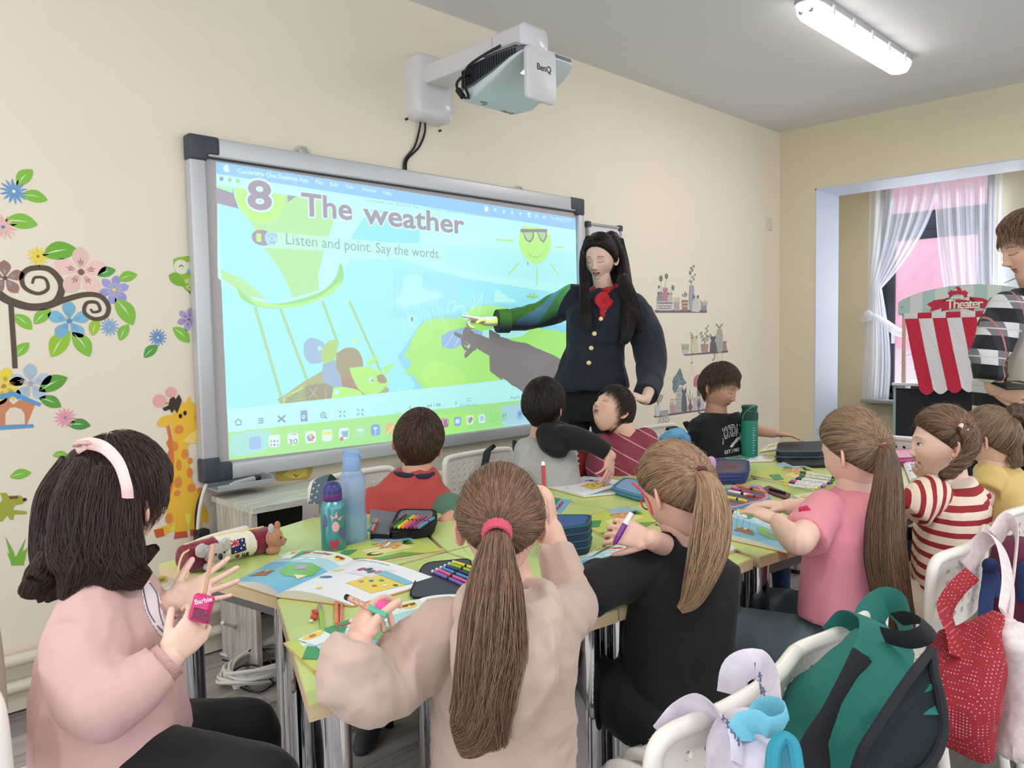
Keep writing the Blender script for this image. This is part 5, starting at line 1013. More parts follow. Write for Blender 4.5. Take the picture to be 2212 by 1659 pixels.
G().tube(np.vstack([P-CW*.012, P[:1]-CW*.012]), .0065, 8, False).build('zip_edge', blk2, bt)
ribbon('back_strap', PD((1874, 1425, 1.10), (1846, 1485, 1.08), (1808, 1560, 1.05), (1770, 1620, 1.02), (1735, 1690, 1.0)), .055, blk2, bt, hint=CW, th=.2)
ribbon('inner_panel', PD((1990, 1480, 1.0), (2003, 1520, .99), (2012, 1545, .98)), .03, teal, bt, hint=CW)
# pastel backpack
pas = M('pastel_print_cloth', (206, 198, 212), .8, bump=.1, bs=300, var=.16, vs=26); sky_ = M('sky_blue_webbing', (120, 196, 216), .7, bump=.3, bs=500); dkt = M('dark_teal_cloth', (52, 112, 132), .8)
bp = thing('backpack', 'pastel backpack with sky blue handle on the nearest chair', 'backpack', at(1620, 1600, .95))
ribbon('shoulder_strap', PD((1580, 1500, 1.09), (1590, 1450, 1.10), (1632, 1432, 1.12), (1660, 1470, 1.07), (1668, 1530, 1.0), (1672, 1570, .96)), .042, pas, bp, hint=CW)
ribbon('shoulder_strap', PD((1440, 1600, 1.01), (1480, 1552, 1.02), (1530, 1530, 1.0), (1570, 1560, .95), (1600, 1610, .90), (1606, 1660, .88)), .052, pas, bp, hint=CW)
g = G()
for st_ in [o for o in bp.children if o.name.startswith('shoulder_strap')]:
    bv = surf_of(st_)
    for (x, y) in ((1636, 1470), (1642, 1478), (1648, 1486), (1560, 1545), (1568, 1553), (1576, 1562), (1584, 1574), (1508, 1548), (1516, 1552), (1640, 1452), (1592, 1590)): drape(g, bv, [(x, y), (x+3, y), (x+5, y+22), (x+2, y+22)], (86, 98, 136), .0008, 1.5); drape(g, bv, [(x-2, y+8), (x+7, y+6), (x+7, y+9), (x-2, y+11)], (86, 98, 136), .0008, 1.5)
if g.V: o = g.build('cloth_print', PR(), bp, False, fix=False); o['kind'] = 'stuff'
ribbon('carry_handle', PD((1602, 1600, .90), (1605, 1565, .905), (1640, 1560, .90), (1662, 1572, .89), (1690, 1560, .90), (1698, 1535, .91), (1668, 1528, .93), (1645, 1540, .94), (1640, 1568, .93)), .030, sky_, bp, hint=CW)
g = G(); rg = []
for (l, r, y, d, dep) in ((1628, 1690, 1582, .91, .03), (1610, 1708, 1610, .89, .05), (1588, 1718, 1650, .87, .065), (1570, 1722, 1700, .86, .07), (1565, 1722, 1760, .86, .07)):
    a, b = at(l, y, d), at(r, y, d); rg.append(((a+b)/2+CW*dep, (b-a)/2, CW*dep))
g.loft(bl(rg, 24, 2.2)); blob('body', g, pas, bp, .005, 3, (.002, 9, (1, 1, .5), 3))
P = PD((1668, 1665, .855), (1672, 1620, .865), (1690, 1595, .875), (1712, 1610, .87), (1722, 1665, .855)); G().tube(catmull(P, 30), .008, 8).build('piping', M('teal_piping', (38, 138, 158), .6), bp)
g = G(); g.loft([np.array(catmull(P+[P[0]], 24)[:-1]), np.array(catmull(P+[P[0]], 24)[:-1])-CW*.004]); g.build('side_pocket', dkt, bp)
# red dotted bag with white printed lining
def dotmat(name, base, dot, sc):
    m = M(name, base, .85, bump=.2, bs=200); nt = m.node_tree; N, Lk = nt.nodes, nt.links; tc = N.new('ShaderNodeTexCoord'); v = N.new('ShaderNodeTexVoronoi'); v.inputs['Scale'].default_value = sc; v.inputs['Randomness'].default_value = .0
    Lk.new(tc.outputs['Object'], v.inputs['Vector']); l = N.new('ShaderNodeMath'); l.operation = 'LESS_THAN'; l.inputs[1].default_value = .22; Lk.new(v.outputs['Distance'], l.inputs[0])
    mx = N.new('ShaderNodeMix'); mx.data_type = 'RGBA'; mx.inputs[6].default_value = (*lin(base), 1); mx.inputs[7].default_value = (*lin(dot), 1); Lk.new(l.outputs[0], mx.inputs[0]); Lk.new(mx.outputs[2], N['Principled BSDF'].inputs['Base Color']); return m
rdm = dotmat('red_dotted_cotton', (152, 36, 48), (226, 170, 170), 175); lin_ = M('white_printed_lining', (222, 208, 206), .85, bump=.2, bs=60, var=.1, vs=90)
br = thing('drawstring_bag', 'red cotton bag with tiny white dots on a white chair', 'bag', at(2120, 1480, 1.45))
g = G(); rg = []
for (l, r, y, d, dep) in ((2160, 2175, 1330, 1.50, .015), (2130, 2182, 1375, 1.47, .04), (2095, 2205, 1430, 1.44, .075), (2068, 2215, 1480, 1.42, .09), (2060, 2210, 1500, 1.41, .085), (2040, 2215, 1540, 1.40, .10), (2045, 2200, 1590, 1.40, .10), (2070, 2190, 1630, 1.41, .08), (2110, 2170, 1652, 1.42, .04)):
    a, b = at(l, y, d), at(r, y, d); rg.append(((a+b)/2+CW*dep, (b-a)/2, CW*dep))
g.loft(bl(rg, 28, 2.1)); blob('body', g, rdm, br, .007, 2, (.007, 13, (1, 1, .35), 9))
ribbon('strap', PD((2068, 1420, 1.47), (2062, 1380, 1.50), (2046, 1340, 1.55), (2042, 1310, 1.60), (2068, 1270, 1.63), (2100, 1240, 1.66)), .035, rdm, br, hint=CW, th=.15)
ribbon('strap', PD((2085, 1225, 1.74), (2110, 1185, 1.76), (2140, 1160, 1.74), (2165, 1190, 1.70), (2178, 1260, 1.62), (2172, 1330, 1.52)), .045, lin_, br, hint=CW, th=.15)
ribbon('strap', PD((2150, 1160, 1.86), (2175, 1125, 1.88), (2196, 1150, 1.84), (2192, 1220, 1.74), (2182, 1300, 1.6), (2178, 1345, 1.52)), .045, lin_, br, hint=CW, th=.15)
g = G(); rg = []
for (l, r, y, d, dep) in ((2180, 2230, 1360, 1.48, .03), (2176, 2250, 1400, 1.46, .05), (2186, 2270, 1460, 1.46, .05), (2200, 2260, 1560, 1.46, .05), (2196, 2250, 1650, 1.46, .04)):
    a, b = at(l, y, d), at(r, y, d); rg.append(((a+b)/2+CW*dep, (b-a)/2, CW*dep))
g.loft(bl(rg, 20, 2.1)); blob('lining_cloth', g, lin_, br, .007, 2, (.006, 14, (1, 1, .5), 4))
nb = thing('ribbon_belt', 'navy ribbon knotted and dangling from the chair with the red bag', 'ribbon', at(2140, 1280, 1.8)); nav = M('navy_cloth', (34, 50, 96), .8)
ribbon('ribbon_end', PD((2140, 1215, 1.80), (2136, 1260, 1.80), (2130, 1300, 1.79), (2128, 1338, 1.78)), .035, nav, nb, hint=CW); ribbon('ribbon_end', PD((2140, 1215, 1.80), (2150, 1250, 1.81), (2162, 1290, 1.8)), .025, nav, nb, hint=CW); g = G(); g.ell(at(2140, 1222, 1.795), .018); g.build('knot', nav, nb)
pb = thing('schoolbag', 'maroon and navy schoolbag at the right edge behind the bags', 'bag', at(2215, 1290, 2.0)); G().box(at(2222, 1275, 2.0), (.14, .16, .26), None, .04).build('body', M('maroon_cloth', (104, 40, 66), .8), pb); G().box(at(2216, 1255, 1.93), (.06, .03, .1), None, .012).build('front_pocket', nav, pb)
# straps on the chairs of the boys
gd = M('grey_dotted_webbing', (84, 104, 112), .8)
s1 = thing('backpack_strap', 'grey dotted backpack strap with buckles over the chair left of the boy in red', 'strap', at(690, 1090, 2.55))
ribbon('webbing', PD((712, 1040, 2.72), (698, 1030, 2.66), (690, 1045, 2.60), (684, 1080, 2.57), (672, 1115, 2.56), (660, 1145, 2.55)), .055, gd, s1, hint=CW, th=.1)
for px, py, w, h in ((672, 1112, .055, .07), (694, 1122, .05, .035), (658, 1148, .045, .05)): G().box(at(px, py, 2.53), (w, h, .012), np.array([CR, CU, CW]), .004).build('buckle', M('buckle_grey', (142, 132, 130), .6), s1)
g = G()
for k in range(16): g.ell(at(684-k*1.6+(6 if k % 2 else -4), 1042+k*6.5, 2.555-.012), .0028, None, 5, 6, (230, 230, 230))
o = g.build('dots', PR(), s1); o['kind'] = 'stuff'
s2 = thing('backpack_strap', 'pair of black straps over the chair left of the boy in grey', 'strap', at(1060, 1010, 3.2))
ribbon('webbing', PD((1062, 972, 3.34), (1055, 968, 3.28), (1050, 990, 3.24), (1045, 1015, 3.22), (1040, 1035, 3.21)), .05, blk2, s2, hint=CW, th=.12); ribbon('webbing', PD((1108, 962, 3.36), (1115, 965, 3.30), (1128, 985, 3.28), (1135, 1005, 3.27)), .05, blk2, s2, hint=CW, th=.12)
s3 = thing('backpack_strap', 'broad red backpack strap over the chair between the two boys', 'strap', at(1256, 1000, 3.25)); rs = M('red_webbing', (164, 44, 44), .8)
ribbon('webbing', PD((1262, 962, 3.36), (1260, 975, 3.30), (1263, 1000, 3.28), (1260, 1025, 3.27), (1250, 1040, 3.26)), .05, rs, s3, hint=CW, th=.15); G().box(at(1258, 968, 3.27), (.04, .015, .008), np.array([CR, CU, CW]), .003).build('tag', M('buckle_grey'), s3)
s4 = thing('backpack', 'light blue backpack top with black printed strap left of the boy in black', 'backpack', at(1460, 940, 3.6)); g = G(); g.tube(PD((1432, 948, 3.55), (1450, 940, 3.55), (1468, 936, 3.56), (1480, 950, 3.58)), [.02, .03, .03, .03], 12, round_=True); blob('body', g, M('light_blue_nylon', (104, 170, 212), .5), s4, .008, 2)
ribbon('printed_strap', PD((1448, 928, 3.75), (1452, 922, 3.70), (1462, 930, 3.66), (1470, 940, 3.64)), .05, M('black_print_web', (60, 56, 60), .8, var=.8, vs=60), s4, hint=CW); ribbon('printed_strap', PD((1480, 922, 3.8), (1490, 920, 3.76), (1498, 930, 3.74)), .05, M('black_print_web'), s4, hint=CW)
# ================================================================ PEOPLE
skinm = M('skin', (255, 255, 255), .5, attr=True, bump=.03, bs=260, sss=.12, spec=.35)
def sm(x, a, b): t = np.clip((x-a)/(b-a), 0, 1); return t*t*(3-2*t)
def vdir(P, r, u, a):
    w = nrm(np.asarray(P)-CAM); x = nrm(np.cross(w, CU)); return nrm(x*r+np.cross(x, w)*u+w*a)
def axes(F, U=(0, 0, 1)):
    f = nrm(F); u = np.asarray(U, float); r = nrm(np.cross(f, u)); return np.array([r, f, np.cross(r, f)])
def head_mesh(g, c, ax, s, skin, face=None, kid=True, ears=True, lips=(190, 110, 105), brow=(70, 50, 40)):
    hi = face is not None; nl, nm = (120, 170) if hi else (40, 52)
    a_, b_, c_ = (.079, .092, .114) if kid else (.072, .092, .116); ns = .72 if kid else 1.0
    t = np.arange(nm)*2*PI/nm; th = t-(.42*np.sin(t) if hi else 0); ph = np.linspace(-PI/2+.03, PI/2-.03, nl)
    TH, PH = np.meshgrid(th, ph); n = np.stack([np.cos(PH)*np.sin(TH), np.cos(PH)*np.cos(TH), np.sin(PH)], -1).reshape(-1, 3)
    x, y, z = n[:, 0]*a_, n[:, 1]*b_, n[:, 2]*c_; q = sm(-n[:, 2], 0, 1)
    x = x*(1-.30*q); y = np.where(y > 0, y*(1+.02*q), y*(1-.5*q)); fm = sm(n[:, 1], .05, .45)
    f = lambda cx, cz, sx, sz: np.exp(-((x-cx)/sx)**2-((z-cz)/sz)**2); f2 = lambda cx, cz, sx, sz: f(cx, cz, sx, sz)+f(-cx, cz, sx, sz)
    dy = -.010*f2(.031, .002, .017, .012)+.005*f2(.028, .022, .02, .008)+.003*f(0, .02, .012, .012)+ns*(.011*f(0, -.014, .0085, .022)+.018*f(0, -.034, .010, .010)+.007*f2(.010, -.038, .006, .006))
    dy += .005*f(0, -.0575, .017, .0045)+.0055*f(0, -.0665, .015, .005)-.0035*f(0, -.062, .02, .0016)+.007*f(0, -.094, .018, .012)-.003*f(0, -.078, .016, .006)+(.007 if kid else .003)*f2(.040, -.036, .022, .022)+.0055*f2(.031, 0, .0115, .008)
    y = y+dy*fm*(1 if hi else .8)
    L = np.stack([x, y, z], 1)*s; P = np.asarray(c)+L@ax; C = np.tile(lin(skin), (len(P), 1))
    def mix(col, w): nonlocal C; w = np.clip(w*fm, 0, 1)[:, None]; C = C*(1-w)+lin(col)*w
    if hi:
        mix((214, 120, 110), .28*f2(.042, -.034, .02, .016)); mix((200, 120, 105), .25*f(0, -.036, .012, .01))
        lw = (f(0, -.0575, .0215, .0042)+f(0, -.0665, .019, .0052)); mix(lips, sm(lw, .35, .6)*.85)
        op = face.get('mouth', 0); zc = -.062+.06*0; mix((90, 40, 40), sm(np.exp(-((x)/.021)**6)*np.exp(-((z-zc)/(.0011+op))**4), .4, .7))
        if op > 0: mix((225, 215, 205), sm(np.exp(-(x/.012)**4)*np.exp(-((z-zc-op*.45)/(op*.4))**4), .4, .7)*.8)
        mix((120, 70, 60), f2(.0075, -.0445, .0032, .0022)*.9)
        for sx in (-1, 1):
            zb = .0235-.006*((np.abs(x)-.030)/.018)**2*np.where(np.abs(x) > .03, 1.3, .3); mix(brow, sm(np.exp(-((z-zb)/.0028)**2)*np.exp(-((x-sx*.031)/.0165)**6), .3, .8)*face.get('brow', .85))
            ex = x-sx*.031
            if face.get('eye') == 'open':
                up = .0052*(1-(ex/.0145)**2); lo = -.0045*(1-(ex/.0145)**2); ins = (np.abs(ex) < .0145) & (z < up) & (z > lo); mix((226, 220, 216), ins*1.0)
                mix((60, 36, 26), (ins & ((ex-face.get('gaze', 0))**2+(z-.0005)**2 < .0058**2))*1.0); mix((12, 8, 8), (ins & ((ex-face.get('gaze', 0))**2+(z-.0005)**2 < .0028**2))*1.0)
                mix((40, 26, 22), np.exp(-((z-up)/.0012)**2)*(np.abs(ex) < .016)); mix((150, 100, 90), np.exp(-((z-lo)/.0010)**2)*(np.abs(ex) < .0145)*.5)
            else:
                zl = -.0035-.0035*(1-(ex/.015)**2); mix((44, 28, 24), np.exp(-((z-zl)/.0017)**2)*(np.abs(ex) < .0158)); mix((176, 120, 106), np.exp(-((z-.0065)/.0016)**2)*np.exp(-(ex/.013)**4)*.45)
                mix((150, 110, 110), np.exp(-((z-.001)/.005)**2)*np.exp(-(ex/.013)**4)*.25)
    Fq = [(i*nm+j, i*nm+(j+1) % nm, (i+1)*nm+(j+1) % nm, (i+1)*nm+j) for i in range(nl-1) for j in range(nm)]+[tuple(range(nm-1, -1, -1)), tuple((nl-1)*nm+j for j in range(nm))]
    g.add(P, Fq, 0*P); g.C[-1] = C
    if ears:
        for sx in (-1, 1):
            A = np.array([nrm(A3(1, -.25*1, 0)*A3(sx, 1, 1)), nrm(A3(.25*sx, 1, 0)), (0, 0, 1)])@ax if False else None
            o = A3(sx*a_*.96, -.010, -.014)*s; ex = nrm(A3(sx*.75, -.66, .0)); ez = nrm(A3(0, -.15, 1)); ey = np.cross(ez, ex); M3 = np.array([ex, ey, ez])@ax
            cc_ = np.asarray(c)+o@ax+ (ex*.010*s)@ax; ecol = tuple(A3(*skin)*A3(1, .93, .91)); g.ell(cc_, A3(.012, .0045, .025)*s, M3, 12, 16, ecol)
            tt_ = np.linspace(-2.4, 2.5, 16); ring = [cc_+(A3(.012*math.cos(a), -.002, .0245*math.sin(a)*(1.05 if a > 0 else .95))*s)@M3 for a in tt_]; g.tube(ring, .0042*s, 8, col=ecol, round_=True)
            g.ell(cc_+(A3(-.001, -.005, -.001)*s)@M3, A3(.005, .002, .011)*s, M3, 8, 10, tuple(A3(*skin)*A3(.72, .55, .5)))
    return a_*s, b_*s, c_*s
def hand(g, w, fwd, back, s=1.0, side=1, curl=(.2, .3, .3, .35, .4), spread=.12, skin=None, thumb=(.7, .4)):
    """palm and five separate fingers; back = direction out of the back of the hand, side=+1 puts the thumb at cross(fwd, back)"""
    f = nrm(fwd); b = np.asarray(back, float); b = nrm(b-(b@f)*f); sd = np.cross(f, b)*side; L = .085*s
    g.loft(bl([(w-f*.012*s, sd*.021*s, b*.016*s), (w+f*.01*s, sd*.025*s, b*.0145*s), (w+f*L*.5, sd*.035*s, b*.0145*s), (w+f*L*.86, sd*.038*s, b*.012*s), (w+f*L*.98, sd*.033*s, b*.009*s)], 16))
    g.ell(w+f*L*.3+sd*.02*s-b*.006*s, (.02*s, .02*s, .015*s))
    for i, (o, l) in enumerate(((.028, .070), (.0095, .078), (-.009, .073), (-.027, .058))):
        c = curl[i+1]; d = nrm(f+sd*spread*(1.5-i)*.9); p = w+f*L*(.93 if i in (1, 2) else .88)+sd*o*s; P = [p-f*.02*s, p]; a = 0
        for k, q in enumerate((.44, .31, .25)): a += c*(.9, 1.15, .8)[k]; dd = d*math.cos(a)-b*math.sin(a); P.append(P[-1]+dd*l*q*s)
        r = (.0088, .0088, .0085, .0074)[i]*s; g.tube(catmull(P, 12), np.linspace(r, r*.72, 12), 9, round_=True)
    p = w+f*L*.22+sd*.024*s-b*.004*s; d = nrm(sd*thumb[0]+f*(1-thumb[0]*.45)-b*thumb[1]*.4); P = [p-d*.012*s, p+d*.02*s]
    for k, q in enumerate((.03, .024)): d = nrm(d+f*.15-b*curl[0]*.6); P.append(P[-1]+d*q*s)
    g.tube(catmull(P, 10), np.linspace(.0115, .0078, 10)*s, 9, round_=True)
# ---- hair
def hairmat(name, dark, light, rough=.42):
    if name in _M: return _M[name]
    m = M(name, dark, rough, spec=.45); nt = m.node_tree; N, Lk = nt.nodes, nt.links; h = N.new('ShaderNodeHairInfo'); r = N.new('ShaderNodeValToRGB')
    r.color_ramp.elements[0].color = (*lin(dark), 1); r.color_ramp.elements[1].color = (*lin(light), 1); r.color_ramp.elements[1].position = .9
    Lk.new(h.outputs['Random'], r.inputs[0]); Lk.new(r.outputs[0], N['Principled BSDF'].inputs['Base Color']); return m
def hair_curves(name, P, r0, r1, m, parent):
    N_, K = P.shape[:2]; hc = bpy.data.hair_curves.new(name); hc.add_curves([K]*N_)
    hc.attributes['position'].data.foreach_set('vector', P.astype(np.float32).ravel())
    ra = hc.attributes.get('radius') or hc.attributes.new('radius', 'FLOAT', 'POINT'); ra.data.foreach_set('value', np.tile(np.linspace(r0, r1, K), N_).astype(np.float32))
    hc.materials.append(m); return link(bpy.data.objects.new(name, hc), parent)
def CS(L):
    K = max(a.shape[1] for a in L); out = []
    for a in L:
        k = a.shape[1]; t = np.linspace(0, k-1, K); i = np.minimum(t.astype(int), k-2); w = (t-i)[None, :, None]; out.append(a[:, i]*(1-w)+a[:, i+1]*w)
    return np.concatenate(out)
class Hair:
    def __init__(s, c, ax, hs, kid=True, th=.011, nape=-.62, fore=.5, back=1.0, side=.0):
        s.c, s.ax, s.hs, s.th = np.asarray(c), ax, hs, th; s.abc = (A3(.079, .092, .114) if kid else A3(.072, .092, .116))
        s.k2 = (fore-nape)/1.62; s.k1 = .85*s.k2-fore; s.side = side
    def mask(s, n): return n[:, 2]+s.k1-s.k2*n[:, 1]+s.side*np.abs(n[:, 0])
    def surf(s, n, lift=0.0, strand=False):
        r = s.abc; m = s.mask(n); k = sm(m, -.60, -.40) if strand else sm(m, -.04, .07); e = sm(m, -.02, .30); q = sm(-n[:, 2], 0, 1)
        t = (s.th*(.15+.85*e)*(.55+.45*sm(n[:, 2], -.4, .5))+np.asarray(lift)+.0015)*k-(1-k)*.012
        P = n*(r+0)*1.0; P = P+n*t[:, None] if hasattr(t, '__len__') else P+n*t
        P[:, 0] *= (1-.30*q); P[:, 1] = np.where(P[:, 1] < 0, P[:, 1]*(1-.5*q*(1-.2*k)), P[:, 1]); return s.c+(P*s.hs)@s.ax
    def cap(s, mat, parent, name='hair', bump=.004, streak=0):
        nl, nm = 70, 90; TH, PH = np.meshgrid(np.arange(nm)*2*PI/nm, np.linspace(-PI/2+.03, PI/2-.03, nl)); n = np.stack([np.cos(PH)*np.sin(TH), np.cos(PH)*np.cos(TH), np.sin(PH)], -1).reshape(-1, 3)
        P = s.surf(n, vnoise(n*9, 3)*bump*.5); g = G(); g.add(P, [(i*nm+j, i*nm+(j+1) % nm, (i+1)*nm+(j+1) % nm, (i+1)*nm+j) for i in range(nl-1) for j in range(nm)]+[tuple(range(nm-1, -1, -1)), tuple((nl-1)*nm+j for j in range(nm))])
        return g.build(name, mat, parent, True, fix=False)
    def roots(s, N_, lo=.02):
        out = []
        while sum(len(o) for o in out) < N_:
            n = RNG.normal(size=(N_*2, 3)); n /= np.linalg.norm(n, axis=1, keepdims=True); out.append(n[s.mask(n) > lo])
        return np.vstack(out)[:N_]
    def dirof(s, P): n = ((np.asarray(P)-s.c)@s.ax.T)/s.hs/s.abc; return nrm(n)
    def to_tie(s, N_, tie, K=9, lift=.0035, jit=.05):
        """hair combed over the scalp to a tie point (world)"""
        n0 = s.roots(N_); nt = s.dirof(tie); out = []
        for k in range(K):
            t = k/(K-1); w = t**.9; n = n0*(1-w)+nt*w; n /= np.linalg.norm(n, axis=1, keepdims=True)+1e-9
            P = s.surf(n, lift*math.sin(PI*min(1, t*1.1))+RNG.uniform(0, .0025, N_)); P = P*(1-t**6)+(np.asarray(tie)+RNG.normal(0, .004, (N_, 3)))*t**6; out.append(P)
        return np.stack(out, 1)
    def comb(s, N_, whorl, ang=.55, K=7, lift=.006, jit=.25, lo=.02, st=True):
        n0 = s.roots(N_, lo); wl = nrm(whorl); d = n0-wl; d -= (d*n0).sum(1, keepdims=True)*n0; d /= np.linalg.norm(d, axis=1, keepdims=True)+1e-6
        d += RNG.normal(0, jit, (N_, 3)); d -= (d*n0).sum(1, keepdims=True)*n0; d /= np.linalg.norm(d, axis=1, keepdims=True)+1e-6; L = RNG.uniform(.6, 1.1, N_)*ang; out = []
        for k in range(K): t = k/(K-1); a = (L*t)[:, None]; n = n0*np.cos(a)+d*np.sin(a); out.append(s.surf(n, lift*math.sin(t*2.6)+RNG.uniform(0, .002, N_)*t+.001, st))
        return np.stack(out, 1)
def lock(pts, rad, N_, K=18, jit=.12, flat=1.0, hint=(0, 0, 1), curl=0.0, hollow=.35):
    C = catmull(pts, K); R_ = np.interp(np.linspace(0, 1, K), np.linspace(0, 1, len(rad)), rad); T = np.gradient(C, axis=0); x, y, _ = frame_z(T[0], hint)
    rho = np.sqrt(RNG.uniform(hollow**2, 1, N_)); th = RNG.uniform(0, 2*PI, N_); ph = RNG.uniform(0, 6, N_); out = []
    for i in range(K):
        t = nrm(T[i]); x = nrm(x-(x@t)*t); y = np.cross(t, x); w = i/(K-1); tw = th+curl*w*np.sin(ph)+jit*np.sin(ph+w*7)
        out.append(C[i]+R_[i]*(np.outer(rho*np.cos(tw), x)+flat*np.outer(rho*np.sin(tw), y))+np.outer(np.sin(ph*3+w*5)*.002*w*3, x))
    return np.stack(out, 1)
def lock_core(g, pts, rad, flat=1.0, hint=(0, 0, 1), n=24): g.tube(catmull(pts, n), np.interp(np.linspace(0, 1, n), np.linspace(0, 1, len(rad)), rad)*.86, 14, flat=flat, hint=hint, round_=True)
# ---- figure
def person(label, base, group=None): return thing('person', label, 'person', base, 0, group)
def body_of(t, arms, head=None, neck=None, skin=(224, 186, 166), hs=.88, kid=True, face=None, lips=(190, 110, 105), brow=(70, 50, 40), extra=None, ears=True):
    """skin: head, neck, bare arms and hands as one mesh"""
    g = G()
    if head is not None: head_mesh(g, head[0], head[1], hs, skin, face, kid, ears, lips, brow)
    n = G()
    if neck is not None:
        P, r = neck; n.tube(catmull(P, 10), np.interp(np.linspace(0, 1, 10), np.linspace(0, 1, len(r)), r), 16, round_=True)
        V, F = remesh(n, .006, 3); g.add(V, F, skin)
    for a in arms:
        m = G(); P = [np.asarray(p) for p in a['p']]; m.tube(catmull(P, 40), np.interp(np.linspace(0, 1, 40), np.linspace(0, 1, len(a['r'])), a['r']), 32, round_=True)
        if a.get('hand', True): hand(m, P[-1], a['fwd'], a['back'], a.get('s', .72), a.get('side', 1), a.get('curl', (.2, .3, .3, .35, .4)), a.get('spread', .12), thumb=a.get('thumb', (.7, .4)))
        if neck is not None: q = [np.asarray(neck[0][-1])]+[np.asarray(v) for v in a.get('via', [])]+[P[0]]; ln = G(); ln.tube(q, .013, 8); g.add(np.vstack(ln.V), ln.F, skin)
        V, F = remesh(m, .0026 if a.get('s', .72) < .9 else .003, 3); g.add(V, F, skin)
    return g.build('body', skinm, t, True, fix=False)
def garment(name, t, secs, sleeves, mat, voxel=.0065, fold=(.0035, 11, (1, 1, .45), 1), extra=None, cap=True):
    g = G()
    if secs: g.loft(bl(secs, 26, 2.3))
    for P, r in sleeves:
        n = 20; g.tube(catmull([np.asarray(p) for p in P], n), np.interp(np.linspace(0, 1, n), np.linspace(0, 1, len(r)), r), 16, round_=False); g.ell(P[0], r[0]*1.0)
    if extra: extra(g)
    return blob(name, g, mat, t, voxel, 3, fold)
def cloth(name, rgb, **k): return M(name, rgb, k.pop('rough', .85), bump=k.pop('bump', .12), bs=k.pop('bs', 420), sheen=k.pop('sheen', .15), **k)
def legs(t, hips, knees, feet, r=(.075, .055, .045), mat=None, name='trousers', fold=(.003, 12, (1, 1, .5), 4), shoe=(60, 60, 66)):
    g = G(); hc = (np.asarray(hips[0])+np.asarray(hips[1]))/2; g.ell(hc, (r[0]*1.75, r[0]*1.3, r[0]*1.1))
    for h, k, f in zip(hips, knees, feet): g.tube(catmull([h, (np.asarray(h)+k)/2, k], 12), np.linspace(r[0], r[1], 12), 16, round_=True); g.tube([k, (np.asarray(k)+f)/2, f], [r[1], r[2]*1.05, r[2]*.9], 14, round_=True)
    blob(name, g, mat, t, .009, 3, fold)
    for i, (k, f) in enumerate(zip(knees, feet)):
        d = nrm((np.asarray(knees[i])-hips[i])*A3(1, 1, 0)); s_ = G(); s_.tube([f+A3(0, 0, -.02)-d*.03, f+A3(0, 0, -.035)+d*.03, f+A3(0, 0, -.045)+d*.10], [.036, .038, .028], 12, flat=.8, round_=True); blob('shoe', s_, M('shoe_%d' % shoe[0], shoe, .6), t, .008, 2)
def sit(pelv, f, L=.30, w=.075, zf=.06, spread=.03):
    """knees and feet of a seated child"""
    f = nrm(A3(f[0], f[1], 0)); r = np.cross(f, (0, 0, 1)); H = [pelv+r*w*s for s in (-1, 1)]; K = [pelv+f*L+r*(w+spread)*s+A3(0, 0, .02) for s in (-1, 1)]; Fe = [k+f*.02+A3(0, 0, zf-k[2]) for k in K]; return H, K, Fe
# hair colours
h_dark = hairmat('dark_brown_hair', (40, 26, 22), (78, 54, 46)); h_br = hairmat('brown_hair', (60, 42, 34), (150, 116, 92)); h_li = hairmat('light_brown_hair', (88, 66, 50), (182, 150, 118)); h_md = hairmat('ash_brown_hair', (80, 62, 50), (168, 138, 110)); h_bk = hairmat('black_hair', (20, 15, 16), (50, 38, 38), .36); h_sh = hairmat('short_brown_hair', (46, 32, 26), (98, 72, 58)); h_db = hairmat('short_dark_hair', (26, 20, 20), (60, 46, 44))

# ---------- 1 girl with the pink hair band, left
f = cdir(.80, 0, .55)*A3(1, 1, 0); f = nrm(f); rt = np.cross(f, (0, 0, 1)); HD = at(256, 1078, 1.43); ax = axes(vdir(HD, .66, .02, .75)); sk = (232, 196, 178)
t = person('girl in a pink sweatshirt with a pale hair band, holding a bright pink pencil sharpener', HD*A3(1, 1, 0))
W1, W2 = at(366, 1424, 1.27), at(368, 1300, 1.40)
body_of(t, [dict(via=PD((205, 1350, 1.33), (218, 1500, 1.25)), p=[at(300, 1475, 1.25), W1], r=[.027, .024], fwd=at(432, 1345, 1.30)-W1, back=cdir(.25, -.35, -1), s=.78, side=-1, curl=(.5, .75, .8, .85, .9), thumb=(.5, .6)),
            dict(via=PD((290, 1325, 1.47), (300, 1400, 1.46)), p=[at(320, 1355, 1.42), W2], r=[.027, .023], fwd=at(470, 1262, 1.42)-W2, back=cdir(.1, -.5, .8), s=.80, side=1, curl=(.0, .08, .08, .1, .12), spread=.22, thumb=(1.0, -.3))],
        (HD, ax), ([HD+A3(0, 0, -.07), at(238, 1230, 1.42)], [.045, .052]), sk, .90, True, None)
psw = cloth('pink_sweat_cloth', (208, 170, 165))
S1 = [(at(240, 1690, 1.37), rt*.150, f*.115), (at(238, 1600, 1.37), rt*.152, f*.122), (at(238, 1500, 1.38), rt*.150, f*.118), (at(238, 1400, 1.39), rt*.145, f*.108), (at(240, 1330, 1.40), rt*.135, f*.095), (at(242, 1275, 1.41), rt*.10, f*.078), (at(242, 1245, 1.41), rt*.06, f*.062)]
SHn, SHf = at(205, 1345, 1.33), at(290, 1320, 1.47)
garment('sweatshirt', t, S1, [([SHn, at(196, 1430, 1.27), at(218, 1505, 1.24), at(280, 1490, 1.23), at(350, 1437, 1.26)], [.062, .066, .066, .054, .040]), ([SHf, at(300, 1400, 1.46), at(330, 1360, 1.42), at(356, 1310, 1.40)], [.055, .055, .045, .034])], psw, .006, (.0055, 9, (1, 1, .5), 2))
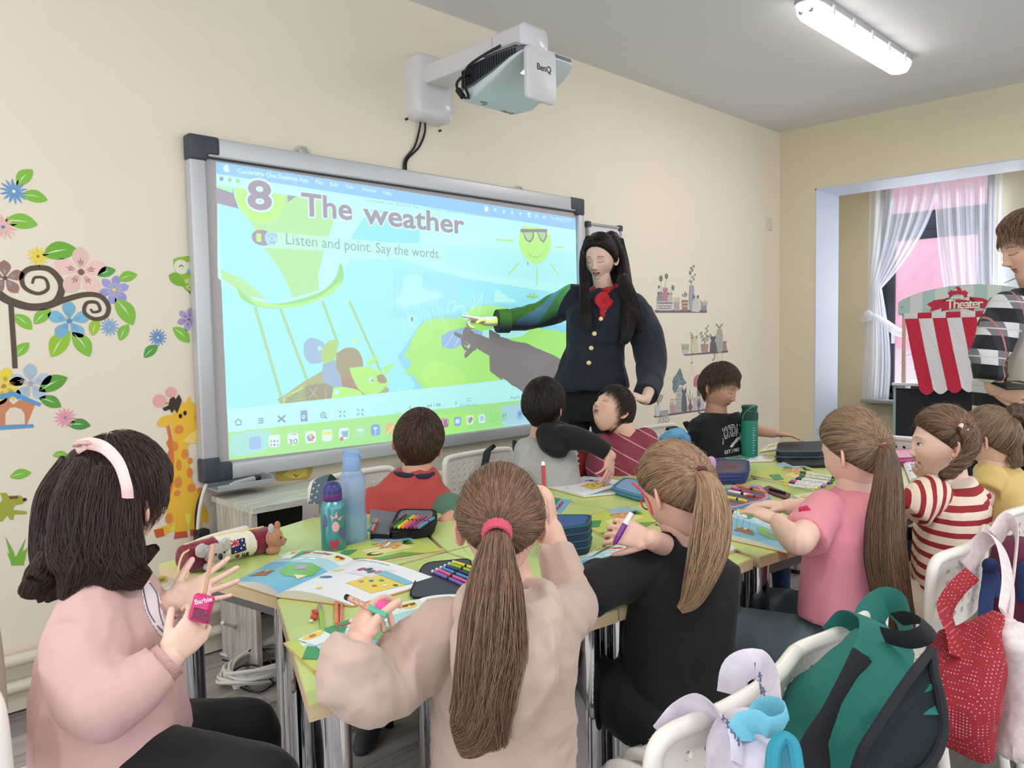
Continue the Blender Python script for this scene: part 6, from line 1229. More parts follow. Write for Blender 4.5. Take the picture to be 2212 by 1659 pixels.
for a, b, nm in ((at(343, 1444, 1.262), at(368, 1421, 1.272), 'cuff'), (at(348, 1318, 1.40), at(366, 1302, 1.40), 'cuff')): G().tube([a, b], [.033, .031] if a[2] < b[2]+1 else [.03, .03], 18).build(nm, M('pink_rib', (200, 160, 157), .85, bump=.6, bs=120), t)
bv = surf_of([o for o in t.children if o.name.startswith('sweatshirt')][0]); g = G()
drape(g, bv, [(306, 1262), (322, 1256), (345, 1290), (352, 1330), (366, 1362), (362, 1380), (344, 1372), (330, 1352), (318, 1330), (308, 1300)], (236, 222, 222))
for P in ([(308, 1266), (312, 1290), (320, 1322), (334, 1346)], [(322, 1260), (338, 1285), (344, 1325), (352, 1352)], [(338, 1352), (352, 1366), (362, 1374)]):
    Q = [h for h in (hit(bv, x, y, .0016) for x, y in catmull([(a_, b_, 0) for a_, b_ in P], 16)[:, :2]) if h is not None]
    if len(Q) > 3: g.tube(Q, .0011, 5, col=(96, 90, 128))
o = g.build('chest_print', PR(), t, False, fix=False); o['kind'] = 'stuff'
H = [at(250, 1660, 1.32), at(300, 1610, 1.46)]; K = [at(560, 1700, 1.27), at(530, 1590, 1.50)]
legs(t, H, K, [K[0]+A3(.02, .0, -.33), K[1]+A3(.02, .02, -.33)], (.082, .068, .05), cloth('black_leggings', (20, 20, 22)), 'leggings', (.002, 8), (200, 200, 200))
hr = Hair(HD, ax, .92, th=.018, nape=-.7, fore=.35); hr.cap(h_dark, t); D1 = []
core = G()
for (pts, rad) in (([(170, 1000, 1.44), (132, 1080, 1.43), (122, 1180, 1.41), (125, 1245, 1.38), (92, 1292, 1.35)], [.03, .040, .040, .036, .010]), ([(205, 1000, 1.38), (175, 1080, 1.36), (168, 1180, 1.345), (172, 1240, 1.33), (140, 1300, 1.31)], [.03, .042, .046, .040, .010]), ([(240, 1010, 1.37), (225, 1100, 1.355), (222, 1190, 1.345), (232, 1235, 1.34), (215, 1290, 1.32)], [.03, .038, .040, .034, .009]),
                   ([(262, 1030, 1.37), (262, 1100, 1.36), (262, 1170, 1.355), (280, 1232, 1.35), (318, 1255, 1.36)], [.02, .028, .032, .030, .010]), ([(272, 1080, 1.375), (278, 1140, 1.375), (280, 1190, 1.375), (298, 1205, 1.38), (336, 1182, 1.38)], [.014, .020, .022, .018, .006]), ([(150, 1080, 1.47), (135, 1180, 1.46), (125, 1240, 1.44), (110, 1290, 1.42)], [.035, .036, .032, .010]), ([(215, 1010, 1.49), (200, 1150, 1.48), (200, 1230, 1.46)], [.04, .05, .03]),
                   ([(110, 1200, 1.37), (90, 1245, 1.35), (66, 1275, 1.33), (72, 1250, 1.32)], [.02, .025, .015, .006])):
    P = [at(*p) for p in pts]; (lock_core(core, P, [q*.8 if i_ > 2 else q for i_, q in enumerate(rad)]) if rad[0] > .021 else 0); D1.append(lock(P, [r*1.10 for r in rad], 620, 18, .2, curl=.5, hollow=.8))
blob('hair_length', core, h_dark, t, .007, 3, (.004, 22, (1, 1, .25), 3))
hair_curves('hair_strands', np.concatenate([a for a in D1]), .0005, .0002, h_dark, t)
hair_curves('fringe', CS([hr.comb(2600, (-.1, -.2, 1), .5, 8, .004, .12), lock([at(306, 985, 1.44), at(334, 1010, 1.44), at(343, 1045, 1.44), at(334, 1082, 1.44)], [.010, .012, .009, .004], 200, 12, hollow=.2)]), .0007, .0002, h_dark, t)
bp_ = [at(168, 968, 1.36), at(190, 958, 1.36), at(226, 968, 1.345), at(256, 1000, 1.335), at(272, 1045, 1.325), at(276, 1075, 1.33)]
g = G(); g.tube(catmull([at(180, 975, 1.5)]+bp_, 40), .011, 12, flat=.35, hint=CW); g.build('hair_band', M('satin_pink', (242, 206, 200), .3, coat=.3), t)
g = G(); g.tube(catmull([at(162, 964, 1.345), at(176, 957, 1.335), at(196, 958, 1.335)], 12), [.004, .006, .009, .010, .010, .008, .007, .009, .010, .010, .006, .003], 10, flat=.5, round_=True); g.build('hair_bow', M('rose_bow', (214, 170, 164), .5), t)
# sharpener with a wooden stick in it
sp_ = thing('pencil_sharpener', 'bright pink pencil sharpener held by the girl with the hair band', 'sharpener', at(436, 1310, 1.31)); pk = M('hot_pink_plastic', (206, 40, 110), .3, coat=.4)
uv = nrm(at(445, 1286, 1.31)-at(432, 1338, 1.31)); G().box(at(436, 1314, 1.292), (.034, .046, .016), np.array([nrm(np.cross(uv, CW)), uv, -CW]), .006).build('body', pk, sp_); g = G(); r_ = nrm(CR+CU*.2); put_text(g, 'Barbie', at(421, 1306, 1.2825), r_, np.cross(-CW, r_), .0115, (250, 220, 235), .02, lift=.0); g.build('lettering', PR(), sp_, False, fix=False)
G().box(at(433, 1328, 1.283), (.026, .018, .002), np.array([nrm(np.cross(uv, CW)), uv, -CW])).build('glitter_window', M('glitter_dark', (120, 40, 70), .3, var=.5, vs=300), sp_)
pc = thing('pencil', 'plain light wood pencil standing in the pink sharpener', 'pencil', at(450, 1230, 1.31)); G().tube([at(440, 1292, 1.30), at(461, 1176, 1.315)], .0036, 6).build('shaft', M('pale_wood', (206, 160, 128), .5), pc)

# ---------- 2 girl in the cream hoodie
fz = nrm(A3(CW[0], CW[1], 0)); rz_ = nrm(A3(CR[0], CR[1], 0)); UP = A3(0, 0, 1)
HD = at(1082, 1135, 1.42); ax = axes(vdir(HD, -.03, -.12, 1)); sk = (226, 184, 164)
t = person('girl in a cream hoodie with a long brown ponytail and pink hair tie', HD*A3(1, 1, 0))
W1 = at(772, 1395, 1.24); W2 = at(1190, 1140, 1.60)
body_of(t, [dict(via=PD((985, 1360, 1.37), (900, 1425, 1.33)), p=[at(758, 1470, 1.22), W1], r=[.029, .026], fwd=at(786, 1325, 1.30)-W1, back=cdir(-.55, .05, -.85), s=.90, side=1, curl=(.45, .62, .95, 1.0, 1.05), thumb=(.8, .3)),
            dict(via=PD((1195, 1340, 1.40), (1235, 1310, 1.50)), p=[at(1218, 1230, 1.57), W2], r=[.027, .023], fwd=at(1184, 1085, 1.60)-W2, back=cdir(.8, .1, -.3), s=.78, side=1, curl=(.5, .7, .8, .85, .9))], (HD, ax), ([HD+A3(0, 0, -.06), at(1096, 1275, 1.42)], [.046, .054]), sk, .88)
crm = cloth('cream_fleece', (196, 172, 157), sheen=.3)
garment('hoodie', t, [(at(1085, 1730, 1.38), rz_*.128, fz*.10), (at(1085, 1600, 1.38), rz_*.125, fz*.10), (at(1088, 1480, 1.38), rz_*.125, fz*.10), (at(1095, 1400, 1.39), rz_*.13, fz*.095), (at(1100, 1330, 1.40), rz_*.122, fz*.085), (at(1100, 1290, 1.41), rz_*.085, fz*.07), (at(1100, 1268, 1.41), rz_*.058, fz*.058)],
        [([at(985, 1355, 1.37), at(900, 1420, 1.33), at(820, 1480, 1.28), at(765, 1475, 1.23), at(760, 1410, 1.23), at(768, 1388, 1.235)], [.056, .055, .054, .054, .043, .038]), ([at(1195, 1340, 1.40), at(1235, 1310, 1.50), at(1225, 1260, 1.56), at(1205, 1180, 1.59)], [.055, .05, .045, .034])], crm, .006, (.0065, 9, (1, .8, 1), 5))
g = G(); g.loft(bl([(at(1095, 1575, 1.262), rz_*.028, fz*.012), (at(1095, 1535, 1.262), rz_*.06, fz*.022), (at(1092, 1460, 1.258), rz_*.083, fz*.030), (at(1092, 1390, 1.262), rz_*.088, fz*.034), (at(1092, 1330, 1.285), rz_*.084, fz*.040), (at(1095, 1288, 1.315), rz_*.078, fz*.045)], 24)); g.tube(catmull([at(1000, 1330, 1.31), at(1010, 1285, 1.34), at(1050, 1265, 1.40)], 12), .018, 10, round_=True); g.tube(catmull([at(1185, 1340, 1.30), at(1180, 1285, 1.34), at(1140, 1265, 1.40)], 12), .019, 10, round_=True)
blob('hood', g, crm, t, .005, 2, (.006, 12, (1, 1, .5), 7))
P0 = at(1100, 1660, 1.4); H, K, Fe = sit(A3(P0[0], P0[1], .45), fz, .28); legs(t, H, K, Fe, (.07, .055, .045), cloth('grey_leggings', (120, 116, 116)))
TI = at(1074, 1143, 1.318); hr = Hair(HD, ax, .90, th=.010); hr.cap(h_br, t)
tail = [(1074, 1143, 1.318), (1072, 1190, 1.29), (1066, 1260, 1.265), (1058, 1350, 1.245), (1050, 1440, 1.235), (1040, 1520, 1.23), (1015, 1575, 1.225), (985, 1590, 1.225)]; P = [at(*p) for p in tail]; rad = [.013, .026, .037, .042, .040, .034, .024, .004]
g = G(); lock_core(g, P, rad); lock_core(g, [at(1050, 1430, 1.235), at(1060, 1520, 1.23), at(1050, 1560, 1.23)], [.03, .022, .004]); blob('ponytail', g, h_br, t, .005, 2, (.005, 26, (1, 1, .15), 3))
S_ = [hr.to_tie(5200, TI), lock(P, [.014, .030, .042, .048, .047, .045, .040, .026], 3000, 22, .16, curl=.35, hollow=.7), lock([at(1074, 1143, 1.318), at(1080, 1260, 1.26), at(1078, 1400, 1.235), at(1056, 1520, 1.225), at(1062, 1612, 1.225)], [.012, .035, .046, .042, .022], 900, 20, .2, hollow=.5), lock([at(1110, 1350, 1.24), at(1130, 1440, 1.235), at(1100, 1530, 1.23)], [.006, .01, .006], 40, 14)]
hair_curves('hair_strands', S_[0], .00048, .0003, h_br, t); hair_curves('ponytail_strands', S_[1], .0006, .0002, h_br, t); hair_curves('ponytail_strands', S_[2], .0006, .0002, h_br, t); hair_curves('ponytail_strands', S_[3], .0004, .0002, h_br, t)
hair_curves('loose_hairs', hr.comb(260, (0, 0, 1), .35, 7, .010, .9), .0002, .00008, h_br, t)
g = G(); td = nrm(P[1]-P[0]+CW*-.03)
for k in range(3): o = TI+td*(.004+.006*k); x, y, _ = frame_z(td); g.tube([o+(x*math.cos(a)+y*math.sin(a))*.021 for a in np.linspace(0, 2*PI, 40)], [.0048+.0008*math.sin(i*4) for i in range(40)], 8, False)
g.build('hair_tie', M('coral_pink_elastic', (246, 104, 132), .7, bump=.8, bs=500), t)

# ---------- 3 girl in the black sweater
HD = at(1465, 1062, 1.70); ax = axes(vdir(HD, -.62, -.30, .72)); sk = (228, 186, 168)
t = person('girl in a black sweater and red glasses, writing with a purple pen', HD*A3(1, 1, 0))
W1 = at(1404, 1164, 1.62)
body_of(t, [dict(via=PD((1540, 1272, 1.70), (1535, 1290, 1.79), (1480, 1232, 1.78)), p=[at(1450, 1185, 1.70), W1], r=[.026, .022], fwd=at(1352, 1150, 1.62)-W1, back=cdir(.05, .55, .8)*-1+cdir(0, 1.2, 0), s=.80, side=-1, curl=(.5, .6, .75, .8, .8), thumb=(.5, .5))], (HD, ax), ([HD+A3(0, 0, -.06), at(1492, 1190, 1.72)], [.044, .05]), sk, .88)
bkc = cloth('black_knit', (16, 16, 18), sheen=.05)
garment('sweater', t, [(at(1462, 1560, 1.64), rz_*.108, fz*.095), (at(1462, 1480, 1.64), rz_*.112, fz*.095), (at(1465, 1380, 1.65), rz_*.115, fz*.10), (at(1475, 1290, 1.67), rz_*.118, fz*.10), (at(1485, 1225, 1.69), rz_*.11, fz*.08), (at(1490, 1190, 1.71), rz_*.06, fz*.06), (at(1492, 1172, 1.71), rz_*.05, fz*.05)],
        [([at(1400, 1235, 1.68), at(1330, 1255, 1.62), at(1262, 1282, 1.55), at(1250, 1268, 1.60), at(1300, 1240, 1.70)], [.055, .052, .045, .04, .034]), ([at(1545, 1260, 1.70), at(1540, 1290, 1.80), at(1480, 1230, 1.78), at(1432, 1180, 1.67)], [.055, .05, .042, .032])], bkc, .0065, (.004, 9, (1, 1, .5), 6))
g = G(); a = np.linspace(PI*.95, PI*2.05, 20); g.tube([at(1462, 1538, 1.64)+rz_*.112*math.cos(q)+fz*.10*math.sin(q)+UP*(-.012*abs(math.sin(q))) for q in a], .012, 8, flat=.6); g.build('white_hem', M('white_tee', (190, 188, 190), .8), t)
P0 = at(1455, 1600, 1.68); H, K, Fe = sit(A3(P0[0], P0[1], .46), nrm(fz-rz_*.55), .30); legs(t, H, K, Fe, (.085, .06, .045), cloth('black_trousers', (16, 16, 18)), shoe=(230, 230, 230))
TI = at(1512, 1022, 1.635); hr = Hair(HD, ax, .90, th=.010); hr.cap(h_li, t)
P = [at(*p) for p in ((1512, 1022, 1.635), (1532, 1050, 1.60), (1540, 1110, 1.58), (1532, 1180, 1.56), (1515, 1240, 1.55), (1492, 1295, 1.55))]; rad = [.012, .022, .032, .032, .022, .003]
g = G(); lock_core(g, P, rad, .7); blob('ponytail', g, h_li, t, .005, 2, (.004, 26, (1, 1, .15), 3))
hair_curves('hair_strands', hr.to_tie(5200, TI), .00048, .0003, h_li, t); hair_curves('ponytail_strands', lock(P+[at(1468, 1318, 1.55)], [.013, .026, .040, .041, .032, .018, .004], 2600, 20, .15, .7, curl=.4, hollow=.6), .0006, .0002, h_li, t)
hair_curves('loose_hairs', hr.comb(300, (0, 0, 1), .35, 7, .010, .9), .0002, .00008, h_li, t)
x, y, _ = frame_z(nrm(P[1]-P[0])); G().tube([TI+(x*math.cos(a)+y*math.sin(a))*.013 for a in np.linspace(0, 2*PI, 30)], .005, 8, False).build('hair_tie', M('dark_red_elastic', (90, 40, 44), .7), t)
gl = thing('glasses', 'thin red plastic glasses worn by the girl in black', 'glasses', at(1385, 1060, 1.62)); rg_ = M('red_glasses', (214, 62, 62), .25)
G().tube(catmull([at(1365, 1042, 1.60), at(1385, 1060, 1.605), at(1402, 1084, 1.61), at(1410, 1112, 1.62)], 14), .0022, 8).build('temple', rg_, gl)
for o_ in (0, .055): q = HD+(A3(-.024+o_*.9, .093, .0)*.9)@ax; G().tube([q+(A3(math.cos(a)*.017, 0, math.sin(a)*.014))@ax for a in np.linspace(0, 2*PI, 24)], .0018, 6, False).build('rim', rg_, gl)
pn = thing('pen', 'thick purple and white multicolour pen in the hand of the girl in black', 'pen', at(1345, 1145, 1.60)); a_, b_ = at(1325, 1178, 1.585), at(1364, 1108, 1.60)
G().tube([a_, a_*.92+b_*.08, a_*.7+b_*.3, a_*.35+b_*.65], [.0012, .0048, .0062, .0062], 12).build('barrel', M('purple_plastic', (118, 34, 128), .25, coat=.4), pn); G().tube([a_*.35+b_*.65, b_], [.0064, .0052], 12).build('top', M('white_plastic'), pn)
for k in (-1, 1): G().tube([a_*.06+b_*.94+CR*.003*k, b_+CR*.003*k+(b_-a_)*.04], .0018, 6).build('push_button', M('navy_plastic', (40, 44, 90), .4), pn)
# ---------- 4 girl in the pink shirt
HD = at(1848, 976, 1.97); ax = axes(vdir(HD, -.80, -.16, .58)); sk = (228, 190, 172)
t = person('girl in a pink T-shirt with a very long ponytail and pink hair tie', HD*A3(1, 1, 0)); f = nrm(fz*.85-rz_*.5); rt = np.cross(f, UP)
W1 = at(1682, 1128, 1.90); W2 = at(1702, 1095, 2.08)
body_of(t, [dict(p=[at(1748, 1140, 1.86), at(1725, 1168, 1.80), at(1700, 1150, 1.85), W1], r=[.032, .034, .029, .022], fwd=at(1645, 1108, 1.95)-W1, back=A3(0, 0, 1), s=.78, side=1, curl=(.1, .15, .15, .2, .2)),
            dict(p=[at(1745, 1100, 2.08), W2], r=[.027, .022], fwd=at(1665, 1090, 2.1)-W2, back=A3(0, 0, 1), s=.78, side=-1, curl=(.2, .3, .3, .3, .35))], (HD, ax), ([HD+A3(0, 0, -.06), at(1850, 1075, 1.98)], [.044, .05]), sk, .88)
pkt = cloth('pink_jersey', (220, 140, 152))
garment('t_shirt', t, [(at(1822, 1325, 1.93), rt*.118, f*.09), (at(1825, 1290, 1.93), rt*.116, f*.092), (at(1828, 1220, 1.94), rt*.115, f*.092), (at(1835, 1150, 1.95), rt*.12, f*.09), (at(1845, 1095, 1.97), rt*.115, f*.078), (at(1850, 1070, 1.98), rt*.07, f*.06), (at(1850, 1058, 1.98), rt*.05, f*.05)],
        [([at(1780, 1108, 1.93), at(1755, 1135, 1.89), at(1735, 1160, 1.85)], [.055, .058, .058]), ([at(1870, 1100, 2.05), at(1800, 1110, 2.10), at(1770, 1105, 2.10)], [.05, .05, .046])], pkt, .0065, (.004, 9, (1, 1, .45), 8))
g = G(); cc_ = at(1738, 1103, 1.86)
for k in range(5): a = k*1.257; g.ell(cc_+CR*.009*math.cos(a)+CU*.007*math.sin(a), (.009, .006, .006))
g.ell(cc_-CW*.003, .006); g.build('cloth_flower', M('raspberry_cloth', (190, 40, 84), .7), t)
P0 = at(1835, 1335, 1.96); H, K, Fe = sit(A3(P0[0], P0[1], .45), nrm(fz*.5-rz_*.85), .30); legs(t, H, K, Fe, (.085, .066, .052), cloth('grey_blue_denim', (92, 108, 114), var=.12, vs=8), 'jeans', (.004, 9), (220, 220, 220))
TI = at(1898, 963, 1.90); hr = Hair(HD, ax, .90, th=.010); hr.cap(h_md, t)
P = [at(*p) for p in ((1898, 963, 1.90), (1916, 985, 1.87), (1918, 1050, 1.84), (1912, 1130, 1.82), (1914, 1210, 1.80), (1928, 1290, 1.78), (1942, 1345, 1.77), (1955, 1395, 1.76))]; rad = [.011, .020, .030, .037, .040, .032, .022, .004]
g = G(); lock_core(g, P, rad, .6); blob('ponytail', g, h_md, t, .005, 2, (.004, 24, (1, 1, .1), 3)); hair_curves('hair_strands', hr.to_tie(4600, TI), .00048, .0003, h_md, t)
h_lg = hairmat('long_tail_hair', (58, 40, 32), (124, 92, 66)); hair_curves('ponytail_strands', lock(P, [.012, .024, .036, .045, .049, .043, .036, .014], 3000, 24, .12, .6, curl=.3, hollow=.7), .0006, .0002, h_lg, t); hair_curves('loose_hairs', hr.comb(220, (0, 0, 1), .35, 7, .010, .9), .0002, .00008, h_md, t)
x, y, _ = frame_z(nrm(P[1]-P[0]))
for k in (0, 1): G().tube([TI+nrm(P[1]-P[0])*.006*k+(x*math.cos(a)+y*math.sin(a))*.013 for a in np.linspace(0, 2*PI, 30)], .0042, 8, False).build('hair_tie', M('pink_elastic', (240, 110, 126), .6), t)
# ---------- 5 girl in stripes
HD = at(2040, 958, 2.27); ax = axes(vdir(HD, -.97, -.04, -.20), CU+CR*.03); sk = (232, 196, 180)
t = person('girl in a red and white striped shirt with two braids, face in profile', HD*A3(1, 1, 0)); f = nrm(fz*.35-rz_*.95); rt = np.cross(f, UP)
W1 = at(1955, 1085, 2.16)
body_of(t, [dict(p=[at(1985, 1110, 2.18), W1], r=[.028, .023], fwd=cdir(-.6, .5, .4), back=cdir(-.3, .3, -1), s=.75, side=1, curl=(.3, .5, .6, .6, .6)), dict(p=[at(2020, 1060, 2.4), at(2010, 1040, 2.4)], r=[.026, .022], fwd=cdir(-.6, .9, 0), back=cdir(0, .3, 1), s=.75, side=-1, curl=(.4, .7, .8, .8, .8))], (HD, ax), ([HD+A3(0, 0, -.06)-f*.012, at(2052, 1052, 2.28)], [.045, .052]), sk, .88, True, dict(eye='open', gaze=.004, brow=.45), (205, 130, 120))
def stripe(nm, axv, fr, of=0.): return stripes(nm, ((232, 214, 194), (150, 36, 44)), axv, fr, .42, off=of)
sv = nrm(UP+rt*-.10)
garment('striped_shirt', t, [(at(2050, 1262, 2.20), rt*.115, f*.088), (at(2055, 1215, 2.20), rt*.122, f*.095), (at(2058, 1150, 2.22), rt*.13, f*.098), (at(2058, 1090, 2.24), rt*.13, f*.092), (at(2055, 1050, 2.27), rt*.11, f*.075), (at(2054, 1030, 2.28), rt*.06, f*.056)], [([at(2100, 1085, 2.36), at(2040, 1060, 2.42)], [.05, .045])], stripe('striped_jersey', sv, 32), .0065, (.004, 8, (1, 1, .5), 2))
garment('sleeve', t, None, [([at(2012, 1066, 2.19), at(1985, 1088, 2.165), at(1968, 1112, 2.16)], [.054, .054, .050])], stripe('striped_sleeve', nrm(rz_*.85-UP*.25), 32, .3), .006, (.003, 9))
P0 = at(2040, 1260, 2.24); H, K, Fe = sit(A3(P0[0], P0[1], .45), nrm(fz*.45-rz_*.8), .28); legs(t, H, K, Fe, (.088, .062, .048), cloth('beige_trousers', (186, 170, 150)), 'trousers', (.004, 9), (240, 240, 240))
hr = Hair(HD, ax, .90, th=.009, fore=.48); hr.cap(h_br, t); TI = at(2083, 925, 2.185); hair_curves('hair_strands', hr.to_tie(4200, TI), .00048, .0003, h_br, t)
P = [at(*p) for p in ((2083, 925, 2.185), (2098, 945, 2.17), (2094, 975, 2.165), (2078, 1000, 2.16), (2055, 1018, 2.16), (2035, 1028, 2.165))]; C = catmull(P, 60); g = G(); S_ = []
for k in range(3):
    q = []
    for i in range(60): w = i/59; T = nrm(C[min(i+1, 59)]-C[max(i-1, 0)]); x, y, _ = frame_z(T, CW); a = w*22+k*2.094; q.append(C[i]+(x*math.cos(a)+y*math.sin(a)*.6)*.010*(1-.3*w))
    g.tube(q, np.linspace(.012, .008, 60), 8, round_=True); S_.append(lock(q[::4], [.0125, .012, .009], 200, 26, .2, hollow=.85))
g.build('braid', h_br, t); hair_curves('braid_strands', np.concatenate(S_), .0005, .0003, h_br, t); hair_curves('loose_hairs', hr.comb(220, (0, 0, 1), .35, 7, .010, .9), .0002, .00008, h_br, t)
G().tube([at(2078, 922, 2.185), at(2088, 931, 2.175)], [.0105, .0115], 16, round_=True).build('hair_tie', M('pale_peach_elastic', (246, 206, 186), .5), t); G().tube([at(2053, 988, 2.165)+(CR*math.cos(a)+CU*math.sin(a))*.004 for a in np.linspace(0, 2*PI, 14)], .0008, 5, False).build('earring', M('gold', (212, 170, 90), .2, metal=1), t)
# ---------- 6 girl in yellow
HD = at(2143, 948, 2.58); ax = axes(vdir(HD, -.86, -.14, .42)); sk = (226, 188, 170)
t = person('girl in a yellow T-shirt with her hair in a bun, at the right edge', HD*A3(1, 1, 0)); f = nrm(fz*.5-rz_*.86); rt = np.cross(f, UP); W1 = at(2085, 1090, 2.52)
body_of(t, [dict(p=[at(2135, 1040, 2.50), at(2115, 1100, 2.48), W1], r=[.030, .029, .022], fwd=cdir(-1, -.1, .5), back=UP, s=.75, side=1, curl=(.2, .3, .3, .3, .3))], (HD, ax), ([HD+A3(0, 0, -.06), at(2152, 1030, 2.59)], [.042, .048]), sk, .86)
garment('t_shirt', t, [(at(2172, 1180, 2.55), rt*.11, f*.085), (at(2170, 1100, 2.56), rt*.115, f*.088), (at(2160, 1050, 2.57), rt*.115, f*.08), (at(2155, 1018, 2.58), rt*.09, f*.07), (at(2153, 1004, 2.59), rt*.05, f*.05)], [([at(2140, 1035, 2.50), at(2130, 1062, 2.48)], [.05, .045])], cloth('yellow_jersey', (216, 186, 116)), .0065, (.003, 9))
P0 = at(2165, 1180, 2.6); H, K, Fe = sit(A3(P0[0], P0[1], .45), f, .28); legs(t, H, K, Fe, (.075, .055, .045), cloth('dark_trousers', (50, 50, 60)))
TI = at(2178, 905, 2.55); hr = Hair(HD, ax, .88, th=.009); hr.cap(h_md, t); hair_curves('hair_strands', hr.to_tie(2600, TI), .00048, .0003, h_md, t)
bc = at(2196, 893, 2.55); g = G(); g.ell(bc, (.036, .03, .028)); blob('bun', g, h_md, t, .005, 1, (.004, 50)); hair_curves('bun_strands', np.stack([bc+.034*nrm(A3(math.cos(a), math.sin(a), 0))+RNG.normal(0, .003, (300, 3)) for a in np.linspace(0, 5, 12)], 1)*1.0, .0005, .0003, h_md, t)
x, y, _ = frame_z(nrm(bc-TI)); G().tube([TI+(x*math.cos(a)+y*math.sin(a))*.02 for a in np.linspace(0, 2*PI, 40)], [.007+.002*math.sin(i*2.2) for i in range(40)], 8, False).build('scrunchie', M('rose_scrunchie', (214, 150, 138), .6), t); hair_curves('loose_hairs', hr.comb(200, (0, 0, 1), .35, 7, .010, .9), .0002, .00008, h_md, t)
hair_curves('neck_hairs', lock([at(2185, 930, 2.54), at(2192, 990, 2.53), at(2200, 1010, 2.52)], [.02, .025, .012], 300, 12), .0004, .0002, h_md, t)
# ---------- boys
def shorthair(HD, ax, hs, m, t, whorl, th=.014, N_=4200, fore=.56, nape=-.58, ang=.42, side=-.02):
    hr = Hair(HD, ax, hs, th=th, nape=nape, fore=fore, side=side); hr.cap(m, t); hair_curves('hair_strands', hr.comb(N_, whorl, ang, 7, .007, .25), .0007, .0003, m, t)
# 7 red
HD = at(903, 956, 2.68); ax = axes(vdir(HD, .05, .10, 1), CU+CR*.16); sk = (214, 160, 138)
t = person('boy in a brick red sweatshirt with green sleeves, seen from behind', HD*A3(1, 1, 0))
body_of(t, [dict(p=[at(990, 1110, 2.55), at(960, 1130, 2.45)], r=[.028, .024], fwd=cdir(-.6, -.2, -.3), back=UP, s=.78, side=1)], (HD, ax), ([HD+A3(0, 0, -.05), at(898, 1045, 2.68)], [.050, .056]), sk, .90)
rsw = cloth('brick_red_sweat', (178, 70, 66))
garment('sweatshirt', t, [(at(895, 1230, 2.68), rz_*.145, fz*.105), (at(893, 1150, 2.68), rz_*.15, fz*.105), (at(890, 1090, 2.68), rz_*.16, fz*.10), (at(886, 1055, 2.68), rz_*.13, fz*.085), (at(890, 1030, 2.68), rz_*.085, fz*.07), (at(893, 1018, 2.68), rz_*.058, fz*.056)], [([at(805, 1085, 2.66), at(800, 1160, 2.6)], [.055, .05]), ([at(950, 1085, 2.66), at(972, 1112, 2.60)], [.055, .052])], rsw, .008, (.006, 8, (1, 1, .6), 4))
garment('sleeve', t, None, [([at(968, 1100, 2.60), at(985, 1120, 2.56), at(970, 1140, 2.47)], [.056, .052, .04])], cloth('sage_green_sweat', (84, 120, 98)), .007, (.003, 9))
g = G(); g.tube([at(895, 1021, 2.68)+rz_*.070*math.cos(a)+fz*.066*math.sin(a)+UP*.004*math.sin(a*2) for a in np.linspace(0, 2*PI, 36)], .009, 8, False, flat=1); g.build('collar', cloth('navy_rib', (36, 40, 60)), t)
shorthair(HD, ax, .90, h_sh, t, (.05, -.55, .8), .013, 5200)
P0 = at(890, 1230, 2.7); H, K, Fe = sit(A3(P0[0], P0[1], .45), -fz, .26); legs(t, H, K, Fe, (.07, .055, .045), cloth('blue_trousers', (40, 60, 96)))
# 8 grey
HD = at(1176, 880, 3.08); ax = axes(vdir(HD, .42, .02, .9), CU-CR*.05); sk = (216, 166, 146)
t = person('boy in a light grey sweatshirt with black sleeves reaching to his right', HD*A3(1, 1, 0)); W1 = at(1318, 985, 2.92)
body_of(t, [dict(via=PD((1195, 948, 3.03), (1240, 950, 2.96)), p=[at(1290, 970, 2.93), W1], r=[.027, .023], fwd=at(1314, 1018, 2.88)-W1, back=cdir(.75, .1, -.7), s=.80, side=-1, curl=(.3, .45, .5, .25, .5), spread=.2)], (HD, ax), ([HD+A3(0, 0, -.05), at(1168, 962, 3.08)], [.046, .052]), sk, .88)
rt = nrm(rz_*.95-fz*.25)
garment('sweatshirt', t, [(at(1190, 1090, 3.02), rt*.12, fz*.09), (at(1188, 1040, 3.03), rt*.118, fz*.092), (at(1184, 1000, 3.05), rt*.115, fz*.09), (at(1176, 960, 3.07), rt*.10, fz*.075), (at(1172, 945, 3.08), rt*.055, fz*.055)], [([at(1140, 975, 3.05), at(1128, 1040, 3.0)], [.05, .045])], cloth('heather_grey', (176, 174, 172), var=.05, vs=60), .008, (.004, 9, (1, 1, .5), 5))
garment('black_sleeve', t, None, [([at(1192, 945, 3.02), at(1235, 945, 2.96), at(1275, 958, 2.93), at(1312, 978, 2.92)], [.048, .048, .040, .031])], cloth('black_sweat', (18, 18, 22)), .007, (.005, 8), lambda g: (g.tube(catmull([at(1168, 930, 3.12), at(1195, 925, 3.04), at(1222, 935, 3.06)], 10), .028, 10, round_=True), g.tube(catmull([at(1180, 935, 3.02), at(1190, 965, 2.97), at(1210, 972, 2.95)], 10), .034, 10, round_=True)))
shorthair(HD, ax, .90, h_db, t, (-.05, -.35, .95), .014, 4200, nape=-.6)
P0 = at(1185, 1100, 3.05); H, K, Fe = sit(A3(P0[0], P0[1], .45), -fz, .26); legs(t, H, K, Fe, (.07, .055, .045), cloth('blue_trousers', (40, 60, 96)))
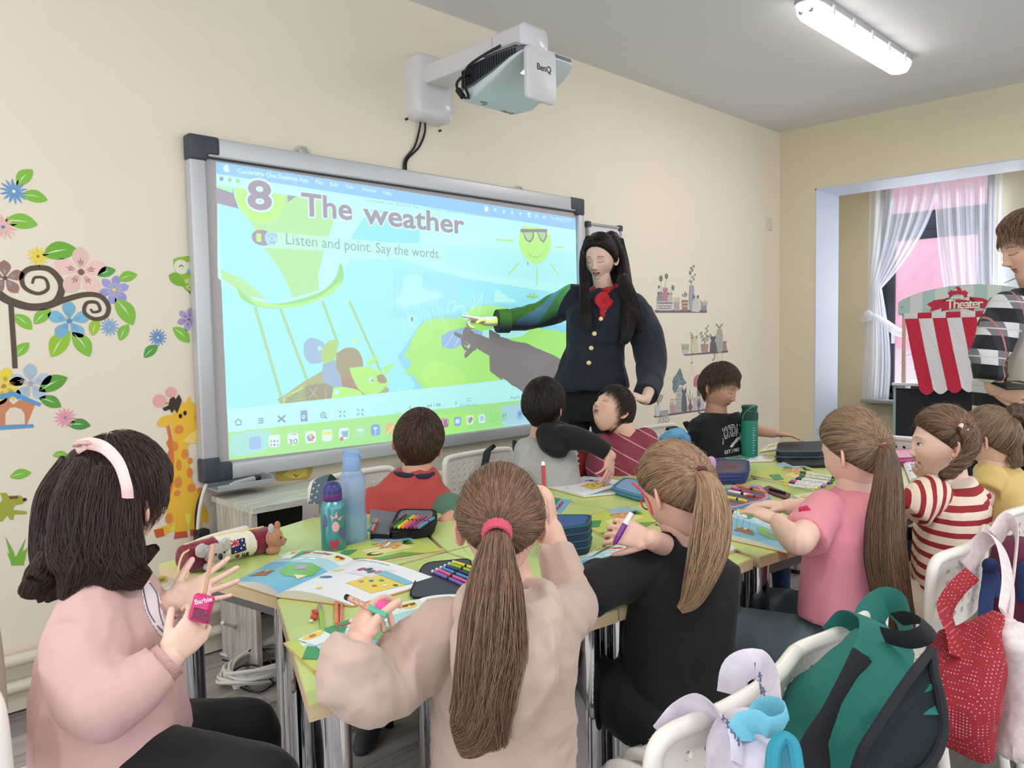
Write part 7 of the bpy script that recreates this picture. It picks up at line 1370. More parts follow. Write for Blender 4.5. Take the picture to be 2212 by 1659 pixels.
# 9 maroon
HD = at(1322, 888, 3.30); F9 = vdir(HD, -.62, .62, -.48); ax = axes(F9, cdir(.55, .45, .40)+0*CW); sk = (232, 188, 166)
t = person('boy in a maroon striped shirt tipping his head back', HD*A3(1, 1, 0))
body_of(t, [], (HD, ax), ([HD-ax[2]*.03-ax[1]*.01, at(1345, 925, 3.30), at(1350, 960, 3.32)], [.048, .048, .058]), sk, .88, True, dict(eye='closed', brow=.5), (190, 100, 96), ears=True)
mr = stripes('maroon_striped_jersey', ((138, 56, 72), (206, 150, 156)), nrm(UP+rz_*.55), 17, .07, off=.2)
garment('striped_shirt', t, [(at(1345, 1090, 3.22), rz_*.13, fz*.095), (at(1345, 1030, 3.24), rz_*.135, fz*.095), (at(1347, 985, 3.28), rz_*.135, fz*.09), (at(1348, 950, 3.31), rz_*.12, fz*.075), (at(1350, 935, 3.32), rz_*.065, fz*.055)], [([at(1392, 955, 3.30), at(1402, 1000, 3.24), at(1385, 1050, 3.16)], [.05, .048, .04]), ([at(1300, 965, 3.28), at(1290, 1010, 3.2), at(1300, 1050, 3.14)], [.05, .045, .04])], mr, .008, (.005, 8, (1, 1, .6), 3))
shorthair(HD, ax, .90, h_db, t, (0, -.3, 1), .012, 3600, fore=.52, nape=-.6)
P0 = at(1350, 1090, 3.3); H, K, Fe = sit(A3(P0[0], P0[1], .45), -fz, .26); legs(t, H, K, Fe, (.07, .055, .045), cloth('blue_trousers', (40, 60, 96)))
# 10 black T-shirt
HD = at(1553, 838, 3.66); ax = axes(vdir(HD, .86, -.30, -.38), CU*1+CW*.1); sk = (190, 146, 124)
t = person('boy in a black T-shirt with white lettering looking down at his book', HD*A3(1, 1, 0)); f = nrm(rz_*.55-fz*.8); rt = np.cross(f, UP); W1 = at(1672, 936, 3.60)
body_of(t, [dict(p=[at(1600, 925, 3.62), at(1635, 930, 3.60), W1], r=[.030, .027, .021], fwd=cdir(1, -.12, .05), back=UP, s=.80, side=-1, curl=(.1, .12, .12, .15, .15))], (HD, ax), ([HD+A3(0, 0, -.05)-f*.01, at(1545, 900, 3.68)], [.046, .054]), sk, .90, True, dict(eye='closed', brow=.7), (170, 96, 90))
bT = cloth('black_cotton', (20, 20, 24))
garment('t_shirt', t, [(at(1552, 1020, 3.62), rt*.12, f*.085), (at(1550, 970, 3.63), rt*.125, f*.088), (at(1548, 930, 3.65), rt*.13, f*.08), (at(1546, 905, 3.67), rt*.115, f*.07), (at(1546, 892, 3.68), rt*.06, f*.05)], [([at(1512, 925, 3.66), at(1502, 965, 3.62)], [.052, .05]), ([at(1590, 915, 3.63), at(1604, 928, 3.62)], [.05, .046])], bT, .008, (.004, 9))
bv = surf_of([o for o in t.children if o.name.startswith('t_shirt')][0]); g = G()
drape_text(g, bv, 'JORDAN', (1561, 951), (12.2, -2.0), (-2.5, -33), 1.0, (226, 226, 230), .05, .0016, .20); g.build('lettering', PR(), t, False, fix=False); g = G(); drape_text(g, bv, 'JORDAN', (1561, 951), (12.2, -2.0), (-2.5, -33), 1.0, (24, 24, 28), .0, .0030, .20); g.build('lettering', PR(), t, False, fix=False)
g = G(); drape_text(g, bv, 'EST.1985', (1565, 981), (8.6, -1.8), (-1, -10), 1.0, (222, 222, 226), .01, .0016); g.build('lettering', PR(), t, False, fix=False); g = G()
for P in ([(1578, 966), (1586, 956), (1594, 947), (1601, 944)], [(1594, 947), (1604, 953), (1610, 956)]): drape(g, bv, [(x-2, y-2) for x, y in P]+[(x+2, y+2) for x, y in P[::-1]], (222, 222, 226), .0016, 1.5)
g.build('shirt_print', PR(), t, False, fix=False)
shorthair(HD, ax, .92, h_sh, t, (0, -.4, .9), .016, 4600, fore=.50, nape=-.5, ang=.34)
P0 = at(1550, 1020, 3.7); H, K, Fe = sit(A3(P0[0], P0[1], .45), -fz*.7+rz_*.5, .26); legs(t, H, K, Fe, (.07, .055, .045), cloth('blue_trousers', (40, 60, 96)))
# ---------- 11 teacher
HD = at(1297, 559, 3.93); ax = axes(vdir(HD, -.34, -.14, -.92), CU+CR*.03); sk = (224, 190, 172)
t = person('woman in a dark denim jacket and red neckerchief pointing at the whiteboard', (HD[0], HD[1], 0)); f = nrm(-fz*.92-rz_*.30); rt = np.cross(f, UP)
SR, ER, WR = ony(1240, 652, 2.64), ony(1165, 682, 2.80), ony(1046, 694, 2.925); FT = ony(978, 684, 2.975); SL, EL, WL = at(1368, 668, 3.92), at(1404, 775, 3.82), at(1394, 864, 3.42)
body_of(t, [dict(via=[SR, ER], p=[ony(1090, 694, 2.89), WR], r=[.027, .023], fwd=FT-WR, back=cdir(.1, 1, .35), s=.95, side=-1, curl=(.35, .02, 1.1, 1.15, 1.0), spread=.05, thumb=(.55, .9)), dict(via=[SL, EL], p=[at(1402, 845, 3.60), WL], r=[.026, .023], fwd=at(1340, 846, 3.33)-WL, back=cdir(.15, .9, -.5), s=.98, side=1, curl=(.3, .35, .4, .4, .45), spread=.2)],
        (HD, ax), ([HD+A3(0, 0, -.07), at(1308, 640, 3.97)], [.045, .050]), sk, .98, False, dict(eye='closed', brow=.8, mouth=.0035), (176, 92, 96), (50, 36, 32))
dn = cloth('dark_indigo_denim', (28, 32, 46), bump=.2, bs=700)
garment('denim_jacket', t, [(at(1272, 838, 3.90), rt*.195, f*.135), (at(1273, 826, 3.90), rt*.190, f*.132), (at(1278, 790, 3.91), rt*.162, f*.118), (at(1285, 748, 3.92), rt*.138, f*.102), (at(1295, 705, 3.93), rt*.165, f*.115), (at(1303, 668, 3.94), rt*.185, f*.11), (at(1308, 645, 3.95), rt*.165, f*.085), (at(1308, 625, 3.96), rt*.075, f*.065)],
        [([SR, ony(1200, 665, 2.74), ER, ony(1120, 690, 2.85), ony(1085, 694, 2.885)], [.080, .078, .066, .058, .052]), ([SL, at(1394, 715, 3.88), EL, at(1404, 825, 3.70), at(1398, 848, 3.62)], [.080, .080, .074, .058, .052])], dn, .008, (.006, 7, (1, 1, .6), 2))
for PL in ([(1228, 655), (1262, 662), (1290, 668)], [(1322, 672), (1350, 668), (1372, 664)], [(1240, 690), (1236, 740), (1222, 790), (1212, 824)], [(1330, 700), (1322, 745), (1330, 800), (1336, 832)], [(1196, 822), (1240, 832), (1290, 836), (1346, 838)]):
    q = [h for h in (hit(bv, x, y, .0) for x, y in catmull([(a_, b_, 0) for a_, b_ in PL], 30)[:, :2]) if h is not None]; q = q[:1]+[p for k, p in enumerate(q[1:]) if np.linalg.norm(p-q[k]) < .04]
    if len(q) > 4: G().tube(q, .0018, 5).build('seam', M('denim_cuff'), t)
G().tube([ony(1098, 693, 2.872), ony(1073, 694, 2.898)], [.062, .060], 20).build('turned_cuff', M('denim_cuff', (40, 46, 58), .8, bump=.2, bs=600), t); G().tube([at(1403, 832, 3.675), at(1395, 852, 3.605)], [.060, .058], 20).build('turned_cuff', M('denim_cuff'), t)
bx = nrm(f)
bv = surf_of([o for o in t.children if o.name.startswith('denim_jacket')][0])
for px, py in ((1304, 671), (1298, 689), (1284, 721), (1277, 752), (1272, 784)): G().lathe([(.0115, 0), (.0125, .003), (.010, .006), (.002, .007)], hit(bv, px, py, 0), np.array([CR, CU, -CW]), 16).build('button', M('brass_button', (206, 180, 130), .3, metal=.6), t)
G().tube([hit(bv, x, y, .0) for x, y in catmull([(1303, 662, 0), (1292, 700, 0), (1278, 750, 0), (1270, 828, 0)], 24)[:, :2]], .0025, 6).build('placket_seam', M('denim_cuff'), t)
sc_ = G(); nc = at(1308, 630, 3.955); sc_.tube([nc+rt*.062*math.cos(a)+f*.056*math.sin(a)+UP*(.012*math.cos(a*3)-.012*math.sin(a)) for a in np.linspace(0, 2*PI, 30)], .021, 10, False)
for P, r in (([(1298, 636), (1292, 650), (1302, 664)], .02), ([(1306, 636), (1314, 650), (1310, 662)], .02), ([(1300, 640), (1300, 665), (1303, 680)], .014)): sc_.tube(catmull([at(x, y, 3.845-.002*(y-636)/3) for x, y in P], 10), np.linspace(r*.6, r, 10), 10, flat=.5, hint=CW, round_=True)
blob('neckerchief', sc_, cloth('red_silk', (186, 36, 48)), t, .005, 1, (.004, 26))
fh = A3(0, 0, 1); HP = at(1275, 845, 3.93); K0 = [A3(HP[0], HP[1], .5)+rt*.10*s+f*.02 for s in (-1, 1)]
g = G(); g.loft(bl([(HP+UP*.04, rt*.15, f*.11), (HP-UP*.06, rt*.175, f*.12), (HP-UP*.14, rt*.17, f*.11)], 24))
for k, s in enumerate((-1, 1)): g.tube([HP-UP*.08+rt*.085*s, K0[k], A3(K0[k][0], K0[k][1], .08)-f*.02], [.088, .062, .05], 16, round_=True)
blob('jeans', g, cloth('black_denim', (18, 19, 24)), t, .009, 3, (.003, 9))
for k in (0, 1): g = G(); b = A3(K0[k][0], K0[k][1], .04); g.tube([b-f*.04, b+f*.06, b+f*.14-UP*.01], [.035, .038, .028], 12, flat=.8, round_=True); blob('shoe', g, M('black_leather', (20, 20, 22), .4), t, .008, 2)
hr = Hair(HD, ax, 1.0, kid=False, th=.013, fore=.66, nape=-.9, side=.0); hr.cap(h_bk, t); core = G(); S_ = []
for pts, rad in (([(1272, 515, 3.92), (1259, 555, 3.91), (1262, 620, 3.86), (1264, 680, 3.80), (1272, 712, 3.78)], [.018, .014, .022, .030, .010]), ([(1326, 512, 3.96), (1345, 560, 3.95), (1350, 620, 3.88), (1358, 680, 3.82), (1352, 728, 3.79), (1340, 742, 3.78)], [.02, .022, .032, .042, .026, .008]), ([(1320, 520, 4.05), (1330, 580, 4.05), (1340, 660, 4.02), (1350, 720, 4.0)], [.06, .07, .07, .04]), ([(1290, 520, 4.06), (1290, 620, 4.06), (1290, 700, 4.05)], [.05, .06, .04]), ([(1345, 600, 3.86), (1370, 670, 3.81), (1385, 715, 3.80)], [.03, .04, .01])):
    P = [at(*p) for p in pts]; lock_core(core, P, rad); S_.append(lock(P, [r*1.06 for r in rad], 520, 18, .15, hollow=.75))
blob('hair_length', core, h_bk, t, .006, 3, (.003, 24, (1, 1, .1), 3)); hair_curves('hair_strands', np.concatenate(S_), .0008, .0003, h_bk, t); hair_curves('crown_strands', hr.comb(2200, (.1, .35, .95), .9, 8, .004, .1, .05, False), .0008, .0005, h_bk, t)
# ---------- 12 man in plaid
HD = at(2228, 535, 2.86); ax = axes(vdir(HD, -.88, -.22, -.42), CU-CR*.06); sk = (214, 172, 152)
t = person('man in a black and white plaid overshirt at the right edge, holding a phone', (HD[0], HD[1], 0)); f = nrm(-rz_*.85-fz*.45); rt = np.cross(f, UP); WR = at(2148, 838, 2.72)
body_of(t, [dict(via=PD((2172, 668, 2.72), (2130, 745, 2.68)), p=[at(2142, 800, 2.70), WR], r=[.034, .029], fwd=at(2190, 848, 2.70)-WR, back=cdir(-.1, -.5, -1), s=1.05, side=1, curl=(.3, .6, .65, .7, .7), thumb=(.5, .2))], (HD, ax), ([HD+A3(0, 0, -.08), at(2250, 630, 2.9)], [.055, .062]), sk, 1.0, False, dict(eye='closed', brow=.8), (176, 110, 104), (80, 56, 44))
pl4 = stripes('plaid_flannel', ((44, 42, 48), (116, 114, 120)), nrm(UP+rz_*.12), 10, .5, axis2=nrm(rz_*.97+UP*.1), freq2=10, cols2=((24, 24, 32), (206, 204, 206)))
garment('plaid_overshirt', t, [(at(2225, 900, 2.82), rt*.18, f*.125), (at(2225, 850, 2.82), rt*.185, f*.12), (at(2230, 760, 2.84), rt*.19, f*.12), (at(2235, 690, 2.86), rt*.19, f*.11), (at(2245, 645, 2.88), rt*.16, f*.09), (at(2252, 620, 2.9), rt*.09, f*.085)], [([at(2176, 668, 2.74), at(2146, 730, 2.70), at(2132, 775, 2.68), at(2140, 818, 2.70)], [.062, .056, .050, .040])], pl4, .009, (.006, 7, (1, 1, .6), 9))
garment('inner_sweater', t, [(at(2214, 880, 2.75), rt*.05, f*.05), (at(2214, 780, 2.75), rt*.05, f*.05), (at(2226, 680, 2.79), rt*.04, f*.05)], [], cloth('oat_knit', (186, 178, 168)), .009, (.003, 9))
hr = Hair(HD, ax, 1.0, kid=False, th=.018, fore=.55, nape=-.5, side=.0); hr.cap(h_li, t); hair_curves('hair_strands', hr.comb(4200, (0, -.5, .8), .4, 7, .012, .3), .0008, .0003, h_br, t)
HP = at(2235, 900, 2.84); g = G(); g.loft(bl([(HP+UP*.03, rt*.17, f*.12), (HP-UP*.12, rt*.18, f*.12)], 22))
for s in (-1, 1): b = HP-UP*.1+rt*.095*s; g.tube([b, A3(b[0], b[1], .5), A3(b[0], b[1], .07)], [.095, .07, .06], 16, round_=True)
blob('trousers', g, cloth('charcoal_trousers', (34, 34, 40)), t, .01, 3, (.003, 8))
for s in (-1, 1): b = HP+rt*.095*s; b = A3(b[0], b[1], .045); g = G(); g.tube([b-f*.06, b+f*.06, b+f*.17], [.042, .045, .034], 12, flat=.8, round_=True); blob('shoe', g, M('black_leather'), t, .009, 2)
ph = thing('phone', 'dark phone held flat by the man in plaid', 'phone', at(2190, 835, 2.68)); G().box(at(2196, 832, 2.675), (.15, .075, .009), np.array([cdir(1, .02, .2), nrm(np.cross(cdir(1, .02, .2), cdir(0, -.9, .3))), cdir(0, -.9, .3)]), .004).build('case', M('black_plastic'), ph)
# ================================================================ THINGS ON THE TABLES
paper = M('page_print', (255, 255, 255), .38, attr=True)
def quadmap(sb, st, ob, ot, z=TZ, arch=.0, base=.004, curl=0.0):
    A, B, C_, D = [onz(p[0], p[1], z)[:2] for p in (sb, st, ob, ot)]
    def mp(u, v, l=0):
        q = (A*(1-u)+C_*u)*(1-v)+(B*(1-u)+D*u)*v; return A3(q[0], q[1], z+base*(1-.5*u)+arch*math.sin(PI*min(1, max(0, u))**.7)*(1+curl*v)+.0006*l)
    return mp
def grid(g, mp, col, u0=0, u1=1, v0=0, v1=1, l=0, n=14):
    V = [mp(u0+(u1-u0)*i/n, v0+(v1-v0)*j/3, l) for i in range(n+1) for j in range(4)]; g.add(V, [(i*4+j, i*4+j+1, i*4+j+5, i*4+j+4) for i in range(n) for j in range(3)], col)
def _clip(P, a, sgn):
    out = []
    for i in range(len(P)):
        p, q = P[i-1], P[i]; dp, dq = sgn*(p[0]-a), sgn*(q[0]-a)
        if (dp >= 0) != (dq >= 0): t = dp/(dp-dq); out.append((a, p[1]+(q[1]-p[1])*t))
        if dq >= 0: out.append(q)
    return out
def up(g, mp, P, col, l=1):
    u0, u1 = min(p[0] for p in P), max(p[0] for p in P); n = max(1, int((u1-u0)/.06))
    for k in range(n):
        Q = _clip(_clip(P, u0+(u1-u0)*k/n, 1), u0+(u1-u0)*(k+1)/n, -1)
        if len(Q) > 2: g.add([mp(u, v, l) for u, v in Q], [tuple(range(len(Q)))], col)
def ud(g, mp, u, v, ru, rv, col, l=1, n=14): up(g, mp, [(u+math.cos(k*2*PI/n)*ru, v+math.sin(k*2*PI/n)*rv) for k in range(n)], col, l)
def utext(g, mp, txt, u, v, w, h, col, bold=0, l=2):
    V, T = text_tris(txt, 1.0, bold); W = V[:, 0].max(); g.add([mp(u+x/W*w, v+y/.7*h, l) for x, y in V], T, col)
def art_weather(g, mp):   # opening page of the unit: balloon, sun and island
    grid(g, mp, (120, 186, 214)); grid(g, mp, (226, 236, 226), .0, 1, .80, 1, .5); grid(g, mp, (176, 214, 226), 0, 1, .62, .80, .3)
    up(g, mp, [(.02, 1), (.42, 1), (.30, .72), (.22, .70), (.05, .85)], (70, 150, 100), 1); up(g, mp, [(.02, .99), (.20, 1), (.26, .72), (.1, .72)], (232, 240, 236), 1.4); ud(g, mp, .13, .93, .075, .055, (240, 206, 80), 2); utext(g, mp, '8', .10, .905, .05, .05, (220, 110, 60), .03, 3)
    utext(g, mp, 'The weather', .28, .90, .46, .055, (206, 44, 66), .03); utext(g, mp, 'Listen and point. Say the words.', .24, .845, .42, .022, (60, 70, 76), 0)
    ud(g, mp, .88, .90, .065, .06, (246, 220, 90), 1.5); up(g, mp, [(.82, .93), (.94, .93), (.93, .89), (.89, .88), (.88, .92), (.86, .88), (.82, .89)], (140, 50, 50), 2.5)
    up(g, mp, [(.45, .52), (.55, .60), (.72, .64), (.92, .60), (.97, .45), (.90, .30), (.70, .24), (.52, .32)], (120, 186, 96), 1); up(g, mp, [(.60, .50), (.72, .58), (.80, .48), (.70, .42)], (176, 160, 206), 2); up(g, mp, [(.80, .32), (.94, .40), (.92, .28)], (240, 226, 176), 2)
    for u, v in ((.45, .70), (.62, .74)): ud(g, mp, u, v, .06, .025, (236, 242, 244), 1.6)
    up(g, mp, [(.12, .16), (.16, .30), (.42, .30), (.46, .18)], (150, 96, 60), 1.2); 
    for i, c in enumerate(((226, 170, 70), (90, 110, 180), (240, 206, 80), (190, 70, 60), (110, 160, 90))): ud(g, mp, .18+.055*i, .31, .032, .035, c, 2)
    for i in range(3): up(g, mp, [(.14+.1*i, .30), (.145+.1*i, .30), (.10+.11*i, .70), (.095+.11*i, .70)], (96, 110, 130), 1.1)
def art_match(g, mp):     # white exercise page
    grid(g, mp, (238, 238, 242)); utext(g, mp, 'Listen and match.', .10, .92, .4, .03, (50, 50, 56)); up(g, mp, [(.30, .55), (.36, .86), (.62, .88), (.58, .58)], (228, 224, 236), 1)
    for i, c in enumerate(((190, 60, 90), (60, 80, 120), (120, 90, 80), (200, 120, 130))): ud(g, mp, .36+.06*i, .70+.03*(i % 2), .03, .05, c, 2)
    up(g, mp, [(.52, .34), (.56, .80), (.93, .76), (.88, .30)], (232, 208, 92), 1); up(g, mp, [(.56, .80), (.93, .76), (.92, .66), (.55, .68)], (130, 190, 206), 2)
    for i, c in enumerate(((214, 120, 130), (70, 120, 160), (90, 150, 90), (190, 110, 60), (240, 240, 236), (60, 90, 140))): ud(g, mp, .60+.055*i, .45+.07*(i % 3), .022, .022, c, 2.5)
    ud(g, mp, .20, .40, .08, .035, (70, 110, 160), 1); ud(g, mp, .14, .62, .07, .035, (226, 226, 150), 1); ud(g, mp, .42, .12, .03, .03, (226, 206, 110), 1)
    for i in range(9): a = i*.7; up(g, mp, [(.30+.05*math.cos(a), .22+.05*math.sin(a)), (.302+.06*math.cos(a), .222+.05*math.sin(a)), (.30+.02*math.cos(a), .22+.02*math.sin(a))], (150, 150, 170), 1)
def art_jungle(g, mp):    # activity book cover: fruit, a child and jungle leaves
    grid(g, mp, (196, 208, 96)); grid(g, mp, (150, 190, 206), .62, 1, .55, 1, .4); grid(g, mp, (232, 222, 150), .3, .8, .3, .62, .5); up(g, mp, [(.0, .0), (.75, .0), (.6, .2), (.3, .14), (.12, .3), (0, .35)], (110, 160, 70), 1)
    for i in range(16): a = i*2.4; r = .03+.011*i; ud(g, mp, .66+r*math.cos(a)*.9, .62+r*math.sin(a), .045, .03, ((232, 150, 96), (240, 176, 120))[i % 2], 1.5+.1*i)
    for i in range(4): up(g, mp, [(.78, .5), (.9+.02*i, .42+.07*i), (.86, .5+.05*i)], (66, 140, 60), 3.5)
    ud(g, mp, .34, .34, .09, .08, (60, 44, 36), 2); ud(g, mp, .36, .33, .065, .055, (242, 214, 130), 3); ud(g, mp, .2, .16, .06, .045, (236, 150, 60), 2); up(g, mp, [(.0, .6), (.16, .8), (.3, .7), (.12, .52)], (70, 150, 90), 2)
def pages(g, P4, mp_, n, dz):
    for k in range(n): pass
def book(label, sb, st, sides, arch=.010, th=.008, cover=(226, 160, 70), z=TZ, group='school books lying on the tables', name='open_book', cat='book'):
    c = onz(sb[0], sb[1], z); t = thing(name, label, cat, (c[0], c[1], z), 0, group)
    for k, (ob, ot, art) in enumerate(sides):
        m0 = quadmap(sb, st, ob, ot, z, 0, .0012); g = G(); V = [m0(u, v) for u, v in ((0, 0), (0, 1), (1.012, 1.008), (1.012, -.008))]; g.plate(V, .0012, (0, 0, 1)); g.build('cover', M('cover_%d_%d' % (cover[0], cover[1]), cover, .4), t, False)
        mp = quadmap(sb, st, ob, ot, z, arch, th); g = G(); n = 14
        V = [mp(i/n, j) for j in (0, 1) for i in range(n+1)]+[A3(*(mp(i/n, j)[:2]), z+.0025) for j in (0, 1) for i in range(n+1)]
        for j in (0, 1): g.add([V[j*(n+1)+i] for i in range(n+1)]+[V[(2+j)*(n+1)+i] for i in range(n+1)], [(i, i+1, i+n+2, i+n+1) for i in range(n)])
        g.add([mp(1, 0), mp(1, 1), A3(*mp(1, 1)[:2], z+.0025), A3(*mp(1, 0)[:2], z+.0025)], [(0, 1, 2, 3)]); g.build('page_block', M('page_edges', (226, 222, 212), .6, var=.10, vs=500, stretch=(1, 1, 8)), t, False, fix=False)
        g = G(); art(g, mp); g.build('page', paper, t, 60, fix=False)
    return t
def flat_book(label, P4, art, th=.006, z=TZ, edge=(232, 150, 60), name='activity_book'):
    """closed book: corners bottom-left, top-left, bottom-right, top-right as seen"""
    t = thing(name, label, 'book', onz(*P4[0], z), 0, 'school books lying on the tables'); mp = quadmap(P4[0], P4[1], P4[2], P4[3], z, 0, 0); g = G(); V = [mp(u, v)+A3(0, 0, .0005) for u, v in ((0, 0), (0, 1), (1, 1), (1, 0))]; g.plate(V, th-.001, (0, 0, 1)); g.build('page_block', M('page_edges'), t, False)
    g = G(); V = [mp(u, v)+A3(0, 0, th-.0005) for u, v in ((-.006, -.006), (-.006, 1.006), (1.006, 1.006), (1.006, -.006))]; g.plate(V, .001, (0, 0, 1)); g.build('cover', M('cover_%d_%d' % edge[:2], edge, .4), t, False)
    mp2 = lambda u, v, l=0: mp(u, v, l)+A3(0, 0, th+.0008); g = G(); art(g, mp2); g.build('cover_print', paper, t, False, fix=False); return t
book('open picture book at the left end, its blue page towards the koala case', (601, 1292), (765, 1218), [((505, 1262), (625, 1196), lambda g, mp: art_weather(g, lambda u, v, l=0: mp(1-u, v, l))), ((762, 1312), (951, 1257), art_match)], .014, .010)
book('open book with orange cover under the arm in the cream sleeve', (1010, 1405), (905, 1302), [((700, 1478), (633, 1388), lambda g, mp: art_weather(g, lambda u, v, l=0: mp(1-u, v, l))), ((1180, 1380), (1030, 1288), art_match)], .006, .008)
flat_book('closed picture book with fruit and a child, in front of the blue bottle', ((772, 1224), (701, 1196), (962, 1193), (855, 1157)), art_jungle)
flat_book('orange-edged picture book under the open one at the near table corner', ((720, 1492), (613, 1394), (900, 1440), (800, 1340)), art_jungle, .004)
book('open weather page under the left arm of the girl in black', (1232, 1292), (1378, 1188), [((1150, 1268), (1292, 1186), lambda g, mp: art_weather(g, lambda u, v, l=0: mp(1-u, v, l))), ((1290, 1318), (1440, 1205), art_match)], .007, .006)
flat_book('closed picture book with fruit beside the purple pen', ((1328, 1173), (1240, 1128), (1445, 1120), (1345, 1098)), art_jungle)
book('open white exercise page in front of the boy in grey', (1262, 1076), (1350, 1046), [((1180, 1054), (1262, 1030), lambda g, mp: art_match(g, lambda u, v, l=0: mp(1-u, v, l))), ((1400, 1062), (1432, 1036), art_weather)], .006, .006)
flat_book('small weather booklet behind the green and blue pencil case', ((1212, 1113), (1180, 1098), (1236, 1084), (1196, 1078)), lambda g, mp: (grid(g, mp, (110, 176, 206)), grid(g, mp, (60, 130, 90), .0, 1, .6, 1, .5), utext(g, mp, 'weather', .1, .3, .7, .2, (200, 50, 70), .03), ud(g, mp, .5, .85, .2, .12, (240, 200, 80), 2)), .005)
book('weather page under the hands of the girl in pink', (1566, 1165), (1588, 1107), [((1700, 1196), (1718, 1150), lambda g, mp: art_weather(g, mp))], .004, .014)
flat_book('picture book under the white markers, in front of the girl in pink', ((1760, 1062), (1622, 1032), (1815, 1036), (1700, 1000)), art_jungle, .010)
book('open book under the green water bottle', (1600, 1001), (1640, 985), [((1530, 997), (1545, 982), lambda g, mp: art_weather(g, lambda u, v, l=0: mp(1-u, v, l))), ((1668, 998), (1690, 984), art_match)], .004, .005)
book('open book in front of the boy in the black T-shirt', (1700, 972), (1712, 958), [((1640, 978), (1660, 962), art_match), ((1770, 966), (1775, 955), lambda g, mp: art_weather(g, mp))], .006, .006)
flat_book('booklet beside the elbow of the girl in pink', ((1740, 1092), (1712, 1078), (1810, 1082), (1770, 1068)), lambda g, mp: (grid(g, mp, (216, 220, 200)), ud(g, mp, .25, .6, .12, .2, (240, 190, 70), 2)), .012)
flat_book('thick white notebook under the open blue and pink pencil case', ((1600, 1108), (1560, 1090), (1668, 1078), (1620, 1062)), lambda g, mp: grid(g, mp, (206, 204, 180)), .012)
flat_book('white page edge sticking out right of the long ponytail of the girl in black', ((1570, 1200), (1555, 1185), (1592, 1190), (1575, 1180)), lambda g, mp: grid(g, mp, (232, 230, 232)), .006)
book('open white book in front of the girl in stripes', (1965, 1045), (1950, 1005), [((2010, 1035), (1985, 1002), art_match)], .01, .01)
# ---- bottles
def bottle_at(px, py, z=TZ): return onz(px, py, z)
tb = bottle_at(722, 1190); t = thing('water_bottle', 'small teal metal bottle with purple dome cap and pineapple picture', 'bottle', tb)
G().lathe([(.028, 0), (.0325, .004), (.0335, .012), (.0335, .118), (.031, .130), (.024, .138), (.022, .142)], tb, n=40).build('body', M('teal_metallic', (92, 156, 162), .28, metal=.55), t)
G().lathe([(.025, .140), (.0262, .142), (.0262, .158), (.025, .160)], tb, n=40).build('cap_ring', M('violet_plastic', (92, 40, 110), .35), t); G().lathe([(.0258, .160), (.0255, .168), (.022, .180), (.015, .188), (.005, .1915)], tb, n=32).build('dome_cap', M('indigo_plastic', (58, 56, 120), .3), t)
bv = surf_of([o for o in t.children if o.name.startswith('body')][0]); g = G(); c1 = (725, 1130)
drape(g, bv, [(c1[0]+math.cos(a)*8, c1[1]+8+math.sin(a)*11) for a in np.linspace(0, 6.2, 16)], (226, 176, 166), .0006, 1.2)
for P in ([(717, 1124), (712, 1112), (722, 1118)], [(722, 1120), (726, 1104), (730, 1118)], [(729, 1122), (740, 1113), (734, 1124)]): drape(g, bv, P, (226, 176, 166), .0006, 1.0)
for P in ([(716, 1178), (712, 1170), (718, 1167), (723, 1172), (729, 1166), (734, 1171), (726, 1182), (731, 1187), (729, 1189), (722, 1183), (716, 1189), (714, 1187)],): drape(g, bv, P, (196, 50, 80), .0006, 1.0)
for P in ([(700, 1112), (706, 1116), (707, 1136), (700, 1142)], [(735, 1140), (742, 1138), (743, 1168), (736, 1160), (732, 1150)]): drape(g, bv, P, (92, 96, 140), .0006, 1.2)
g.build('picture', PR(), t, False, fix=False)
tb = bottle_at(765, 1172); t = thing('water_bottle', 'tall translucent blue plastic bottle with flip cap, half full of water', 'bottle', tb); bl_ = M('translucent_blue', (150, 186, 222), .12, alpha=.5, coat=.3)
prof = [(.030, 0), (.036, .004), (.0375, .02), (.037, .07), (.0345, .10), (.0345, .12), (.038, .150), (.038, .172), (.034, .190), (.025, .205), (.0225, .212)]
g = G(); a = np.arange(48)*2*PI/48; g.loft([tb+np.stack([np.cos(a)*r*(1+.012*np.cos(a*10)), np.sin(a)*r*(1+.012*np.cos(a*10)), np.full(48, z)], 1) for r, z in prof], True); g.build('body', bl_, t)
G().lathe([(.028, .003), (.034, .006), (.0345, .02), (.0345, .07), (.032, .10), (.032, .122)], tb, n=36).build('water', M('water_tint', (120, 176, 206), .05, alpha=.35), t)
G().lathe([(.0245, .205), (.0252, .208), (.0252, .245), (.024, .247)], tb, n=36).build('cap', M('pastel_blue_plastic', (132, 164, 208), .35), t); g = G(); g.loft([np.array([tb+A3(math.cos(q)*.0245, math.sin(q)*.0245, .247+k*(.014+.006*math.cos(q-2.3)))*(1) for q in np.linspace(0, 2*PI, 25)[:-1]])*1 for k in (0, 1)]); g.build('flip_lid', M('pastel_blue_plastic'), t)
G().box(tb+CR*.026+A3(0, 0, .248), (.014, .014, .004), None, .0015).build('lid_tab', M('pastel_blue_plastic'), t)
bv = surf_of([o for o in t.children if o.name.startswith('body')][0]); g = G(); V, T = text_tris('Aquasafe', 1, 0); 
tb = bottle_at(1619, 988); t = thing('water_bottle', 'green sports bottle with dark screw cap and carry loop', 'bottle', tb)
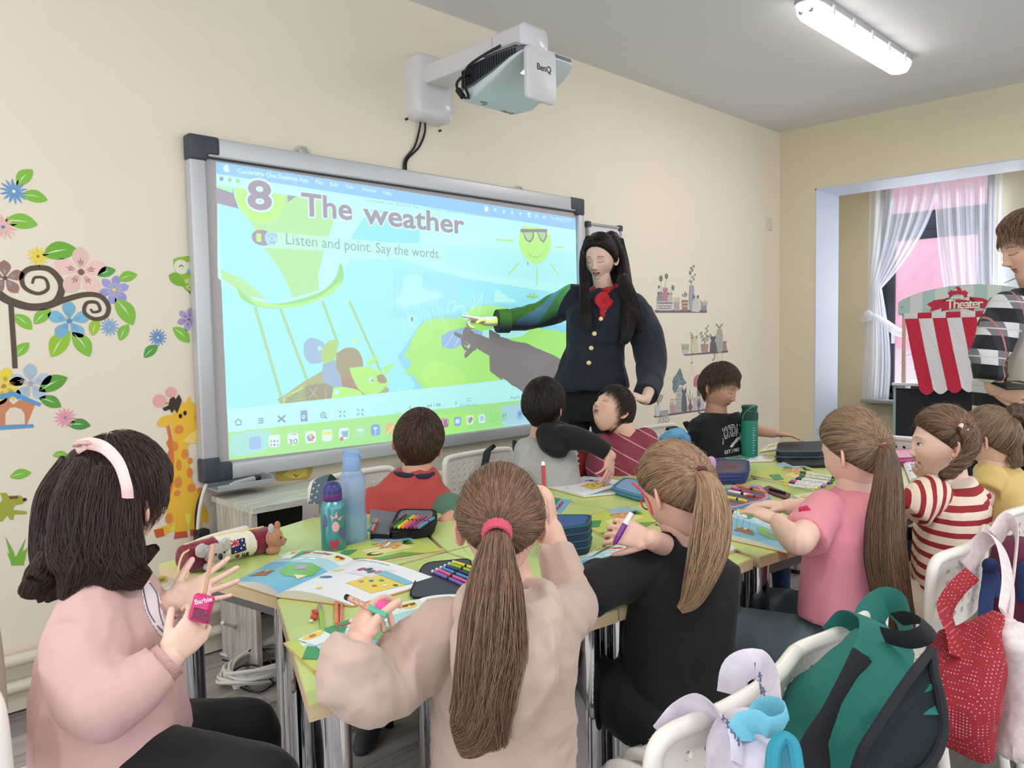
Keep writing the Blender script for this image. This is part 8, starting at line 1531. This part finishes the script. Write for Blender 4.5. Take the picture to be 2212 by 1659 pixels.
G().lathe([(.031, 0), (.036, .005), (.0365, .02), (.0365, .165), (.0355, .176)], tb, n=40).build('body', M('frosted_green', (38, 128, 112), .3, alpha=.93), t); G().lathe([(.0375, .172), (.038, .176), (.038, .206), (.034, .209), (.033, .222), (.036, .224), (.036, .236), (.03, .240)], tb, n=32).build('screw_cap', M('dark_green_plastic', (16, 74, 62), .3), t)
G().tube(catmull([tb+CR*.034+A3(0, 0, .232), tb+CR*.012-CW*.03+A3(0, 0, .236), tb-CR*.02-CW*.035+A3(0, 0, .215), tb-CR*.036-CW*.02+A3(0, 0, .19), tb-CR*.034-CW*.02+A3(0, 0, .175)], 20), .0022, 8).build('carry_loop', M('loop_green', (110, 140, 132), .5), t)
bv = surf_of([o for o in t.children if o.name.startswith('body')][0]); g = G()
for k in range(11): drape(g, bv, [(1626, 924+k*5.4), (1631 if k % 2 else 1629, 924+k*5.4), (1631 if k % 2 else 1629, 925.2+k*5.4), (1626, 925.2+k*5.4)], (200, 224, 216), .0006, .8)
if g.V: o = g.build('scale_marks', PR(), t, False, fix=False); o['kind'] = 'stuff'
# ---- koala pencil case
kc = thing('pencil_case', 'plush pencil case with koala and kangaroo heads and a flag', 'pencil case', onz(490, 1225, TZ)); cA, cB = onz(415, 1240, TZ), onz(575, 1195, TZ); dv_ = nrm(cB-cA); L_ = np.linalg.norm(cB-cA)+.01; ov = nrm(np.cross(dv_, UP)); ov = ov if ov@(CAM-cA) > 0 else -ov
mar = M('maroon_velour', (128, 28, 52), .9, bump=.35, bs=300, sheen=.6); crv = M('cream_velour', (236, 230, 206), .9, bump=.3, bs=300, sheen=.4); koa = M('koala_plush', (192, 180, 172), .95, bump=.7, bs=260, sheen=.5); kan = M('tan_plush', (196, 138, 100), .95, bump=.6, bs=260, sheen=.5)
def kcp(s, o, z): return cA+dv_*s+ov*o+A3(0, 0, z)
def seg(name, s0, s1, m):
    g = G(); n = 8; R_ = []
    for i in range(n+1): s_ = s0+(s1-s0)*i/n; R_.append(kcp(s_, -.02, .036+.004*math.sin(s_*20))+np.array([ov*math.cos(a)*.033*(1 if math.sin(a) > 0 else 1.05)+A3(0, 0, 1)*math.sin(a)*.034 for a in np.linspace(0, 2*PI, 21)[:-1]]))
    g.loft(R_); return blob(name, g, m, kc, .0035, 2, (.0012, 30))
seg('end_panel', -.01, L_*.33, mar); seg('middle_panel', L_*.33, L_*.80, crv); seg('end_panel', L_*.80, L_+.012, mar)
G().tube([kcp(s_, -.022, .071+.004*math.sin(s_*20)) for s_ in np.linspace(-.005, L_, 20)], .0028, 8).build('piping', M('cream_piping', (232, 214, 150), .7), kc)
g = G(); g.tube(catmull([kcp(L_*.05, -.035, .058), kcp(L_*.3, -.036, .068), kcp(L_*.8, -.036, .070)], 14), .009, 10, round_=True); g.build('lining_roll', M('white_lining', (226, 216, 214), .8), kc)
G().tube(catmull([kcp(-.005, .0, .062), kcp(-.03, .01, .055), kcp(-.042, .012, .02), kcp(-.03, .02, -.0), kcp(-.02, .02, .015)], 24), .0026, 8).build('cord_loop', M('cream_piping'), kc)
hk = at(448, 1213, np.linalg.norm(0) + 1.93); hk = kcp(L_*.20, .030, .045); g = G(); g.ell(hk, (.027, .022, .024)); g.ell(hk+A3(0, 0, -.03)-dv_*.0, (.03, .018, .012)); blob('koala_head', g, koa, kc, .003, 2, (.0015, 60))
for s_ in (-1, 1): g = G(); g.ell(hk+dv_*.032*s_+A3(0, 0, .014)-ov*.004, (.016, .010, .016)); blob('koala_ear', g, M('white_plush', (222, 216, 208), .95, bump=.9, bs=300, sheen=.5), kc, .003, 1, (.002, 80)); G().ell(hk+dv_*.012*s_+ov*.0225+A3(0, 0, .004), .0028).build('eye', M('black_plastic'), kc)
G().ell(hk+ov*.024-A3(0, 0, .004), (.005, .005, .008)).build('nose', M('black_plastic'), kc)
hq = kcp(L_+.002, .022, .042); g = G(); g.ell(hq, (.024, .022, .026)); g.ell(hq+dv_*.016-A3(0, 0, .012)+ov*.006, (.014, .013, .013)); g.ell(hq-A3(0, 0, .032)-dv_*.006, (.02, .016, .012)); blob('kangaroo_head', g, kan, kc, .003, 2, (.0012, 60))
for s_, m_ in ((-1, M('white_plush')), (1, kan)): g = G(); g.ell(hq+dv_*.014*s_+A3(0, 0, .030)+ov*(.006 if s_ < 0 else -.004), (.009, .006, .014)); blob('kangaroo_ear', g, m_, kc, .0028, 1)
G().ell(hq+ov*.0215+A3(0, 0, .003)+dv_*.004, .003).build('eye', M('black_plastic'), kc); G().ell(hq+dv_*.030-A3(0, 0, .010)+ov*.008, .0032).build('nose', M('black_plastic'), kc)
bv = surf_of([o for o in kc.children if o.name.startswith('middle_panel')][0]); g = G()
drape(g, bv, [(496, 1170), (528, 1162), (532, 1188), (500, 1198)], (24, 34, 84), .0012, 1.5); drape(g, bv, [(496, 1170), (514, 1166), (516, 1178), (498, 1184)], (226, 222, 220), .0018, 1.2)
for P in ([(496, 1170), (499, 1169), (516, 1177), (514, 1179)], [(512, 1166), (515, 1167), (499, 1183), (497, 1181)], [(504, 1168), (507, 1167), (509, 1181), (506, 1182)], [(497, 1176), (515, 1171), (515, 1174), (498, 1179)]): drape(g, bv, P, (190, 30, 50), .0022, .8)
for x, y in ((508, 1191), (522, 1168), (526, 1178), (520, 1184)): drape(g, bv, [(x-1.6, y-1.6), (x+1.6, y-1.6), (x+1.6, y+1.6), (x-1.6, y+1.6)], (230, 230, 230), .0022, .8)
drape(g, bv, [(508, 1201), (511, 1197), (513, 1199), (516, 1196), (518, 1199), (513, 1206)], (196, 30, 40), .0014, .8)
drape_text(g, bv, 'I', (501, 1208), (9, -1.5), (0, -10), 1.0, (20, 20, 24), .06); drape_text(g, bv, 'AUS', (520, 1203), (9.5, -2.2), (0, -10), 1.0, (20, 20, 24), .06); o = g.build('embroidery', PR(), kc, False, fix=False); o['kind'] = 'stuff'
# ---- zip cases, pens
def slabcase(name, label, quad, h, m, trim=None, rows=0, z=TZ, cat='pencil case', top=None):
    """case standing on the table: quad = footprint corner pixels"""
    P = np.array([onz(*p, z) for p in quad]); c = P.mean(0); t = thing(name, label, cat, c, 0, None); R_ = []
    ring = lambda s, zz: np.array([A3(*(c+(q-c)*s)[:2], z+zz) for q in roundq(P)])
    def roundq(Q, r=.2, k=4):
        out = []
        for i in range(4):
            a, b, d = Q[i-1], Q[i], Q[(i+1) % 4]
            for w in np.linspace(0, 1, k): out.append(b+(a-b)*r*(1-w)**2+(d-b)*r*w**2)
        return out
    g = G(); g.loft([ring(.97, .0005), ring(1.0, .004), ring(1.0, h-.004), ring(.98, h)]); g.build('body', m, t)
    for k in range(rows): zz = h*(k+1)/(rows+1); R1 = ring(1.012, zz); G().tube(np.vstack([R1, R1[:1]]), .0022, 6, False).build('zip', trim or blk2, t)
    R1 = ring(.99, h-.001); G().tube(np.vstack([R1, R1[:1]]), .0024, 6, False).build('piping', trim or blk2, t)
    if top: g = G(); g.loft([ring(.84, h), ring(.84, h+.001)]); g.build('top_panel', top, t)
    return t, P, c, ring
def stick(label, a, b, r, cols, cat='pen', name='felt_pen', group=None, parent=None):
    """pen: cols = list of (fraction, material)"""
    a, b = np.asarray(a), np.asarray(b)
    t = thing(name, label, cat, a, 0, group); f0 = 0
    for k, (f1, m, nm) in enumerate(cols): rr = [r*.35 if (k == 0) else r, r] if k == 0 else [r, r*(.8 if k == len(cols)-1 else 1)]; G().tube([a+(b-a)*f0, a+(b-a)*min(f1, f0+.03), a+(b-a)*f1], [rr[0], r, rr[1]], 8).build(nm, m, t); f0 = f1
    return t
def pm_(n, c): return M('pen_'+n, c, .3, coat=.2)
PC_ = dict(brown=(84, 52, 44), green=(40, 140, 70), yellow=(236, 210, 50), orange=(238, 120, 60), magenta=(206, 50, 130), purple=(84, 46, 120), red=(190, 44, 44), blue=(70, 140, 200), darkgreen=(30, 90, 50), pink=(238, 90, 150), lilac=(128, 96, 190), navy=(40, 50, 110), lime=(150, 200, 60), black=(26, 26, 28), white=(232, 232, 232))
# black double case, open, with markers
t, P, c, ring = slabcase('pencil_case', 'black zip pencil case lying open with bright felt pens', [(840, 1172), (935, 1160), (945, 1124), (862, 1122)], .034, M('black_nylon', (24, 24, 28), .6, bump=.2, bs=300), blk2, 3, top=M('grey_case_lining', (112, 112, 122), .7))
g = G(); Q = [onz(800, 1168, TZ), onz(842, 1170, TZ), onz(862, 1124, TZ), onz(800, 1120, TZ)]; g.plate([q+A3(0, 0, .02+.006*(i == 3)) for i, q in enumerate(Q)], .005, (0, 0, 1)); g.build('lid', M('grey_case_lining'), t, False); g = G(); g.plate([q+A3(0, 0, .001) for q in Q], .018, (0, 0, 1)); g.build('lid_shell', M('black_nylon'), t, False)
G().tube([onz(846, 1168, TZ+.02)-CW*.02, onz(830, 1180, TZ+.006)-CW*.02], [.004, .002], 8).build('zip_puller', M('chrome'), t)
names = ['brown', 'green', 'yellow', 'orange', 'magenta', 'purple', 'red', 'blue']
for i, n in enumerate(names):
    x0 = 843+i*8.6; a = onz(x0, 1140, TZ+.041); b = onz(x0+34, 1113+.8*i, TZ+.041); stick('%s felt pen in the open black case' % n, a, b, .0052, [(.12, pm_(n, PC_[n]), 'tip'), (.55, pm_(n, PC_[n]), 'barrel'), (.62, M('black_plastic'), 'band'), (1, pm_(n, PC_[n]), 'cap')], group='felt pens in the black case')
for lab, n, x in (('orange felt pen in the lid of the open black case', 'orange', 803), ('blue felt pen in the lid of the open black case', 'blue', 797)): stick(lab, onz(x, 1146, TZ+.034), onz(x+12, 1122, TZ+.034), .0045, [(.5, pm_(n, PC_[n]), 'barrel'), (.6, M('black_plastic'), 'band'), (1, pm_(n, PC_[n]), 'cap')])
# dark case under the books with pens
t, P, c, ring = slabcase('pencil_case', 'dark open pencil case under the arm and books of the hooded girl', [(880, 1300), (1010, 1290), (1020, 1212), (915, 1222)], .008, M('dark_blue_grey_case', (62, 66, 80), .6), blk2, 0)
for i, (n, m) in enumerate((('lilac', 'purple fineliner at the front of the dark open case'), ('pink', 'pink fineliner next to the purple one in the dark case'), ('blue', 'blue fineliner third in the dark case'), ('navy', 'light blue fineliner fourth in the dark case'), ('lime', 'lime green fineliner fifth in the dark case'), ('yellow', 'yellow fineliner at the back of the dark case'))):
    a = onz(932+i*9, 1233-i*4.0, TZ+.013); b = onz(1012+i*6, 1268-i*7, TZ+.013); stick(m, a, b, .0042, [(.08, pm_('white', PC_['white']), 'end'), (.45, pm_(n, PC_[n]), 'barrel'), (.52, M('black_plastic'), 'elastic_band'), (1, pm_(n, PC_[n]), 'cap')], group='fineliners in the dark case')
# loose pens at the near corner
stick('lime green felt pen with a keyring charm near the table corner', onz(690, 1306, TZ+.006), onz(698, 1366, TZ+.006), .0048, [(.25, M('light_grey_metal'), 'cap'), (1, pm_('lime', (150, 200, 60)), 'barrel')])
ch_ = thing('keyring_charm', 'small red and white squid charm hooked to the lime pen', 'charm', onz(680, 1330, TZ)); g = G(); g.ell(onz(678, 1333, TZ+.006), (.007, .009, .006)); g.ell(onz(681, 1322, TZ+.006), (.006, .013, .005)); blob('charm', g, M('coral_rubber', (214, 74, 70), .5), ch_, .0018, 1); G().ell(onz(672, 1341, TZ+.005), (.005, .004, .003)).build('tip', M('white_plastic'), ch_)
stick('orange pencil lying between the lime pen and the hand', onz(726, 1300, TZ+.005), onz(728, 1350, TZ+.005), .005, [(1, pm_('orange', (232, 130, 50)), 'shaft')], 'pencil', 'pencil'); stick('salmon pencil beside the orange one', onz(738, 1300, TZ+.004), onz(737, 1356, TZ+.004), .0036, [(1, pm_('salmon', (226, 120, 110)), 'shaft')], 'pencil', 'pencil')
hp = at(795, 1310, 1.27); stick('patterned pencil with mint green grip held by the girl in the hoodie', at(745, 1288, 1.31), at(836, 1330, 1.245), .0052, [(.12, M('black_plastic'), 'end'), (.62, M('patterned_pencil', (196, 150, 130), .5, var=.5, vs=200), 'shaft'), (1, pm_('mint', (88, 178, 150)), 'grip')], 'pencil', 'pencil')
g = G(); g.ell(at(826, 1312, 1.27), (.012, .010, .014)); er = thing('eraser', 'pink eraser behind the mint pencil grip', 'eraser', at(826, 1312, 1.27)); blob('body', g, M('pink_rubber', (232, 80, 150), .5), er, .003, 2)
stick('red pencil held upright behind the hooded girl\'s head', at(1177, 1082, 1.66), at(1173, 997, 1.67), .0042, [(.9, pm_('pred', (176, 44, 44)), 'shaft'), (1, pm_('white', PC_['white']), 'end')], 'pencil', 'pencil')
# green and navy zip case
t, P, c, ring = slabcase('pencil_case', 'bulky green and navy three-zip pencil case between the two girls', [(1180, 1212), (1272, 1198), (1280, 1172), (1186, 1172)], .078, M('navy_nylon', (34, 52, 84), .6, bump=.2, bs=300), M('green_zip', (24, 100, 84), .6), 3, top=M('blue_nylon', (54, 84, 140), .6))
t, P, c, ring = slabcase('pencil_case', 'flat light blue zip case in front of the boy in maroon', [(1318, 1066), (1390, 1088), (1430, 1062), (1350, 1042)], .022, M('slate_blue_case', (70, 110, 140), .5), M('teal_zip', (74, 150, 170), .5), 1, top=M('pale_blue_panel', (128, 170, 206), .4))
t, P, c, ring = slabcase('pencil_case', 'thick blue zip case with a red car picture', [(1535, 1048), (1612, 1046), (1620, 1015), (1545, 1012)], .040, M('royal_blue_case', (44, 60, 130), .5), M('blue_zip', (30, 44, 100), .5), 2, top=M('grey_picture_panel', (100, 92, 104), .35))
g = G()
for i in range(7): a = onz(1566+i*4, 1005+(i % 3)*2, TZ+.042); g.box(a, (.02, .006, .001), None, 0, (190, 44, 56))
o = g.build('car_picture', PR(), t, False); o['kind'] = 'stuff'
pk_ = thing('eraser', 'lilac rubber toy peeping out behind the light brown ponytail', 'toy', at(1535, 1000, 3.0)); g = G(); g.ell(at(1536, 1002, 2.9), (.02, .02, .03)); blob('body', g, M('lilac_rubber', (206, 160, 214), .5), pk_, .005, 2)
t, P, c, ring = slabcase('pencil_case', 'black printed pencil case with blue piping beside the green bottle', [(1676, 1000), (1780, 1000), (1788, 975), (1680, 978)], .05, M('black_printed_case', (30, 30, 34), .6, var=.9, vs=40), M('sky_zip', (70, 120, 150), .5), 1)
G().box(onz(1752, 1006, TZ)+A3(0, 0, .008), (.20, .12, .012), axes((fz)), .004).build('open_lid', M('black_mesh', (40, 38, 42), .7, bump=.8, bs=200), t)
t, P, c, ring = slabcase('pencil_case', 'pink zip case in front of the girl in stripes', [(1930, 1008), (1975, 1006), (1975, 985), (1925, 988)], .034, M('pink_case', (206, 92, 140), .45), M('dark_pink_zip', (150, 50, 90), .5), 1, top=M('pink_white_pattern', (226, 160, 186), .5, var=.3, vs=80))
# open blue and pink case with pencils
t, P, c, ring = slabcase('pencil_case', 'open pencil case with blue and pink zip edges full of pens', [(1570, 1108), (1668, 1082), (1640, 1052), (1540, 1062)], .010, M('pink_zip_case', (226, 130, 170), .5), M('pale_blue_zip', (110, 160, 186), .5), 1, z=TZ+.013, top=M('grey_case_lining'))
for i, (lab, n, a, b) in enumerate((('long orange felt pen at the back of the open blue and pink case', 'orange', (1590, 1048), (1655, 1064)), ('orange pencil in the middle of the open blue and pink case', 'yellow', (1572, 1074), (1612, 1082)), ('magenta pen in the open blue and pink case', 'magenta', (1580, 1054), (1620, 1066)), ('black and white pen in the open blue and pink case', 'white', (1572, 1060), (1632, 1072)), ('dark red pen in the open blue and pink case', 'red', (1612, 1070), (1645, 1074)))):
    stick(lab, onz(*a, TZ+.034), onz(*b, TZ+.034), .005, [(.5, pm_(n, PC_[n]), 'barrel'), (.6, M('black_plastic'), 'elastic_band'), (1, pm_(n, PC_[n]), 'cap')])
fp = thing('case_flap', 'dark flap with elastic loops right of the open pencil case', 'case flap', onz(1675, 1066, TZ)); G().plate([onz(*p, TZ+.002) for p in ((1640, 1060), (1700, 1080), (1708, 1070), (1660, 1052))], .006, (0, 0, 1)).build('flap', M('dark_rose_case', (110, 60, 70), .6), fp, False)
for k in range(6): G().lathe([(.005, 0), (.005, .01)], onz(1664+k*6, 1060+k*1.6, TZ+.008), n=8).build('elastic_loop', M('black_plastic'), fp)
# pack of white markers
pkx = [('darkgreen', 1728, 1024), ('green', 1726, 1030), ('brown', 1722, 1036), ('navy', 1718, 1038), ('pink', 1708, 1042), ('purple', 1704, 1046), ('yellow', 1690, 1050)]
for i, (n, x, y) in enumerate(pkx): stick('white marker with %s cap in the row of seven' % n, onz(x, y-4, TZ+.020), onz(x+76, y+8-i*.5, TZ+.020), .0055, [(.2, pm_(n, PC_[n]), 'cap'), (.92, M('white_marker', (226, 224, 222), .4, var=.25, vs=120), 'barrel'), (1, pm_(n, PC_[n]), 'end')], group='white markers on the picture book')
tg = thing('paper_tag', 'green hexagonal tag on the picture book', 'tag', onz(1700, 1012, TZ)); g = G(); c_ = onz(1702, 1010, TZ+.012); g.plate([c_+(CR*math.cos(a)*.018+nrm(A3(CW[0], CW[1], 0))*math.sin(a)*.026) for a in np.arange(6)*PI/3], .0015, (0, 0, 1), (90, 150, 80)); g.build('tag', PR(), tg, False)
